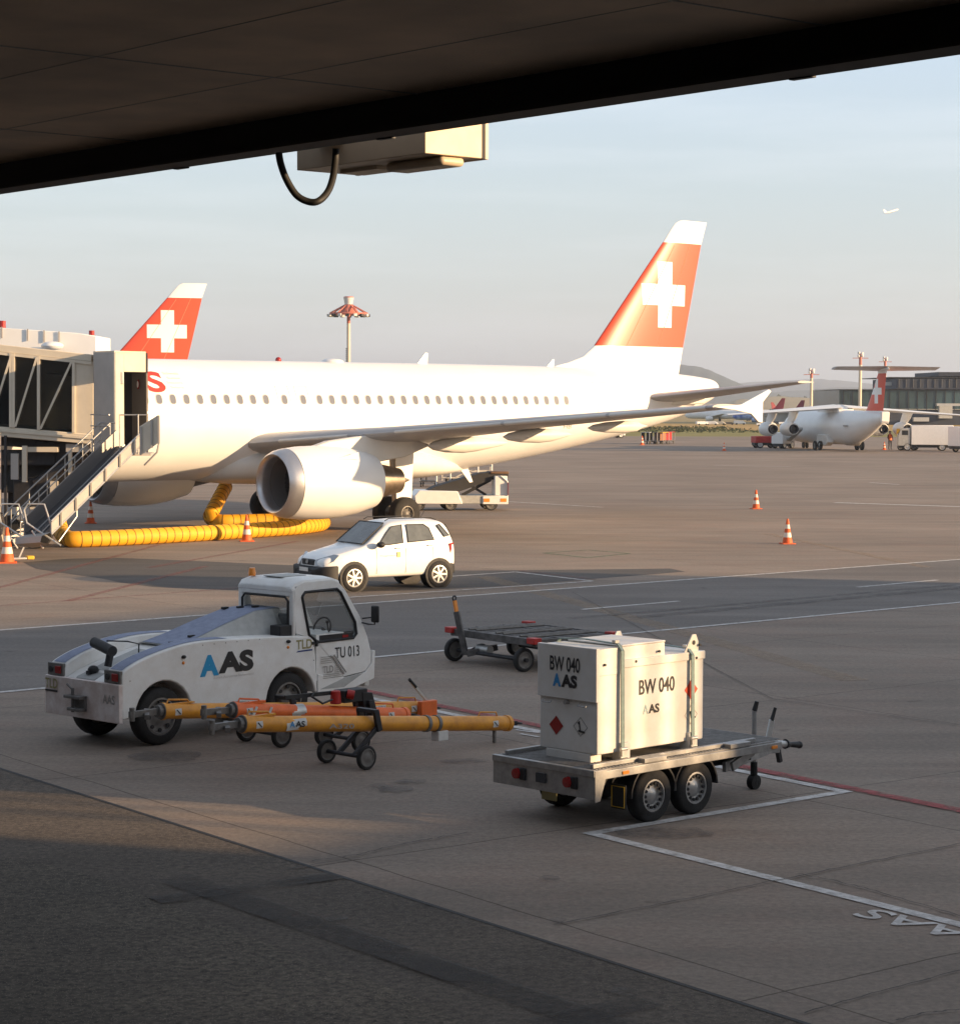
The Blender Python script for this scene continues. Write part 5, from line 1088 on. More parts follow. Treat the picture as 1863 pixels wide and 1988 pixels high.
q = MB(); q.cyl((0.1, -0.62, 0.27), (0.1, -0.95, 0.27), 0.075, n=12); q.build('brake_drum', M['alu'], cd_)

# ------------------------------------------------------------------ belt loader at the aircraft's rear hold
bp_ = gr(806, 990); BL = thing('belt_loader', 'white belt loader with raised black belt under the aircraft rear fuselage', 'belt loader', (bp_.x, bp_.y, 0), R(9))
q = MB(); q.prism([(-0.1, 0.28), (-0.15, 0.62), (0.05, 0.84), (0.9, 0.82), (1.65, 0.80), (1.75, 0.55), (1.85, 0.28)], -0.85, 0.75, 'xz'); q.build('body', M['white'], BL, 30, 0.03)
MB().b2((1.72, -0.8, 0.28), (3.72, 0.75, 0.62)).build('chassis', M['tuggrey'], BL, 30, 0.02)
MB().b2((2.68, -0.86, 0.26), (3.74, 0.8, 0.60)).build('rear_bumper', M['white'], BL, 30, 0.02)
MB().b2((3.2, -0.70, 0.6), (3.72, 0.1, 1.42)).build('cab', M['white'], BL, 30, 0.03)
q = MB(); q.tube([(3.45, -0.73, 1.42), (3.72, -0.73, 1.20), (3.74, -0.73, 0.60)], 0.03, 6); q.build('guard_rail', M['white'], BL)
q = MB(); q.b2((3.735, -0.85, 0.62), (3.75, -0.5, 1.15)); q.build('tail_light', M['lamp_red'], BL)
for x0 in (2.72, 3.42): MB().b2((x0, -0.875, 0.36), (x0+0.24, -0.865, 0.50)).build('indicator', M['amber'], BL)
q = MB(); q.prism([(0.45, 0.82), (0.75, 0.98), (2.6, 1.52), (3.1, 1.58), (3.8, 1.60), (3.8, 1.40), (3.0, 1.22), (2.2, 0.92), (1.6, 0.72)], -0.5, 0.45, 'xz'); q.build('conveyor', M['belt'], BL, 30, 0.01)
q = MB(); q.b2((3.05, -0.55, 1.50), (3.82, 0.5, 1.60)); q.build('conveyor_end', mat('brown_roller', (0.16, 0.09, 0.05), 0.6), BL, 30, 0.03)
q = MB(); q.bar((1.9, -0.3, 0.62), (3.1, -0.3, 1.25), 0.08, 0.12); q.bar((2.9, -0.3, 0.62), (2.2, -0.3, 1.05), 0.06, 0.1); q.cyl((2.3, -0.35, 1.02), (2.55, -0.35, 1.10), 0.04); q.build('lift_strut', M['dark'], BL)
for k in range(5):
    x = 0.95+0.58*k; z = 1.0+0.155*k; q = MB(); q.cyl((x, 0.5, z-0.05), (x, 0.5, z+0.42), 0.035, n=8); q.build('rail_post', M['white'], BL)
q = MB(); q.tube([(0.95, 0.5, 1.42), (3.27, 0.5, 2.04)], 0.02, 6); q.tube([(0.95, 0.5, 1.2), (3.27, 0.5, 1.82)], 0.015, 6); q.build('hand_rail', M['steel'], BL)
for x in (0.0, 1.32, 3.0):
    for s, y in ((-1, -0.72), (1, 0.62)): wheel(BL, (x+0.05, y, 0.26), 0.26, 0.12, 0.2, 'y', s, rm=M['darkrim'])

# ------------------------------------------------------------------ baggage carts (one kind, copied)
def bag_cart(label, loc, rz, top=M['alu'], curt=M['black'], sc=1.0, grp='baggage carts out on the apron'):
    T_ = thing('baggage_cart', label, 'baggage cart', loc, rz, grp, sc)
    MB().b2((-1.2, -0.7, 0.42), (1.2, 0.7, 0.52)).build('deck', M['cart'], T_, 30, 0.01)
    MB().b2((-1.22, -0.74, 1.82), (1.22, 0.74, 1.90)).build('roof', top, T_, 30, 0.03)
    for x in (-1.17, 0, 1.17):
        for y in (-0.68, 0.68): MB().b2((x-0.03, y-0.03, 0.52), (x+0.03, y+0.03, 1.82)).build('post', M['alu'], T_)
    for y in (-0.66, 0.66): MB().b2((-1.14, y-0.012, 0.60), (-0.03, y+0.012, 1.80)).build('curtain', curt, T_); 
    MB().b2((0.03, 0.3, 0.55), (1.14, 0.32, 1.8)).build('back_panel', curt, T_)
    for x in (-0.85, 0.85):
        for s in (-1, 1): wheel(T_, (x, s*0.6, 0.2), 0.2, 0.09, 0.12, 'y', s, rm=M['darkrim'])
    q = MB(); q.bar((1.2, 0, 0.4), (1.9, 0, 0.3), 0.06, 0.06); q.build('tow_bar', M['dark'], T_)
    return T_
c0 = gr(833, 945); bag_cart('brown baggage cart behind the belt loader under the rear fuselage', (c0.x, c0.y, 0), R(85), M['cart'], M['dark'], 0.62)
# low frame cart next to it
c1 = gr(905, 940); FC = thing('frame_cart', 'open steel frame cart parked behind the belt loader', 'cart', (c1.x, c1.y, 0), R(4))
q = MB()
for a_, b_ in (((-1.3, 0, 0.7), (1.3, 0, 0.7)), ((-1.3, 0, 0.35), (1.3, 0, 0.35)), ((-1.3, 0.9, 0.7), (1.3, 0.9, 0.7)), ((-1.3, 0, 0.2), (-1.3, 0, 0.9)), ((0, 0, 0.2), (0, 0, 0.9)), ((1.3, 0, 0.2), (1.3, 0, 0.95)), ((-0.6, 0, 0.35), (0, 0, 0.7)), ((0.6, 0, 0.35), (0, 0, 0.7))): q.bar(a_, b_, 0.07, 0.07)
q.build('frame', M['bridgecream'], FC); MB().b2((-1.3, 0, 0.3), (1.3, 0.9, 0.36)).build('deck', M['cart'], FC)
for x in (-0.9, 0.9):
    for s, y in ((-1, 0.05), (1, 0.85)): wheel(FC, (x, y, 0.2), 0.2, 0.09, 0.12, 'y', s, rm=M['darkrim'])
for i, (px, py, tp, cu, lb) in enumerate(((1258, 862, M['tuggrey'], M['black'], 'dark curtained baggage cart, left end of the far row'), (1273, 862, M['cart'], M['cart'], 'second cart of the far row, beside the dark curtained one'), (1284, 862, M['yellow'], mat('rusty_brown', (0.30, 0.13, 0.06), 0.7), 'brown baggage cart with cream roof in the far row'), (1296, 861, M['red'], M['red'], 'red cart at the right end of the far row'))):
    c = gr(px, py); bag_cart(lb, (c.x, c.y, 0), R(62), tp, cu, 0.66)
p = gr(1246, 864); cone((p.x, p.y, 0), 'pale striped cone left of the far row of baggage carts', 0.95)

# ------------------------------------------------------------------ boarding bridge
BR = thing('boarding_bridge', 'cream passenger boarding bridge with glass walled tunnel and cab at the airliner', 'boarding bridge', at(185, 777, 66).to_tuple()[:2]+(0,), 0)
bo = Vector(BR.location)
def bl(px, py, y): return at(px, py, y)-bo
def quadbox(mb, c4, depth, mi=0):
    """four corner points (near face) pushed back by depth along +y"""
    c4 = [Vector(c) for c in c4]; b4 = [c+Vector(depth) for c in c4]
    return mb.loft([c4, b4], mi=mi)
FY = 66.0
def F(px, py, d=0.0): return bl(px, py, FY)+Vector((0, d, 0))
D3 = (0.25, 3.0, 0)
q = MB(); quadbox(q, [F(-260, 640), F(178, 688), F(178, 702), F(-260, 655)], (0, 3.0, 0)); q.build('roof', M['bridgecream'], BR, 30, 0.02)
q = MB(); quadbox(q, [F(-260, 655, -0.03), F(178, 702, -0.03), F(178, 708, -0.03), F(-260, 660, -0.03)], (0, 0.06, 0)); q.build('roof_edge', M['bridgecream'], BR, 30)
q = MB(); quadbox(q, [F(-260, 806), F(178, 843), F(178, 862), F(-260, 826)], (0, 3.0, 0)); q.build('floor_beam', M['bridgecream'], BR, 30, 0.02)
q = MB(); quadbox(q, [F(-260, 812, -0.05), F(178, 849, -0.05), F(178, 853, -0.05), F(-260, 816, -0.05)], (0, 0.06, 0)); q.build('floor_flange', M['bridgecream'], BR, 30)
q = MB(); quadbox(q, [F(144, 698, 0.02), F(181, 702, 0.02), F(181, 845, 0.02), F(144, 841, 0.02)], (0, 2.9, 0)); q.build('end_wall', M['bridgecream'], BR, 30, 0.01)
q = MB(); quadbox(q, [F(-260, 655, 2.9), F(150, 700, 2.9), F(150, 845, 2.9), F(-260, 810, 2.9)], (0, 0.04, 0)); q.build('rear_glass', M['smoke'], BR, 30)
xs = [-215, -168, -120, -72, -24, 26, 75, 143]
for a_, b_ in zip([-260]+xs[:-1], xs):
    ya = lambda x: 702+(x-178)*0.108; yb = lambda x: 843+(x-178)*0.085
    q = MB(); q.poly([F(a_, ya(a_), 0.10), F(b_, ya(b_), 0.10), F(b_, yb(b_), 0.10), F(a_, yb(a_), 0.10)]); q.build('glass_panel', M['smoke'], BR)
for x in xs+[26-5]:
    ya = 702+(x-178)*0.108; yb = 843+(x-178)*0.085
    q = MB(); q.bar(F(x, ya, 0.0), F(x, yb, 0.0), 0.085, 0.09, 0, (0, 1, 0)); q.build('truss_post', M['bridgecream'], BR, 30)
for a_, b_ in zip(xs, xs[1:]):
    ya = 704+(b_-178)*0.108; yb = 841+(a_-178)*0.085
    q = MB(); q.bar(F(a_+4, yb, -0.02), F(b_-3, ya, -0.02), 0.06, 0.06, 0, (0, 1, 0)); q.build('truss_brace', M['bridgecream'], BR, 30)
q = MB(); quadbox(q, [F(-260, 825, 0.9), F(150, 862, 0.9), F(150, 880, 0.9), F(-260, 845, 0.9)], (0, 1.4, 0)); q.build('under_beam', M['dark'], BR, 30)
q = MB()   # pale ceiling rail inside seen through the glass
quadbox(q, [F(80, 722, 0.9), F(140, 727, 0.9), F(140, 730, 0.9), F(80, 725, 0.9)], (0, 0.1, 0)); q.build('ceiling_rail', M['bridgecream'], BR, 30)
# cab head
A_, B_, C_, = bl(181, 690, 65.6), bl(222, 683, 64.6), bl(283, 697, 65.7)
zt, zb = 5.90, 2.95
def col(p, z): return Vector((p.x, p.y, z))
Pa, Pb, Pc = A_, B_, C_; Pd, Pe = C_+Vector((-0.4, 1.6, 0)), A_+Vector((0, 2.2, 0))
rc = Pc+(Pb-Pc)*0.0
plan = [Pa, Pb, Pc, Pd, Pe]
q = MB(); q.loft([[col(p, zt-0.02) for p in plan], [col(p, zt+0.04) for p in plan]]); q.build('cab_roof', M['bridgecream'], BR, 30)
q = MB(); q.loft([[col(p, zb) for p in plan], [col(p, zb+0.12) for p in plan]]); q.build('cab_floor', M['bridgegrey'], BR, 30)
def wallq(p, p2, z0, z1, th=0.06):
    n_ = (p2-p).cross(Vector((0, 0, 1))).normalized()*th
    return [[col(p, z0), col(p2, z0), col(p2, z1), col(p, z1)], [col(p-n_, z0), col(p2-n_, z0), col(p2-n_, z1), col(p-n_, z1)]]
q = MB(); q.loft(wallq(Pa, Pb, zb, zt)); q.build('cab_side_panel', M['bridgegrey'], BR, 30, 0.01)
k1 = Pb.lerp(Pc, 0.30)
q = MB(); q.loft(wallq(Pb, k1, zb, zt)); q.build('cab_corner_post', M['bridgecream'], BR, 30, 0.01)
q = MB(); q.loft(wallq(k1, Pc, 5.33, zt)); q.build('cab_door_header', M['bridgecream'], BR, 30, 0.01)
q = MB(); q.loft(wallq(Pe, Pd, zb, zt)); q.build('cab_back_wall', M['interior'], BR, 30)
q = MB(); q.loft(wallq(Pd, Pc, zb, zt)); q.build('cab_back_wall', M['interior'], BR, 30)
dpan = [bl(256, 777, 66.6), bl(284, 777, 65.55)]
q = MB(); q.loft(wallq(dpan[0], dpan[1], 3.1, 5.30, 0.05)); dr_ = q.build('service_door', mat('door_bronze', (0.13, 0.115, 0.10), 0.5), BR, 30)
sg = bl(268, 746, 66.05)
q = MB(); dn_ = (dpan[1]-dpan[0]).normalized(); nn = dn_.cross(Vector((0, 0, 1))); 
q.add([sg+dn_*0.12*math.cos(a_)+Vector((0, 0, 0.15*math.sin(a_))) for a_ in [2*math.pi*k/20 for k in range(20)]]+[sg+nn*0.01+dn_*0.075*math.cos(a_)+Vector((0, 0, 0.10*math.sin(a_))) for a_ in [2*math.pi*k/20 for k in range(20)]], [(k, (k+1) % 20, 20+(k+1) % 20, 20+k) for k in range(20)], 0)
q.add([sg+nn*0.012+dn_*0.076*math.cos(a_)+Vector((0, 0, 0.10*math.sin(a_))) for a_ in [2*math.pi*k/20 for k in range(20)]], [tuple(range(20))], 1)
q.build('prohibition_sign', [M['lamp_red'], M['sticker']], dr_, fix=False)
lm = k1+Vector((0.0, -0.05, 0)); q = MB(); q.box((lm.x-0.05, lm.y-0.03, 5.15), (0.10, 0.10, 0.36)); q.build('lamp', M['sticker'], BR, 30, 0.02)
# platform and railing in front of the door
pf0, pf1 = bl(178, 777, 64.9), bl(290, 777, 64.4)
q = MB(); q.loft([[col(p, zb-0.05) for p in (pf0, bl(228, 777, 63.6), bl(292, 777, 63.9), pf1+Vector((0, 0.9, 0)))], [col(p, zb+0.02) for p in (pf0, bl(228, 777, 63.6), bl(292, 777, 63.9), pf1+Vector((0, 0.9, 0)))]]); q.build('landing', M['bridgegrey'], BR, 30)
q = MB()
for z in (3.35, 3.75, 4.08): q.tube([col(bl(176, 777, 64.8), z), col(bl(212, 777, 64.0), z)], 0.02, 6)
for z in (4.08,): q.tube([col(bl(232, 777, 63.6), z), col(bl(285, 777, 63.8), z)], 0.022, 6)
for px, y_ in ((178, 64.8), (232, 63.6), (268, 63.7)): q.tube([col(bl(px, 777, y_), zb), col(bl(px, 777, y_), 4.10)], 0.022, 6)
q.build('railing', M['steel'], BR)
# stairs
s0, s1 = bl(214, 888, 64.2), bl(40, 1052, 62.6); wv = Vector((-0.42, 0.75, 0)) 
for o_ in (Vector((0, 0, 0)), wv):
    q = MB(); q.bar(s0+o_, s1+o_, 0.05, 0.22); q.build('stair_stringer', M['steel'], BR, 30)
    q = MB(); up = Vector((0, 0, 1.0)); q.tube([s0+o_+up+Vector((0.15, 0, 0)), s0+o_+up, s1+o_+up*0.95, s1+o_+Vector((-0.25, -0.1, 0.0))+up*0.6], 0.024, 6); q.tube([s0+o_+up*0.5, s1+o_+up*0.5], 0.018, 6)
    for k in range(6): a_ = s0.lerp(s1, k/5)+o_; q.tube([a_, a_+up*0.98], 0.018, 6)
    q.build('handrail', M['steel'], BR)
for k in range(14):
    a_ = s0.lerp(s1, (k+0.5)/14)
    q = MB(); q.loft([[a_+Vector((-0.12, 0, -0.01)), a_+Vector((0.12, 0, -0.01)), a_+Vector((0.12, 0, 0.02)), a_+Vector((-0.12, 0, 0.02))], [v+wv for v in (a_+Vector((-0.12, 0, -0.01)), a_+Vector((0.12, 0, -0.01)), a_+Vector((0.12, 0, 0.02)), a_+Vector((-0.12, 0, 0.02)))]]); q.build('stair_tread', M['steel'], BR)
# rounded sheet end and hoops at the stair foot
q = MB(); q.loft([[F(-12, 980, -3.6), F(48, 985, -3.6), F(60, 1050, -3.6), F(-12, 1048, -3.6)], [F(-12, 980, -3.0), F(48, 985, -3.0), F(60, 1050, -3.0), F(-12, 1048, -3.0)]]); q.build('stair_end_panel', mat('bronze_sheet', (0.22, 0.18, 0.15), 0.4, 0.5), BR, 30, 0.04)
# undercarriage of the bridge, in deep shade
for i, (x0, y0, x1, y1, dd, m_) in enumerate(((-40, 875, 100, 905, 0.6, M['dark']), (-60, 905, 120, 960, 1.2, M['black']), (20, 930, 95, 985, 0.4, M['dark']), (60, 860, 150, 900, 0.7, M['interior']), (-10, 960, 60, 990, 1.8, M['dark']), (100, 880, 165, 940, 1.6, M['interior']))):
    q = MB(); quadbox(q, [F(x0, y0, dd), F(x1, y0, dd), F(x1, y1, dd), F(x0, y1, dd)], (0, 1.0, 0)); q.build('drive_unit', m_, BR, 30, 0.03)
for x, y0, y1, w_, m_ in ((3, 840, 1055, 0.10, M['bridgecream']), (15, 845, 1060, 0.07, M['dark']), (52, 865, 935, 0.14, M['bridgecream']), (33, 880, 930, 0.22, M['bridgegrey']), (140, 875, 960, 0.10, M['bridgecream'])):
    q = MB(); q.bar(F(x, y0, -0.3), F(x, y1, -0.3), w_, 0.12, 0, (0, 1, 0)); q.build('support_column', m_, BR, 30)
for x, y0, x1, y1, m_ in ((45, 868, 110, 878, M['bridgecream']), (94, 935, 108, 965, M['bridgecream']), (55, 985, 85, 990, M['bridgecream']), (110, 990, 126, 998, M['yellow']), (30, 1000, 60, 1010, M['alu']), (112, 975, 130, 983, M['alu']), (125, 862, 170, 878, M['bridgegrey'])):
    q = MB(); quadbox(q, [F(x, y0, 0.2), F(x1, y0, 0.2), F(x1, y1, 0.2), F(x, y1, 0.2)], (0, 0.3, 0)); q.build('service_box', m_, BR, 30, 0.01)
for px in (10, 70): 
    c_ = at(px, 1030, 67)-bo; q = MB(); q.cyl(Vector((c_.x, c_.y-0.2, 0.5-bo.z)), Vector((c_.x, c_.y+0.2, 0.5-bo.z)), 0.5, n=24); q.build('drive_wheel', M['rubber'], BR, 40)
q = MB(); q.cyl(F(60, 940, 0.5), F(160, 880, 0.6), 0.16, n=14); q.cyl(F(100, 1000, 0.3), F(150, 900, 0.3), 0.05, n=10); q.build('hydraulic_cylinder', M['dark'], BR)

# baggage slide next to the stairs
SLD = thing('baggage_slide', 'long grey open baggage slide running down beside the bridge stairs', 'baggage slide', (bo.x, bo.y, 0), 0)
n0, n1, f0, f1 = bl(271, 843, 63.3), bl(100, 1012, 61.2), bl(226, 846, 64.0), bl(48, 1018, 61.9)
dz = Vector((0, 0, -0.36)); fl = Vector((0, 0, -0.30))
q = MB(); q.loft([[n0, n0+dz, n0+dz+Vector((-0.04, 0.03, 0)), n0+Vector((-0.04, 0.03, 0))], [n1, n1+dz, n1+dz+Vector((-0.04, 0.03, 0)), n1+Vector((-0.04, 0.03, 0))]]); sp_ = q.build('side_panel', M['bridgegrey'], SLD, 30)
q = MB(); q.tube([n0, n1], 0.03, 6); q.tube([n0+dz, n1+dz], 0.025, 6); q.build('edge_rail', M['alu'], SLD)
for k in range(6):
    a_ = n0.lerp(n1, (k+0.4)/6); q = MB(); q.bar(a_+Vector((0.03, -0.03, 0)), a_+dz+Vector((0.03, -0.03, 0)), 0.05, 0.05); q.build('panel_rib', M['bridgecream'], SLD)
uz = Vector((0, 0, 0.16))
q = MB(); q.loft([[f0+uz, f0+dz, f0+dz+Vector((-0.04, 0.03, 0)), f0+uz+Vector((-0.04, 0.03, 0))], [f1+uz, f1+dz, f1+dz+Vector((-0.04, 0.03, 0)), f1+uz+Vector((-0.04, 0.03, 0))]]); q.build('side_panel', mat('slide_inside', (0.20, 0.19, 0.185), 0.35, 0.5), SLD, 30)
q = MB(); q.poly([n0+fl, n1+fl, f1+fl, f0+fl]); q.build('slide_bed', mat('slide_bed_metal', (0.09, 0.09, 0.10), 0.3, 0.6), SLD)
q = MB()
for t_ in (0.35, 0.65): q.bar(n0.lerp(f0, t_)+fl+Vector((0, 0, 0.03)), n1.lerp(f1, t_)+fl+Vector((0, 0, 0.03)), 0.03, 0.03)
q.build('slide_runner', M['alu'], SLD)
e0, e1_ = bl(273, 828, 63.1), bl(308, 806, 62.9)
q = MB(); q.loft([[e0+Vector((0, 0, 0.0)), e1_, e1_+Vector((0, 0, -0.78)), e0+Vector((0, 0, -0.82))], [v+Vector((-0.04, 0.05, 0)) for v in (e0, e1_, e1_+Vector((0, 0, -0.78)), e0+Vector((0, 0, -0.82)))]]); q.build('top_guard', M['bridgecream'], SLD, 30)
q = MB()
for t_ in (0, 0.6, 1.0): a_ = e0.lerp(e1_, t_)+Vector((0.01, -0.03, 0)); q.bar(a_, a_+Vector((0, 0, -0.8)), 0.05, 0.05)
q.tube([e1_+Vector((0, 0, -0.8)), e1_+Vector((-0.05, 0, -1.05)), e0+Vector((0.1, 0, -1.1))], 0.03, 6); q.build('guard_frame', M['bridgegrey'], SLD)
q = MB(); lip = [n1+dz, f1+dz]; q.loft([[n1+fl, f1+fl], [n1+fl+Vector((-0.25, -0.1, -0.1)), f1+fl+Vector((-0.25, -0.1, -0.1))], [n1+fl+Vector((-0.3, -0.1, -0.28)), f1+fl+Vector((-0.25, -0.1, -0.25))], [n1+dz+Vector((0.1, 0, -0.3)), f1+dz+Vector((0.2, 0, -0.3))]], cap=False, closed=False); q.build('end_lip', M['bridgegrey'], SLD, 60)
for (px, y_) in ((0, 62.0), (50, 61.4)):
    q = MB(); q.tube([bl(px-4+72, 1058, y_-0.1)+Vector((0, 0, -0.02)), bl(px+2, 1015, y_), bl(px-3, 990, y_), bl(px+4, 978, y_), bl(px+36, 979, y_), bl(px+53, 1030, y_)], 0.028, 6); q.tube([bl(px-4+38, 1065, y_), bl(px+12, 1030, y_)], 0.028, 6); q.build('hoop_frame', M['alu'], SLD)
q = MB(); q.tube([n0.lerp(n1, 0.72)+dz, n0.lerp(n1, 0.74)+dz+Vector((0.05, 0, -0.15)), n1+dz+Vector((0.2, 0, -0.2))], 0.02, 6); q.build('brace', M['alu'], SLD)
ch = gr(36, 1092, 0.0); WC = thing('wheel_guide', 'white and yellow low bumper trolley beside the worn cone', 'trolley', (ch.x, ch.y, 0), R(25))
q = MB(); q.b2((-0.3, -0.1, 0.08), (0.22, 0.12, 0.14)); q.build('platform', M['alu'], WC, 30, 0.02)
q = MB(); q.b2((0.22, -0.12, 0.08), (0.42, 0.12, 0.18)); q.build('yellow_end', M['yellow'], WC, 30, 0.02); q = MB(); q.bar((0, 0, 0.1), (0.15, 0, 0.42), 0.04, 0.04); q.build('handle', M['alu'], WC)

# second bridge farther back, only its white upper part showing
B2 = thing('boarding_bridge', 'white roof of a second boarding bridge rising behind the glass walled one', 'boarding bridge', at(60, 777, 78).to_tuple()[:2]+(0,), 0)
b2o = Vector(B2.location)
def G2(px, py, d=0): return at(px, py, 78)-b2o+Vector((0, d, 0))
q = MB(); quadbox(q, [G2(-200, 622), G2(150, 646), G2(187, 652), G2(187, 725), G2(-200, 760)], (0, 3, 0)); q.build('tunnel', M['airwhite'], B2, 30, 0.03)
q = MB(); quadbox(q, [G2(-200, 655, -0.02), G2(40, 680, -0.02), G2(95, 672, -0.02), G2(125, 690, -0.02), G2(125, 730, -0.02), G2(-200, 740, -0.02)], (0, 0.04, 0)); q.build('side_cladding', M['airwhite'], B2, 30)
q = MB(); q.cyl(G2(175, 650, 0.3), G2(175, 641, 0.3), 0.1, n=12); q.build('warning_beacon', M['lamp_red'], B2); q = MB(); q.cyl(G2(1, 636, 0.3), G2(1, 622, 0.3), 0.12, n=12); q.build('warning_beacon', M['lamp_red'], B2)
for x in (4, 54, 86, 115): q = MB(); q.bar(G2(x, 634+x*0.08, -0.04), G2(x, 656+x*0.1, -0.04), 0.04, 0.04, 0, (0, 1, 0)); q.build('panel_joint', M['seam'], B2)
q = MB(); q.sphere(G2(107, 672, -0.5), 0.4, 14, sz=0.4); q.build('roof_vent', M['airwhite'], B2)
q = MB()
for x in (-100, 60): q.bar(col(G2(x, 777, 1.5), 0), col(G2(x, 777, 1.5), 5), 0.5, 0.5, 0, (0, 1, 0))
q.build('support_column', M['bridgegrey'], B2)

# ------------------------------------------------------------------ canopy of the terminal over the viewpoint
soff = bpy.data.materials.new('ribbed_soffit'); soff.use_nodes = True
n_ = soff.node_tree.nodes; l_ = soff.node_tree.links; b_ = n_['Principled BSDF']; b_.inputs['Roughness'].default_value = 0.7
tcs = n_.new('ShaderNodeTexCoord'); wv_ = n_.new('ShaderNodeTexWave'); wv_.bands_direction = 'X'; wv_.inputs['Scale'].default_value = 16; wv_.inputs['Distortion'].default_value = 0
l_.new(tcs.outputs['Object'], wv_.inputs['Vector']); rp_ = n_.new('ShaderNodeValToRGB'); rp_.color_ramp.elements[0].color = (0.42, 0.33, 0.25, 1); rp_.color_ramp.elements[1].color = (0.88, 0.72, 0.56, 1)
nz_ = n_.new('ShaderNodeTexNoise'); nz_.inputs['Scale'].default_value = 0.8; nz_.inputs['Detail'].default_value = 6; l_.new(tcs.outputs['Object'], nz_.inputs['Vector'])
mm_ = n_.new('ShaderNodeMixRGB'); mm_.blend_type = 'MULTIPLY'; mm_.inputs[0].default_value = 0.8; rr_ = n_.new('ShaderNodeValToRGB'); rr_.color_ramp.elements[0].position = 0.3; rr_.color_ramp.elements[0].color = (0.6, 0.6, 0.6, 1); rr_.color_ramp.elements[1].position = 0.7; rr_.color_ramp.elements[1].color = (1.3, 1.2, 1.1, 1)
l_.new(wv_.outputs['Color'], rp_.inputs[0]); l_.new(nz_.outputs[0], rr_.inputs[0]); l_.new(rp_.outputs[0], mm_.inputs[1]); l_.new(rr_.outputs[0], mm_.inputs[2]); l_.new(mm_.outputs[0], b_.inputs['Base Color'])
bm_ = n_.new('ShaderNodeBump'); bm_.inputs['Strength'].default_value = 0.6; bm_.inputs['Distance'].default_value = 0.01; l_.new(wv_.outputs['Color'], bm_.inputs['Height']); l_.new(bm_.outputs[0], b_.inputs['Normal'])
CE = Vector((-0.642, 0.767, 0)); CN = Vector((0.767, 0.642, 0)); C0 = Vector((0, 15.86, 0))      # edge direction, outward normal
CAN = thing('canopy', 'dark ribbed canopy roof with black edge beam above the viewpoint', 'canopy', C0, math.atan2(CE.y, CE.x))
# local x along the edge, local -y outward (CN), canopy lies towards +y
q = MB(); q.b2((-14, 0.10, 6.76), (16, 12, 6.86)); q.build('soffit', soff, CAN, 30)
q = MB(); q.b2((-14, -0.02, 6.50), (16, 0.10, 7.10)); q.b2((-14, -0.03, 6.495), (16, 0.24, 6.52)); q.build('edge_beam', M['soffit_beam'], CAN, 30)
q = MB(); q.b2((-14, -0.05, 6.86), (16, 12, 7.1)); q.build('roof_deck', M['dark'], CAN, 30)
for k, y in enumerate((1.35, 2.75)):
    MB().b2((-14, y, 6.757), (16, y+0.008, 6.765)).build('panel_joint', M['seam'], CAN)
for x in (-3.3, 0.6, 4.5): 
    MB().b2((x, 0.1, 6.755), (x+0.015, 4.0, 6.765)).build('panel_seam', M['seam'], CAN)
for x in (-3.1, 1.05, 3.9): MB().b2((x, -0.045, 6.486), (x+0.18, 0.0, 6.51)).build('beam_clip', M['dark'], CAN)

EB = thing('equipment_box', 'cream metal equipment box hung under the canopy edge', 'equipment box', at(825, 297, 17.3), math.atan2(CE.y, CE.x))
# local x along CE (left-away), local -y along CN (right-away)
q = MB(); q.b2((0, -0.60, 0), (1.72, 0, 0.62)); q.build('housing', M['cream'], EB, 30, 0.006)
q = MB(); q.b2((-0.004, -0.64, -0.004), (1.72, -0.605, 0.62)); q.build('back_plate', M['cream'], EB, 30, 0.004)
q = MB(); q.b2((-0.003, -0.602, 0.0), (0.004, -0.575, 0.62)); q.build('door_seam', M['interior'], EB)
q = MB(); q.b2((0.02, -0.42, -0.075), (0.75, -0.18, -0.002)); q.build('lower_cover', M['cream'], EB, 30, 0.03)
q = MB(); q.b2((0.95, -0.50, -0.03), (1.45, -0.25, -0.002)); q.build('bottom_flap', M['cream'], EB, 30)
q = MB(); q.cyl((1.22, 0.04, 0.19), (1.22, 0.04, 0.26), 0.16, 0.14, 20); q.build('cable_gland', M['cream'], EB, 40)
for x in (0.2, 1.4): q = MB(); q.b2((x, -0.5, 0.62), (x+0.06, -0.44, 0.80)); q.build('hanger', M['dark'], EB)
cb = [at(541, 296, 16.3), at(545, 318, 16.3), at(556, 348, 16.3), at(575, 378, 16.3), at(598, 391, 16.3), at(618, 390, 16.3), at(636, 372, 16.4), at(646, 345, 16.5), at(651, 310, 16.6), at(652, 288, 16.6)]
o = MB().tube(smooth([tuple(p) for p in cb], 5), 0.026, 12).build('cable_loop', M['black'], None, 60); tag(o, 'thick black cable hanging in a loop beside the cream equipment box', 'cable')

# unseen block of the viewpoint's terminal, added to darken the foreground
TB = thing('terminal_shade_block', 'unseen dark terminal block behind the viewpoint, added to darken the foreground', 'terminal', (0, -4, 0), math.atan2(CE.y, CE.x))
MB().b2((-60, 0.5, 0), (60, 22, 8.5)).build('shade_main_block', M['bluewall'], TB, 30)
MB().b2((-60, -0.2, 6.9), (60, 0.5, 7.3)).build('shade_eaves', M['dark'], TB, 30)

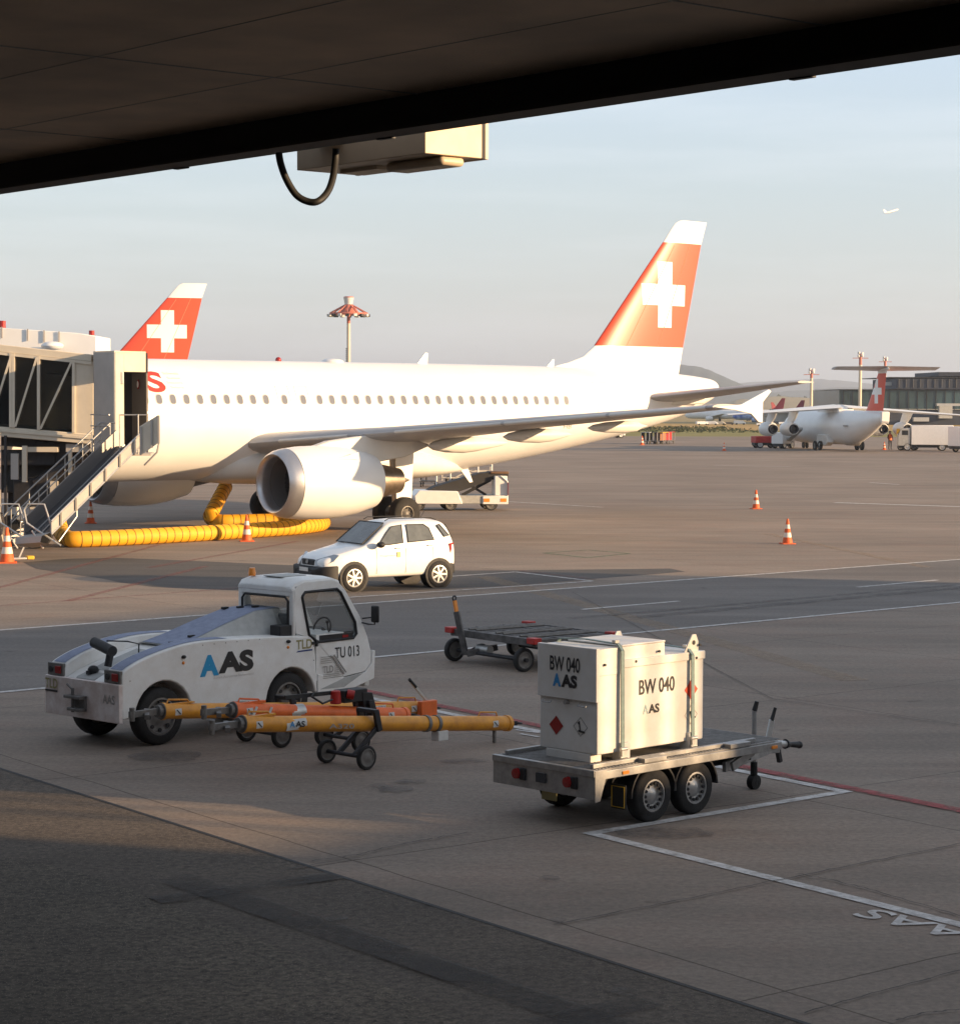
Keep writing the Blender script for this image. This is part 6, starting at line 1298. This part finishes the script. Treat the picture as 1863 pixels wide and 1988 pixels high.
# ------------------------------------------------------------------ unseen pier right of the view, footprint shaped to shade the foreground
SD = Vector((math.cos(SUN_AZ), -math.sin(SUN_AZ), 0)); TE = math.tan(SUN_EL); PH = 12.0
sh = lambda x, y, z=PH: Vector((x, y, 0))+SD*(z/TE)
PR = thing('shade_pier', 'unseen pier block right of the apron, shaped to shade the foreground', 'terminal', (55, 20, 0), 0)
po = Vector((55, 20, 0))
fac = [sh(0.6, 58.7), sh(-2.3, 52.4), sh(-9.5, 43.6), sh(-22, 30), sh(-40, 8), sh(-52, -12)]
back = [fac[-1]+Vector((25, -6, 0)), fac[0]+Vector((28, -8, 0))]
low = 6.2
q = MB(); q.prism([(p.x-po.x, p.y-po.y) for p in fac+back], 0, low, 'xy'); q.build('shade_base', M['bridgegrey'], PR, 30)
# added screen wall with one slot that lets a low sun beam onto the apron
def vcoord(p): return p.y*math.cos(SUN_AZ)+p.x*math.sin(SUN_AZ)
pts = []
for a_, b_ in zip(fac, fac[1:]):
    for k in range(40): pts.append(a_.lerp(b_, k/40))
pts.append(fac[-1])
def wall(i0, i1, z0, z1, nm, m=M['bridgecream']):
    q = MB(); ps = pts[i0:i1+1]; n_ = Vector((0.7, -0.7, 0))*0.35
    q.loft([[Vector((p.x, p.y, z0))-po, Vector((p.x, p.y, z1))-po, Vector((p.x, p.y, z1))-po+n_, Vector((p.x, p.y, z0))-po+n_] for p in ps]); q.build(nm, m, PR, 30)
V0, V1 = 20.3, 24.35
i0 = next(i for i, p in enumerate(pts) if vcoord(p) < V1); i1 = next(i for i, p in enumerate(pts) if vcoord(p) < V0)
ref = Vector((1.2, 23.0, 0)); dist = (pts[(i0+i1)//2]-ref).length; zslot = 0.42+dist*TE
wall(0, i0, low, PH, 'upper_wall'); wall(i1, len(pts)-1, low, PH, 'upper_wall')
wall(i0, i1, low, zslot, 'slot_sill'); wall(i0, i1, min(zslot+3.0, PH-0.4), PH, 'roof_edge')  # sill and head of the slot in the added screen wall
for t_ in (0.16, 0.30, 0.37, 0.42, 0.52, 0.66, 0.83): 
    k = int(lerp(i0, i1, t_)); p = pts[k]-po; q = MB(); q.b2((p.x-0.05, p.y-0.05, zslot), (p.x+0.05, p.y+0.05, PH)); q.build('mullion', M['steel'], PR)  # posts added to break the sun beam into streaks

# ------------------------------------------------------------------ four engined grey-white jet seen from behind
S146 = 0.87
def build_quad():
    c = (gr(1588, 874.5)+gr(1666, 873.5))/2
    A = thing('regional_jet', 'four engine high wing white jet with red tail parked facing away', 'airplane', (c.x, c.y, 0), R(-78), None, S146)
    X0 = 15.4
    tab = smooth([(0, 2.4, 2.1, 0.15), (0.8, 3.2, 1.3, 0.9), (2.2, 3.8, 0.85, 1.45), (4.5, 4.25, 0.66, 1.78), (8, 4.28, 0.65, 1.78), (18.5, 4.28, 0.65, 1.78), (21, 4.26, 1.0, 1.6), (24, 4.2, 1.85, 1.15), (26.5, 4.1, 2.75, 0.65), (28.2, 3.95, 3.3, 0.25)], 3)
    n = 32
    b = MB().loft([[Vector((X-X0, hw*math.sin(2*math.pi*k/n), (zt+zb)/2+(zt-zb)/2*math.cos(2*math.pi*k/n))) for k in range(n)] for X, zt, zb, hw in tab]).build('fuselage', M['airwhite'], A, 60)
    q = MB(); q.prism([(11.2-X0, 4.1), (12-X0, 4.75), (15.5-X0, 4.8), (17.5-X0, 4.35), (17.5-X0, 3.9), (11.2-X0, 3.9)], -0.9, 0.9, 'xz'); q.build('wing_fairing', M['airwhite'], A, 40, 0.15)
    for s in (-1, 1):
        MB().loft([section(s*Y, x-X0, ch, z, 0.13) for Y, x, ch, z in ((0.3, 13.2, 4.4, 4.55), (4.3, 14.2, 3.4, 4.30), (8.5, 15.2, 2.5, 4.03), (13.1, 16.4, 1.5, 3.75))]).build('wing', M['airwhite'], A, 45)
        for Y, xx in ((5.05, 13.7), (7.6, 14.3)):
            e = MB().lathe([(xx-0.9, 0.62), (xx-0.85, 0.70), (xx, 0.78), (xx+0.9, 0.74), (xx+1.7, 0.60), (xx+1.72, 0.52)], (-X0, s*Y, 2.25), n=24).build('engine_nacelle', M['airwhite'], A, 50)
            MB().lathe([(xx+1.2, 0.50), (xx+2.1, 0.42), (xx+2.08, 0.36), (xx+1.5, 0.3), (xx+1.5, 0.01)], (-X0, s*Y, 2.25), n=20).build('exhaust_nozzle', M['fan'], e, 50)
            MB().lathe([(xx-0.88, 0.60), (xx-0.3, 0.5), (xx-0.3, 0.01)], (-X0, s*Y, 2.25), n=20).build('inlet_duct', M['fan'], e, 50)
            MB().prism([(xx-0.4-X0, 2.9), (xx+0.6-X0, 4.25), (xx+3.0-X0, 4.15), (xx+2.2-X0, 3.4), (xx+1.2-X0, 2.85)], s*Y-0.1, s*Y+0.1, 'xz').build('pylon', M['airwhite'], e, 30, 0.03)
        q = MB(); q.prism([(13.8-X0, 0.9), (14.2-X0, 1.7), (16.6-X0, 1.7), (17.2-X0, 0.9), (16.5-X0, 0.5), (14.3-X0, 0.5)], s*1.2, s*1.95, 'xz'); g = q.build('gear_fairing', M['belly_grey'], A, 40, 0.08)
        q = MB(); q.cyl((15.4-X0, s*2.2, 0.5), (15.4-X0, s*1.7, 1.4), 0.1); q.build('gear_leg', M['alu'], g)
        for dy in (-0.28, 0.28): wheel(g, (15.4-X0, s*2.36+dy, 0.5), 0.5, 0.24, 0.3, 'y', 1 if dy > 0 else -1, rm=M['darkrim'])
        MB().loft([section(s*Y, x-X0, ch, z, 0.13, -R(9)) for Y, x, ch, z in ((0.0, 26.2, 2.6, 8.35), (5.5, 27.4, 1.7, 8.42))]).build('tailplane', M['wing_grey'], A, 45)
    for y in (-0.2, 0.2): wheel(A, (5.3-X0, y, 0.38), 0.38, 0.18, 0.18, 'y', 1 if y > 0 else -1, rm=M['darkrim'])
    rings = []
    for z, xl, xt, th in ((4.0, 22.6, 27.6, 0.4), (4.4, 23.3, 27.65, 0.4), (6.3, 24.9, 28.0, 0.34), (8.0, 26.2, 28.3, 0.28), (8.5, 26.1, 28.6, 0.30)):
        ring = []
        for k in range(14):
            t_ = (1-math.cos(math.pi*k/13))/2; y_ = 5*(0.2969*math.sqrt(t_)-0.126*t_-0.3516*t_*t_+0.2843*t_**3-0.1036*t_**4)*th
            ring.append((xl+t_*(xt-xl)-X0, y_, z))
        rings.append([Vector((x, -y, z)) for x, y, z in ring]+[Vector((x, y, z)) for x, y, z in ring[::-1][1:-1]])
    fm_ = fin_material('jet_fin_paint', (4.25, 8.05), (24.85-X0, 27.3-X0, 5.9, 6.6), (25.7-X0, 26.5-X0, 5.0, 7.5))
    MB().loft(rings).build('tail_fin', fm_, A, 50)
    MB().lathe([(25.9, 0.05), (26.3, 0.28), (27.5, 0.3), (28.8, 0.12), (29.0, 0.02)], (-X0, 0, 8.5), n=14).build('fin_bullet', M['airwhite'], A, 60)
    MB().prism([(28.0-X0, 2.95), (28.25-X0, 3.2), (28.3-X0, 4.15), (27.8-X0, 4.2)], -0.42, 0.42, 'xz').build('air_brake', M['airwhite'], A, 30, 0.05)
    q = MB(); q.b2((21.0-X0, -1.72, 2.6), (22.0-X0, -1.60, 2.75)); q.build('registration_patch', M['seam'], b)
    return A
build_quad()

# ------------------------------------------------------------------ vehicles and worker around the far jet
def truck(label, p, rz, L, H, W, col, cabcol, cab=0.28, boxz=0.55, group=None, front=1):
    T_ = thing('truck', label, 'truck', p, rz, group)
    MB().b2((-L/2, -W/2, boxz), (L/2-L*cab, W/2, H)).build('box_body', col, T_, 30, 0.05)
    MB().prism([(L/2-L*cab+0.08, boxz-0.1), (L/2, boxz-0.1), (L/2, boxz+(H-boxz)*0.45), (L/2-0.25, H*0.86), (L/2-L*cab+0.08, H*0.9)], -W/2+0.05, W/2-0.05, 'xz').build('cab', cabcol, T_, 30, 0.05)
    MB().prism([(L/2-0.03, boxz+(H-boxz)*0.5), (L/2-0.24, H*0.83), (L/2-0.20, H*0.83), (L/2+0.02, boxz+(H-boxz)*0.5)], -W/2+0.15, W/2-0.15, 'xz').build('windscreen', M['glass'], T_)
    for s in (-1, 1): MB().b2((L/2-L*cab+0.3, s*(W/2-0.06), boxz+(H-boxz)*0.5), (L/2-0.35, s*(W/2-0.04), H*0.8)).build('side_window', M['glass'], T_)
    MB().b2((-L/2, -W/2+0.2, boxz-0.25), (L/2-0.1, W/2-0.2, boxz)).build('chassis', M['dark'], T_)
    for x in (-L*0.3, L*0.33):
        for s in (-1, 1): wheel(T_, (x, s*(W/2-0.14), 0.36), 0.36, 0.18, 0.24, 'y', s, rm=M['alu'])
    return T_
p = gr(1812, 876); truck('long white service truck parked right of the worker, box side facing the viewer', (p.x-0.4, p.y+2, 0), R(172), 5.0, 2.35, 2.0, M['white'], M['tuggrey'], 0.24)
p = gr(1868, 877); truck('sunlit white van body at the right edge behind the service truck', (p.x+0.6, p.y-1.5, 0), R(35), 4.4, 2.3, 2.0, M['airwhite'], M['white'], 0.25)
p = gr(1487, 870); truck('small red and white baggage truck beside the far jet', (p.x, p.y+1, 0), R(15), 2.4, 1.15, 1.3, M['red'], M['white'], 0.3, 0.5)
p = gr(1511, 870); truck('bright white van next to the red and white baggage truck', (p.x+0.3, p.y-1, 0), R(50), 2.2, 1.55, 1.3, M['airwhite'], M['airwhite'], 0.3, 0.45)
p = gr(1186, 850); truck('low white vehicle half hidden behind the rear fuselage underside', (p.x, p.y, 0), R(20), 3.2, 0.9, 1.4, M['white'], M['white'], 0.3, 0.4)
p0, p1 = at(1520, 868, 214), at(1553, 832, 208)
LD_ = thing('belt_loader', 'thin sloping loader arm reaching up to the far jet', 'belt loader', (p0.x, p0.y, 0), 0)
q = MB(); a_ = Vector((0, 0, 0.3)); b_ = Vector((p1.x-p0.x, p1.y-p0.y, p1.z)); q.bar(a_, b_, 0.5, 0.22); q.build('conveyor', M['tuggrey'], LD_); q = MB(); q.b2((-0.6, -0.5, 0.25), (0.9, 0.5, 0.6)); q.build('chassis', M['dark'], LD_)
for x in (-0.3, 0.6): wheel(LD_, (x, -0.5, 0.22), 0.22, 0.1, 0.15, 'y', -1)
# dark blue tractor left of the white service truck
p = gr(1762, 874); TD = thing('luggage_tractor', 'dark tractor with yellow box in front of the service truck', 'tractor', (p.x, p.y, 0), R(160))
q = MB(); q.b2((-0.9, -0.6, 0.35), (0.9, 0.6, 0.95)); q.build('body', M['navy'], TD, 30, 0.05); q = MB(); q.b2((-0.8, -0.55, 0.95), (0.1, 0.55, 1.75)); q.build('cab', M['dark'], TD, 30, 0.05); q = MB(); q.b2((0.2, -0.5, 1.3), (1.0, 0.5, 2.0)); q.build('yellow_box', M['yellow'], TD)
for x in (-0.6, 0.6):
    for s in (-1, 1): wheel(TD, (x, s*0.55, 0.3), 0.3, 0.12, 0.2, 'y', s)

def person(loc, rz, label):
    """standing figure grown with a skin modifier"""
    J = {'pel': (0, 0, 0.95, .13), 'chest': (0, 0, 1.30, .16), 'neck': (0, 0, 1.49, .06), 'head': (0, 0.01, 1.60, .085), 'top': (0, 0.01, 1.70, .08),
         'ls': (-0.19, 0, 1.42, .06), 'le': (-0.27, -0.02, 1.14, .045), 'lw': (-0.22, -0.14, 0.92, .035), 'lh': (-0.21, -0.19, 0.85, .035),
         'rs': (0.19, 0, 1.42, .06), 're': (0.28, 0.02, 1.14, .045), 'rw': (0.25, -0.08, 0.90, .035), 'rh': (0.25, -0.12, 0.82, .035),
         'lp': (-0.10, 0, 0.88, .10), 'lk': (-0.12, -0.03, 0.50, .065), 'la': (-0.13, 0.02, 0.09, .045), 'lt': (-0.13, -0.13, 0.04, .04),
         'rp': (0.10, 0, 0.88, .10), 'rk': (0.12, -0.02, 0.50, .065), 'ra': (0.13, 0.04, 0.09, .045), 'rt': (0.14, -0.11, 0.04, .04)}
    E_ = [('pel', 'chest'), ('chest', 'neck'), ('neck', 'head'), ('head', 'top'), ('chest', 'ls'), ('ls', 'le'), ('le', 'lw'), ('lw', 'lh'), ('chest', 'rs'), ('rs', 're'), ('re', 'rw'), ('rw', 'rh'), ('pel', 'lp'), ('lp', 'lk'), ('lk', 'la'), ('la', 'lt'), ('pel', 'rp'), ('rp', 'rk'), ('rk', 'ra'), ('ra', 'rt')]
    ks = list(J); me = bpy.data.meshes.new('person'); me.from_pydata([J[k][:3] for k in ks], [(ks.index(a), ks.index(b)) for a, b in E_], [])
    o = bpy.data.objects.new('person', me); C.objects.link(o); o.location = loc; o.rotation_euler = (0, 0, rz)
    md = o.modifiers.new('skin', 'SKIN'); sv = me.skin_vertices[0].data
    for i, k in enumerate(ks): sv[i].radius = (J[k][3], J[k][3])
    sv[0].use_root = True; ss = o.modifiers.new('s', 'SUBSURF'); ss.levels = 1; ss.render_levels = 1
    me.materials.append(M['trousers']); tag(o, label, 'person')
    v = MB(); rings = []
    for z, a_, b_ in ((0.90, 0.19, 0.14), (1.05, 0.18, 0.13), (1.25, 0.21, 0.15), (1.42, 0.22, 0.13), (1.50, 0.09, 0.08)):
        rings.append([Vector((a_*math.cos(2*math.pi*k/14), b_*math.sin(2*math.pi*k/14), z)) for k in range(14)])
    v.loft(rings); v.build('hi_vis_vest', M['hivis'], o, 60)
    v = MB(); v.sphere((0, 0.01, 1.63), 0.115, 12, sz=1.15); v.build('face', M['skin'], o, 60); v = MB(); v.sphere((0, 0.03, 1.68), 0.118, 12, sz=0.9); v.build('hair', M['black'], o, 60)
    return o
p = gr(1727, 873); person((p.x, p.y, 0), R(20), 'worker in an orange vest and dark trousers standing under the far jet wing')

# ------------------------------------------------------------------ glass dock building, right background
def at2(px, py, y, o): return at(px, py, y)-o
DB = thing('dock_building', 'wide dark dock building with green tinted glass storey behind the far jet', 'building', (at(1700, 777, 430).x, 430, 0), 0); do = Vector(DB.location)
M['greenglass'] = mat('green_tinted_glass', (0.055, 0.10, 0.115), 0.2, 0, 0.6, 0.12, spec=0.5)
def rect(nm, x0, y0, x1, y1, dy, dep, m, par=DB, o_=None, Y=430):
    a_, b_ = at(x0, y0, Y), at(x1, y1, Y); o_ = do if o_ is None else o_
    return MB().b2((a_.x-o_.x, dy, b_.z), (b_.x-o_.x, dy+dep, a_.z)).build(nm, m, par, 30)
rect('lower_wall', 1545, 796, 2500, 848, 0.0, 40, M['bluewall'])
rect('glass_storey', 1632, 757, 2500, 796, 2.0, 36, M['greenglass'])
rect('floor_band', 1630, 756, 2500, 758, 1.2, 38, M['dark'])
rect('upper_wall', 1745, 735, 2500, 757, 3, 26, M['bluewall'])
rect('roof', 1735, 731, 2500, 735, 6, 30, M['dark']); rect('roof_step', 1838, 721, 2500, 731, 8, 24, M['bluewall'])
rect('white_parapet', 1722, 741, 1800, 748, 7.5, 1, M['alu'])
for k in range(26): rect('mullion', 1640+k*18, 759, 1640.6+k*18, 796, 1.85, 0.15, M['dark'])
for k in range(14): rect('upper_mullion', 1750+k*14, 735, 1750.6+k*14, 752, 2.8, 0.15, M['darkrim'])
for x0, y0, x1, y1, m in ((1815, 783, 1863, 788, M['alu']), (1820, 788, 1845, 812, M['tuggrey']), (1700, 805, 1722, 822, M['tuggrey']), (1770, 810, 1800, 818, M['alu']), (1608, 801, 1628, 810, M['alu'])): rect('facade_unit', x0, y0, x1, y1, -1.5, 1.4, m)
# control hut and jetty pieces left of it
SH = thing('shed', 'small sand coloured shed at the left end of the dock building', 'shed', (at(1542, 777, 420).x, 420, 0), 0); so = Vector(SH.location)
rect('wall', 1535, 797, 1550, 820, 0, 3, M['bridgecream'], SH, so, 420); rect('roof', 1533, 795, 1552, 798, -0.3, 3.6, M['dark'], SH, so, 420)
GB = thing('jetty_shelter', 'long low grey shelter left of the dock building', 'shelter', (at(1500, 777, 440).x, 440, 0), 0); go = Vector(GB.location)
rect('wall', 1478, 801, 1533, 818, 0, 4, M['tuggrey'], GB, go, 440); rect('roof', 1475, 799, 1536, 802, -0.5, 5, M['alu'], GB, go, 440)

# light masts
def mast(px, py_top, Y, r, label, ring=0.0, red=False, base=0):
    t = at(px, py_top, Y); T_ = thing('light_mast', label, 'light mast', (t.x, Y, 0), 0, 'apron light masts'); H = t.z
    MB().cyl((0, 0, 0), (0, 0, H*0.80), r*1.2, r, 12, cap=True).build('pole', M['bridgecream'], T_, 50)
    MB().cyl((0, 0, H*0.80), (0, 0, H-0.8), r, r*0.9, 12).build('upper_pole', M['mastred'], T_, 50)
    if ring:
        q = MB(); 
        q.lathe([(H-2.6, ring), (H-2.45, ring*1.02), (H-2.3, ring)], (0, 0, 0), 'z', 24); 
        for k in range(12):
            a_ = 2*math.pi*k/12; q.bar((ring*math.cos(a_), ring*math.sin(a_), H-2.35), (0.5*math.cos(a_), 0.5*math.sin(a_), H-1.2), 0.12, 0.12)
        q.lathe([(H-2.3, ring*0.55), (H-1.25, ring*0.28)], (0, 0, 0), 'z', 24, 0)
        q.build('lamp_crown', [M['mastred']], T_, 20)
        for k in range(16):
            a_ = 2*math.pi*k/16; c = Vector((ring*math.cos(a_), ring*math.sin(a_), H-2.65)); MB().box(c, (0.6, 0.5, 0.35), a_).build('floodlight', M['sticker'] if k % 2 else M['dark'], T_, 30, 0.05)
        q = MB(); q.cyl((0, 0, H-1.2), (0, 0, H-0.25), 0.5, 0.7, 12); q.build('top_drum', M['sticker'], T_, 40); MB().cyl((0, 0, H-0.25), (0, 0, H-0.1), 0.7, 0.62, 12).build('top_cap', M['mastred'], T_, 40)
        q = MB()
        for k in range(26): q.box((-r*1.1, -0.1, H*0.25+k*0.35*H/24), (0.25, 0.25, 0.12))
        q.build('ladder', M['dark'], T_)
    else:
        for a_, z in ((0.5, 0.0), (2.2, 0.1), (3.8, -0.5), (5.4, -0.4)):
            c = Vector((0.45*math.cos(a_), 0.3*math.sin(a_), H-0.7+z)); MB().box(c, (0.5, 0.4, 0.5), a_).build('floodlight', M['sticker'], T_, 30, 0.1)
        MB().bar((-1.5, 0, H-1.6), (1.5, 0, H-1.6), 0.3, 0.12).build('cross_arm', M['mastred'], T_)
    return T_
M['mastred'] = mat('faded_red_paint', (0.45, 0.14, 0.10), 0.6)
mast(676.5, 574, 300, 0.24, 'tall mast with a wide red lamp crown behind the white fuselage', 2.6)
mast(1575, 711, 430, 0.28, 'mast behind the tailplane tip, leftmost of the three on the right')
mast(1670, 679, 430, 0.30, 'tallest mast, in front of the glass dock building')
mast(1718, 689, 520, 0.30, 'mast standing directly behind the far jet tail fin')

# far aircraft beyond the grass
def far_plane(label, px, py, Y, rz, sc, tailm, bodym):
    c = at(px, py, Y); A = thing('distant_airliner', label, 'airplane', (c.x, Y, 0), rz, 'airliners parked far beyond the grass', sc); X0 = 18
    tab = [(0, 3.6, 3.2, 0.2), (1.5, 5.0, 2.2, 1.3), (4.5, 5.85, 1.78, 1.95), (24, 5.9, 1.8, 1.97), (31, 5.8, 3.0, 1.4), (36.5, 5.5, 4.5, 0.4)]
    MB().loft([[Vector((X-X0, hw*math.sin(2*math.pi*k/20), (zt+zb)/2+(zt-zb)/2*math.cos(2*math.pi*k/20))) for k in range(20)] for X, zt, zb, hw in smooth(tab, 2)]).build('fuselage', bodym, A, 60)
    MB().prism([(29-X0, 5.6), (31.5-X0, 7.2), (34.8-X0, 11.8), (36.6-X0, 11.8), (35.4-X0, 5.5)], -0.15, 0.15, 'xz').build('tail_fin', tailm, A, 30, 0.05)
    for s in (-1, 1):
        MB().loft([section(s*Y_, x-X0, ch, z, 0.12) for Y_, x, ch, z in ((1.5, 12.5, 6.2, 2.9), (6.4, 15, 4, 3.4), (17, 20, 1.5, 4.4))]).build('wing', M['airwhite'], A, 45)
        MB().lathe([(11, 0.95), (11.5, 1.15), (13, 1.2), (14.6, 0.9)], (-X0, s*5.75, 1.9), n=16, cap=True).build('engine_nacelle', bodym, A, 50)
        MB().cyl((17.7-X0, s*3.8, 0), (17.7-X0, s*3.8, 2.6), 0.35).build('main_gear', M['dark'], A)
        MB().loft([section(s*Y_, x-X0, ch, z, 0.1) for Y_, x, ch, z in ((0.4, 32.2, 3.6, 4.9), (6.2, 35.6, 1.2, 5.4))]).build('tailplane', M['airwhite'], A, 45)
    return A
M['maroon'] = mat('dark_red_tail', (0.30, 0.025, 0.04), 0.4, 0, 0.3, 0.6); M['skyblue'] = mat('blue_and_white_livery', (0.45, 0.60, 0.80), 0.4, 0, 0.3, 0.25, var2=(0.03, 0.10, 0.45))
far_plane('distant blue and white airliner with a dark red tail beyond the grass', 1490, 815, 446, R(-18), 0.40, M['maroon'], M['skyblue'])
far_plane('distant airliner whose red tail shows just above the white wing tip, left one', 1398, 815, 470, R(-10), 0.42, M['maroon'], M['airwhite'])
far_plane('distant airliner whose red tail shows beside the upright wingtip fence', 1453, 815, 500, R(-14), 0.44, M['maroon'], M['airwhite'])
far_plane('distant white and red airliner right of the wingtip fence', 1545, 815, 520, R(200), 0.36, M['maroon'], mat('white_and_red_livery', (0.75, 0.70, 0.70), 0.4, 0, 0.3, 0.15, var2=(0.45, 0.06, 0.05)))
rnd = random.Random(11)
for k in range(9):
    px = 1368+k*20+rnd.uniform(-4, 4); c = gr(px, 826)
    T_ = thing('service_vehicle', ('pale','white','cream','small white','grey','low white','light','boxy white','short white')[k]+' vehicle parked in the far row beyond the grass, number '+str(k+1)+' from the left', 'vehicle', (c.x, 400+rnd.uniform(0, 25), 0), rnd.uniform(-0.3, 0.3), 'vehicles parked beyond the grass')
    h = rnd.uniform(0.5, 0.95); MB().prism([(-1.1, 0.2), (-1.1, h), (0.5, h), (1.1, h*0.55), (1.1, 0.2)], -0.5, 0.5, 'xz').build('body', (M['white'], M['airwhite'], M['bridgecream'], M['dark'])[k % 4], T_, 30, 0.05)
    for x in (-0.7, 0.7): MB().cyl((x, -0.55, 0.16), (x, -0.4, 0.16), 0.16).build('wheel', M['rubber'], T_)
# climbing airliner
c = at(1730, 410, 1500); FP = thing('flying_airliner', 'tiny white airliner climbing away in the sky', 'airplane', c, 0, None, 0.36); FP.rotation_euler = (0, R(16), R(212))
tab = [(0, 0.2, -0.2, 0.2), (2, 1.3, -1.2, 1.3), (5, 2, -2, 1.97), (24, 2, -2, 1.97), (31, 1.9, -0.8, 1.4), (36.5, 1.6, 0.8, 0.4)]
MB().loft([[Vector((X-18, hw*math.sin(2*math.pi*k/16), (zt+zb)/2+(zt-zb)/2*math.cos(2*math.pi*k/16))) for k in range(16)] for X, zt, zb, hw in tab]).build('fuselage', M['airwhite'], FP, 60)
for s in (-1, 1):
    MB().loft([section(s*Y_, x-18, ch, z, 0.12) for Y_, x, ch, z in ((1.5, 12.5, 6.2, -1.2), (17, 20, 1.5, 0.2))]).build('wing', M['airwhite'], FP, 45)
    MB().loft([section(s*Y_, x-18, ch, z, 0.12) for Y_, x, ch, z in ((0.4, 32.2, 3.6, 0.9), (6.2, 35.6, 1.2, 1.4))]).build('tailplane', M['wing_grey'], FP, 45)
MB().prism([(11, 1.6), (16.5, 7.8), (18.6, 7.8), (17.4, 1.5)], -0.2, 0.2, 'xz').build('tail_fin', M['airwhite'], FP)

# ------------------------------------------------------------------ evening haze
hz_ = MB().b2((-5300, -440, -12), (5300, 9700, 150)).build('haze', bpy.data.materials.new('haze_air')); hz_['kind'] = 'stuff'; hz_['label'] = 'pale evening haze over the whole airfield'
hm = hz_.data.materials[0]; hm.use_nodes = True; hn = hm.node_tree.nodes; hn.clear(); ho = hn.new('ShaderNodeOutputMaterial'); pv = hn.new('ShaderNodeVolumePrincipled')
pv.inputs['Density'].default_value = 0.00017; pv.inputs['Color'].default_value = (0.72, 0.82, 1.0, 1); pv.inputs['Anisotropy'].default_value = 0.2
hm.node_tree.links.new(pv.outputs[0], ho.inputs['Volume'])
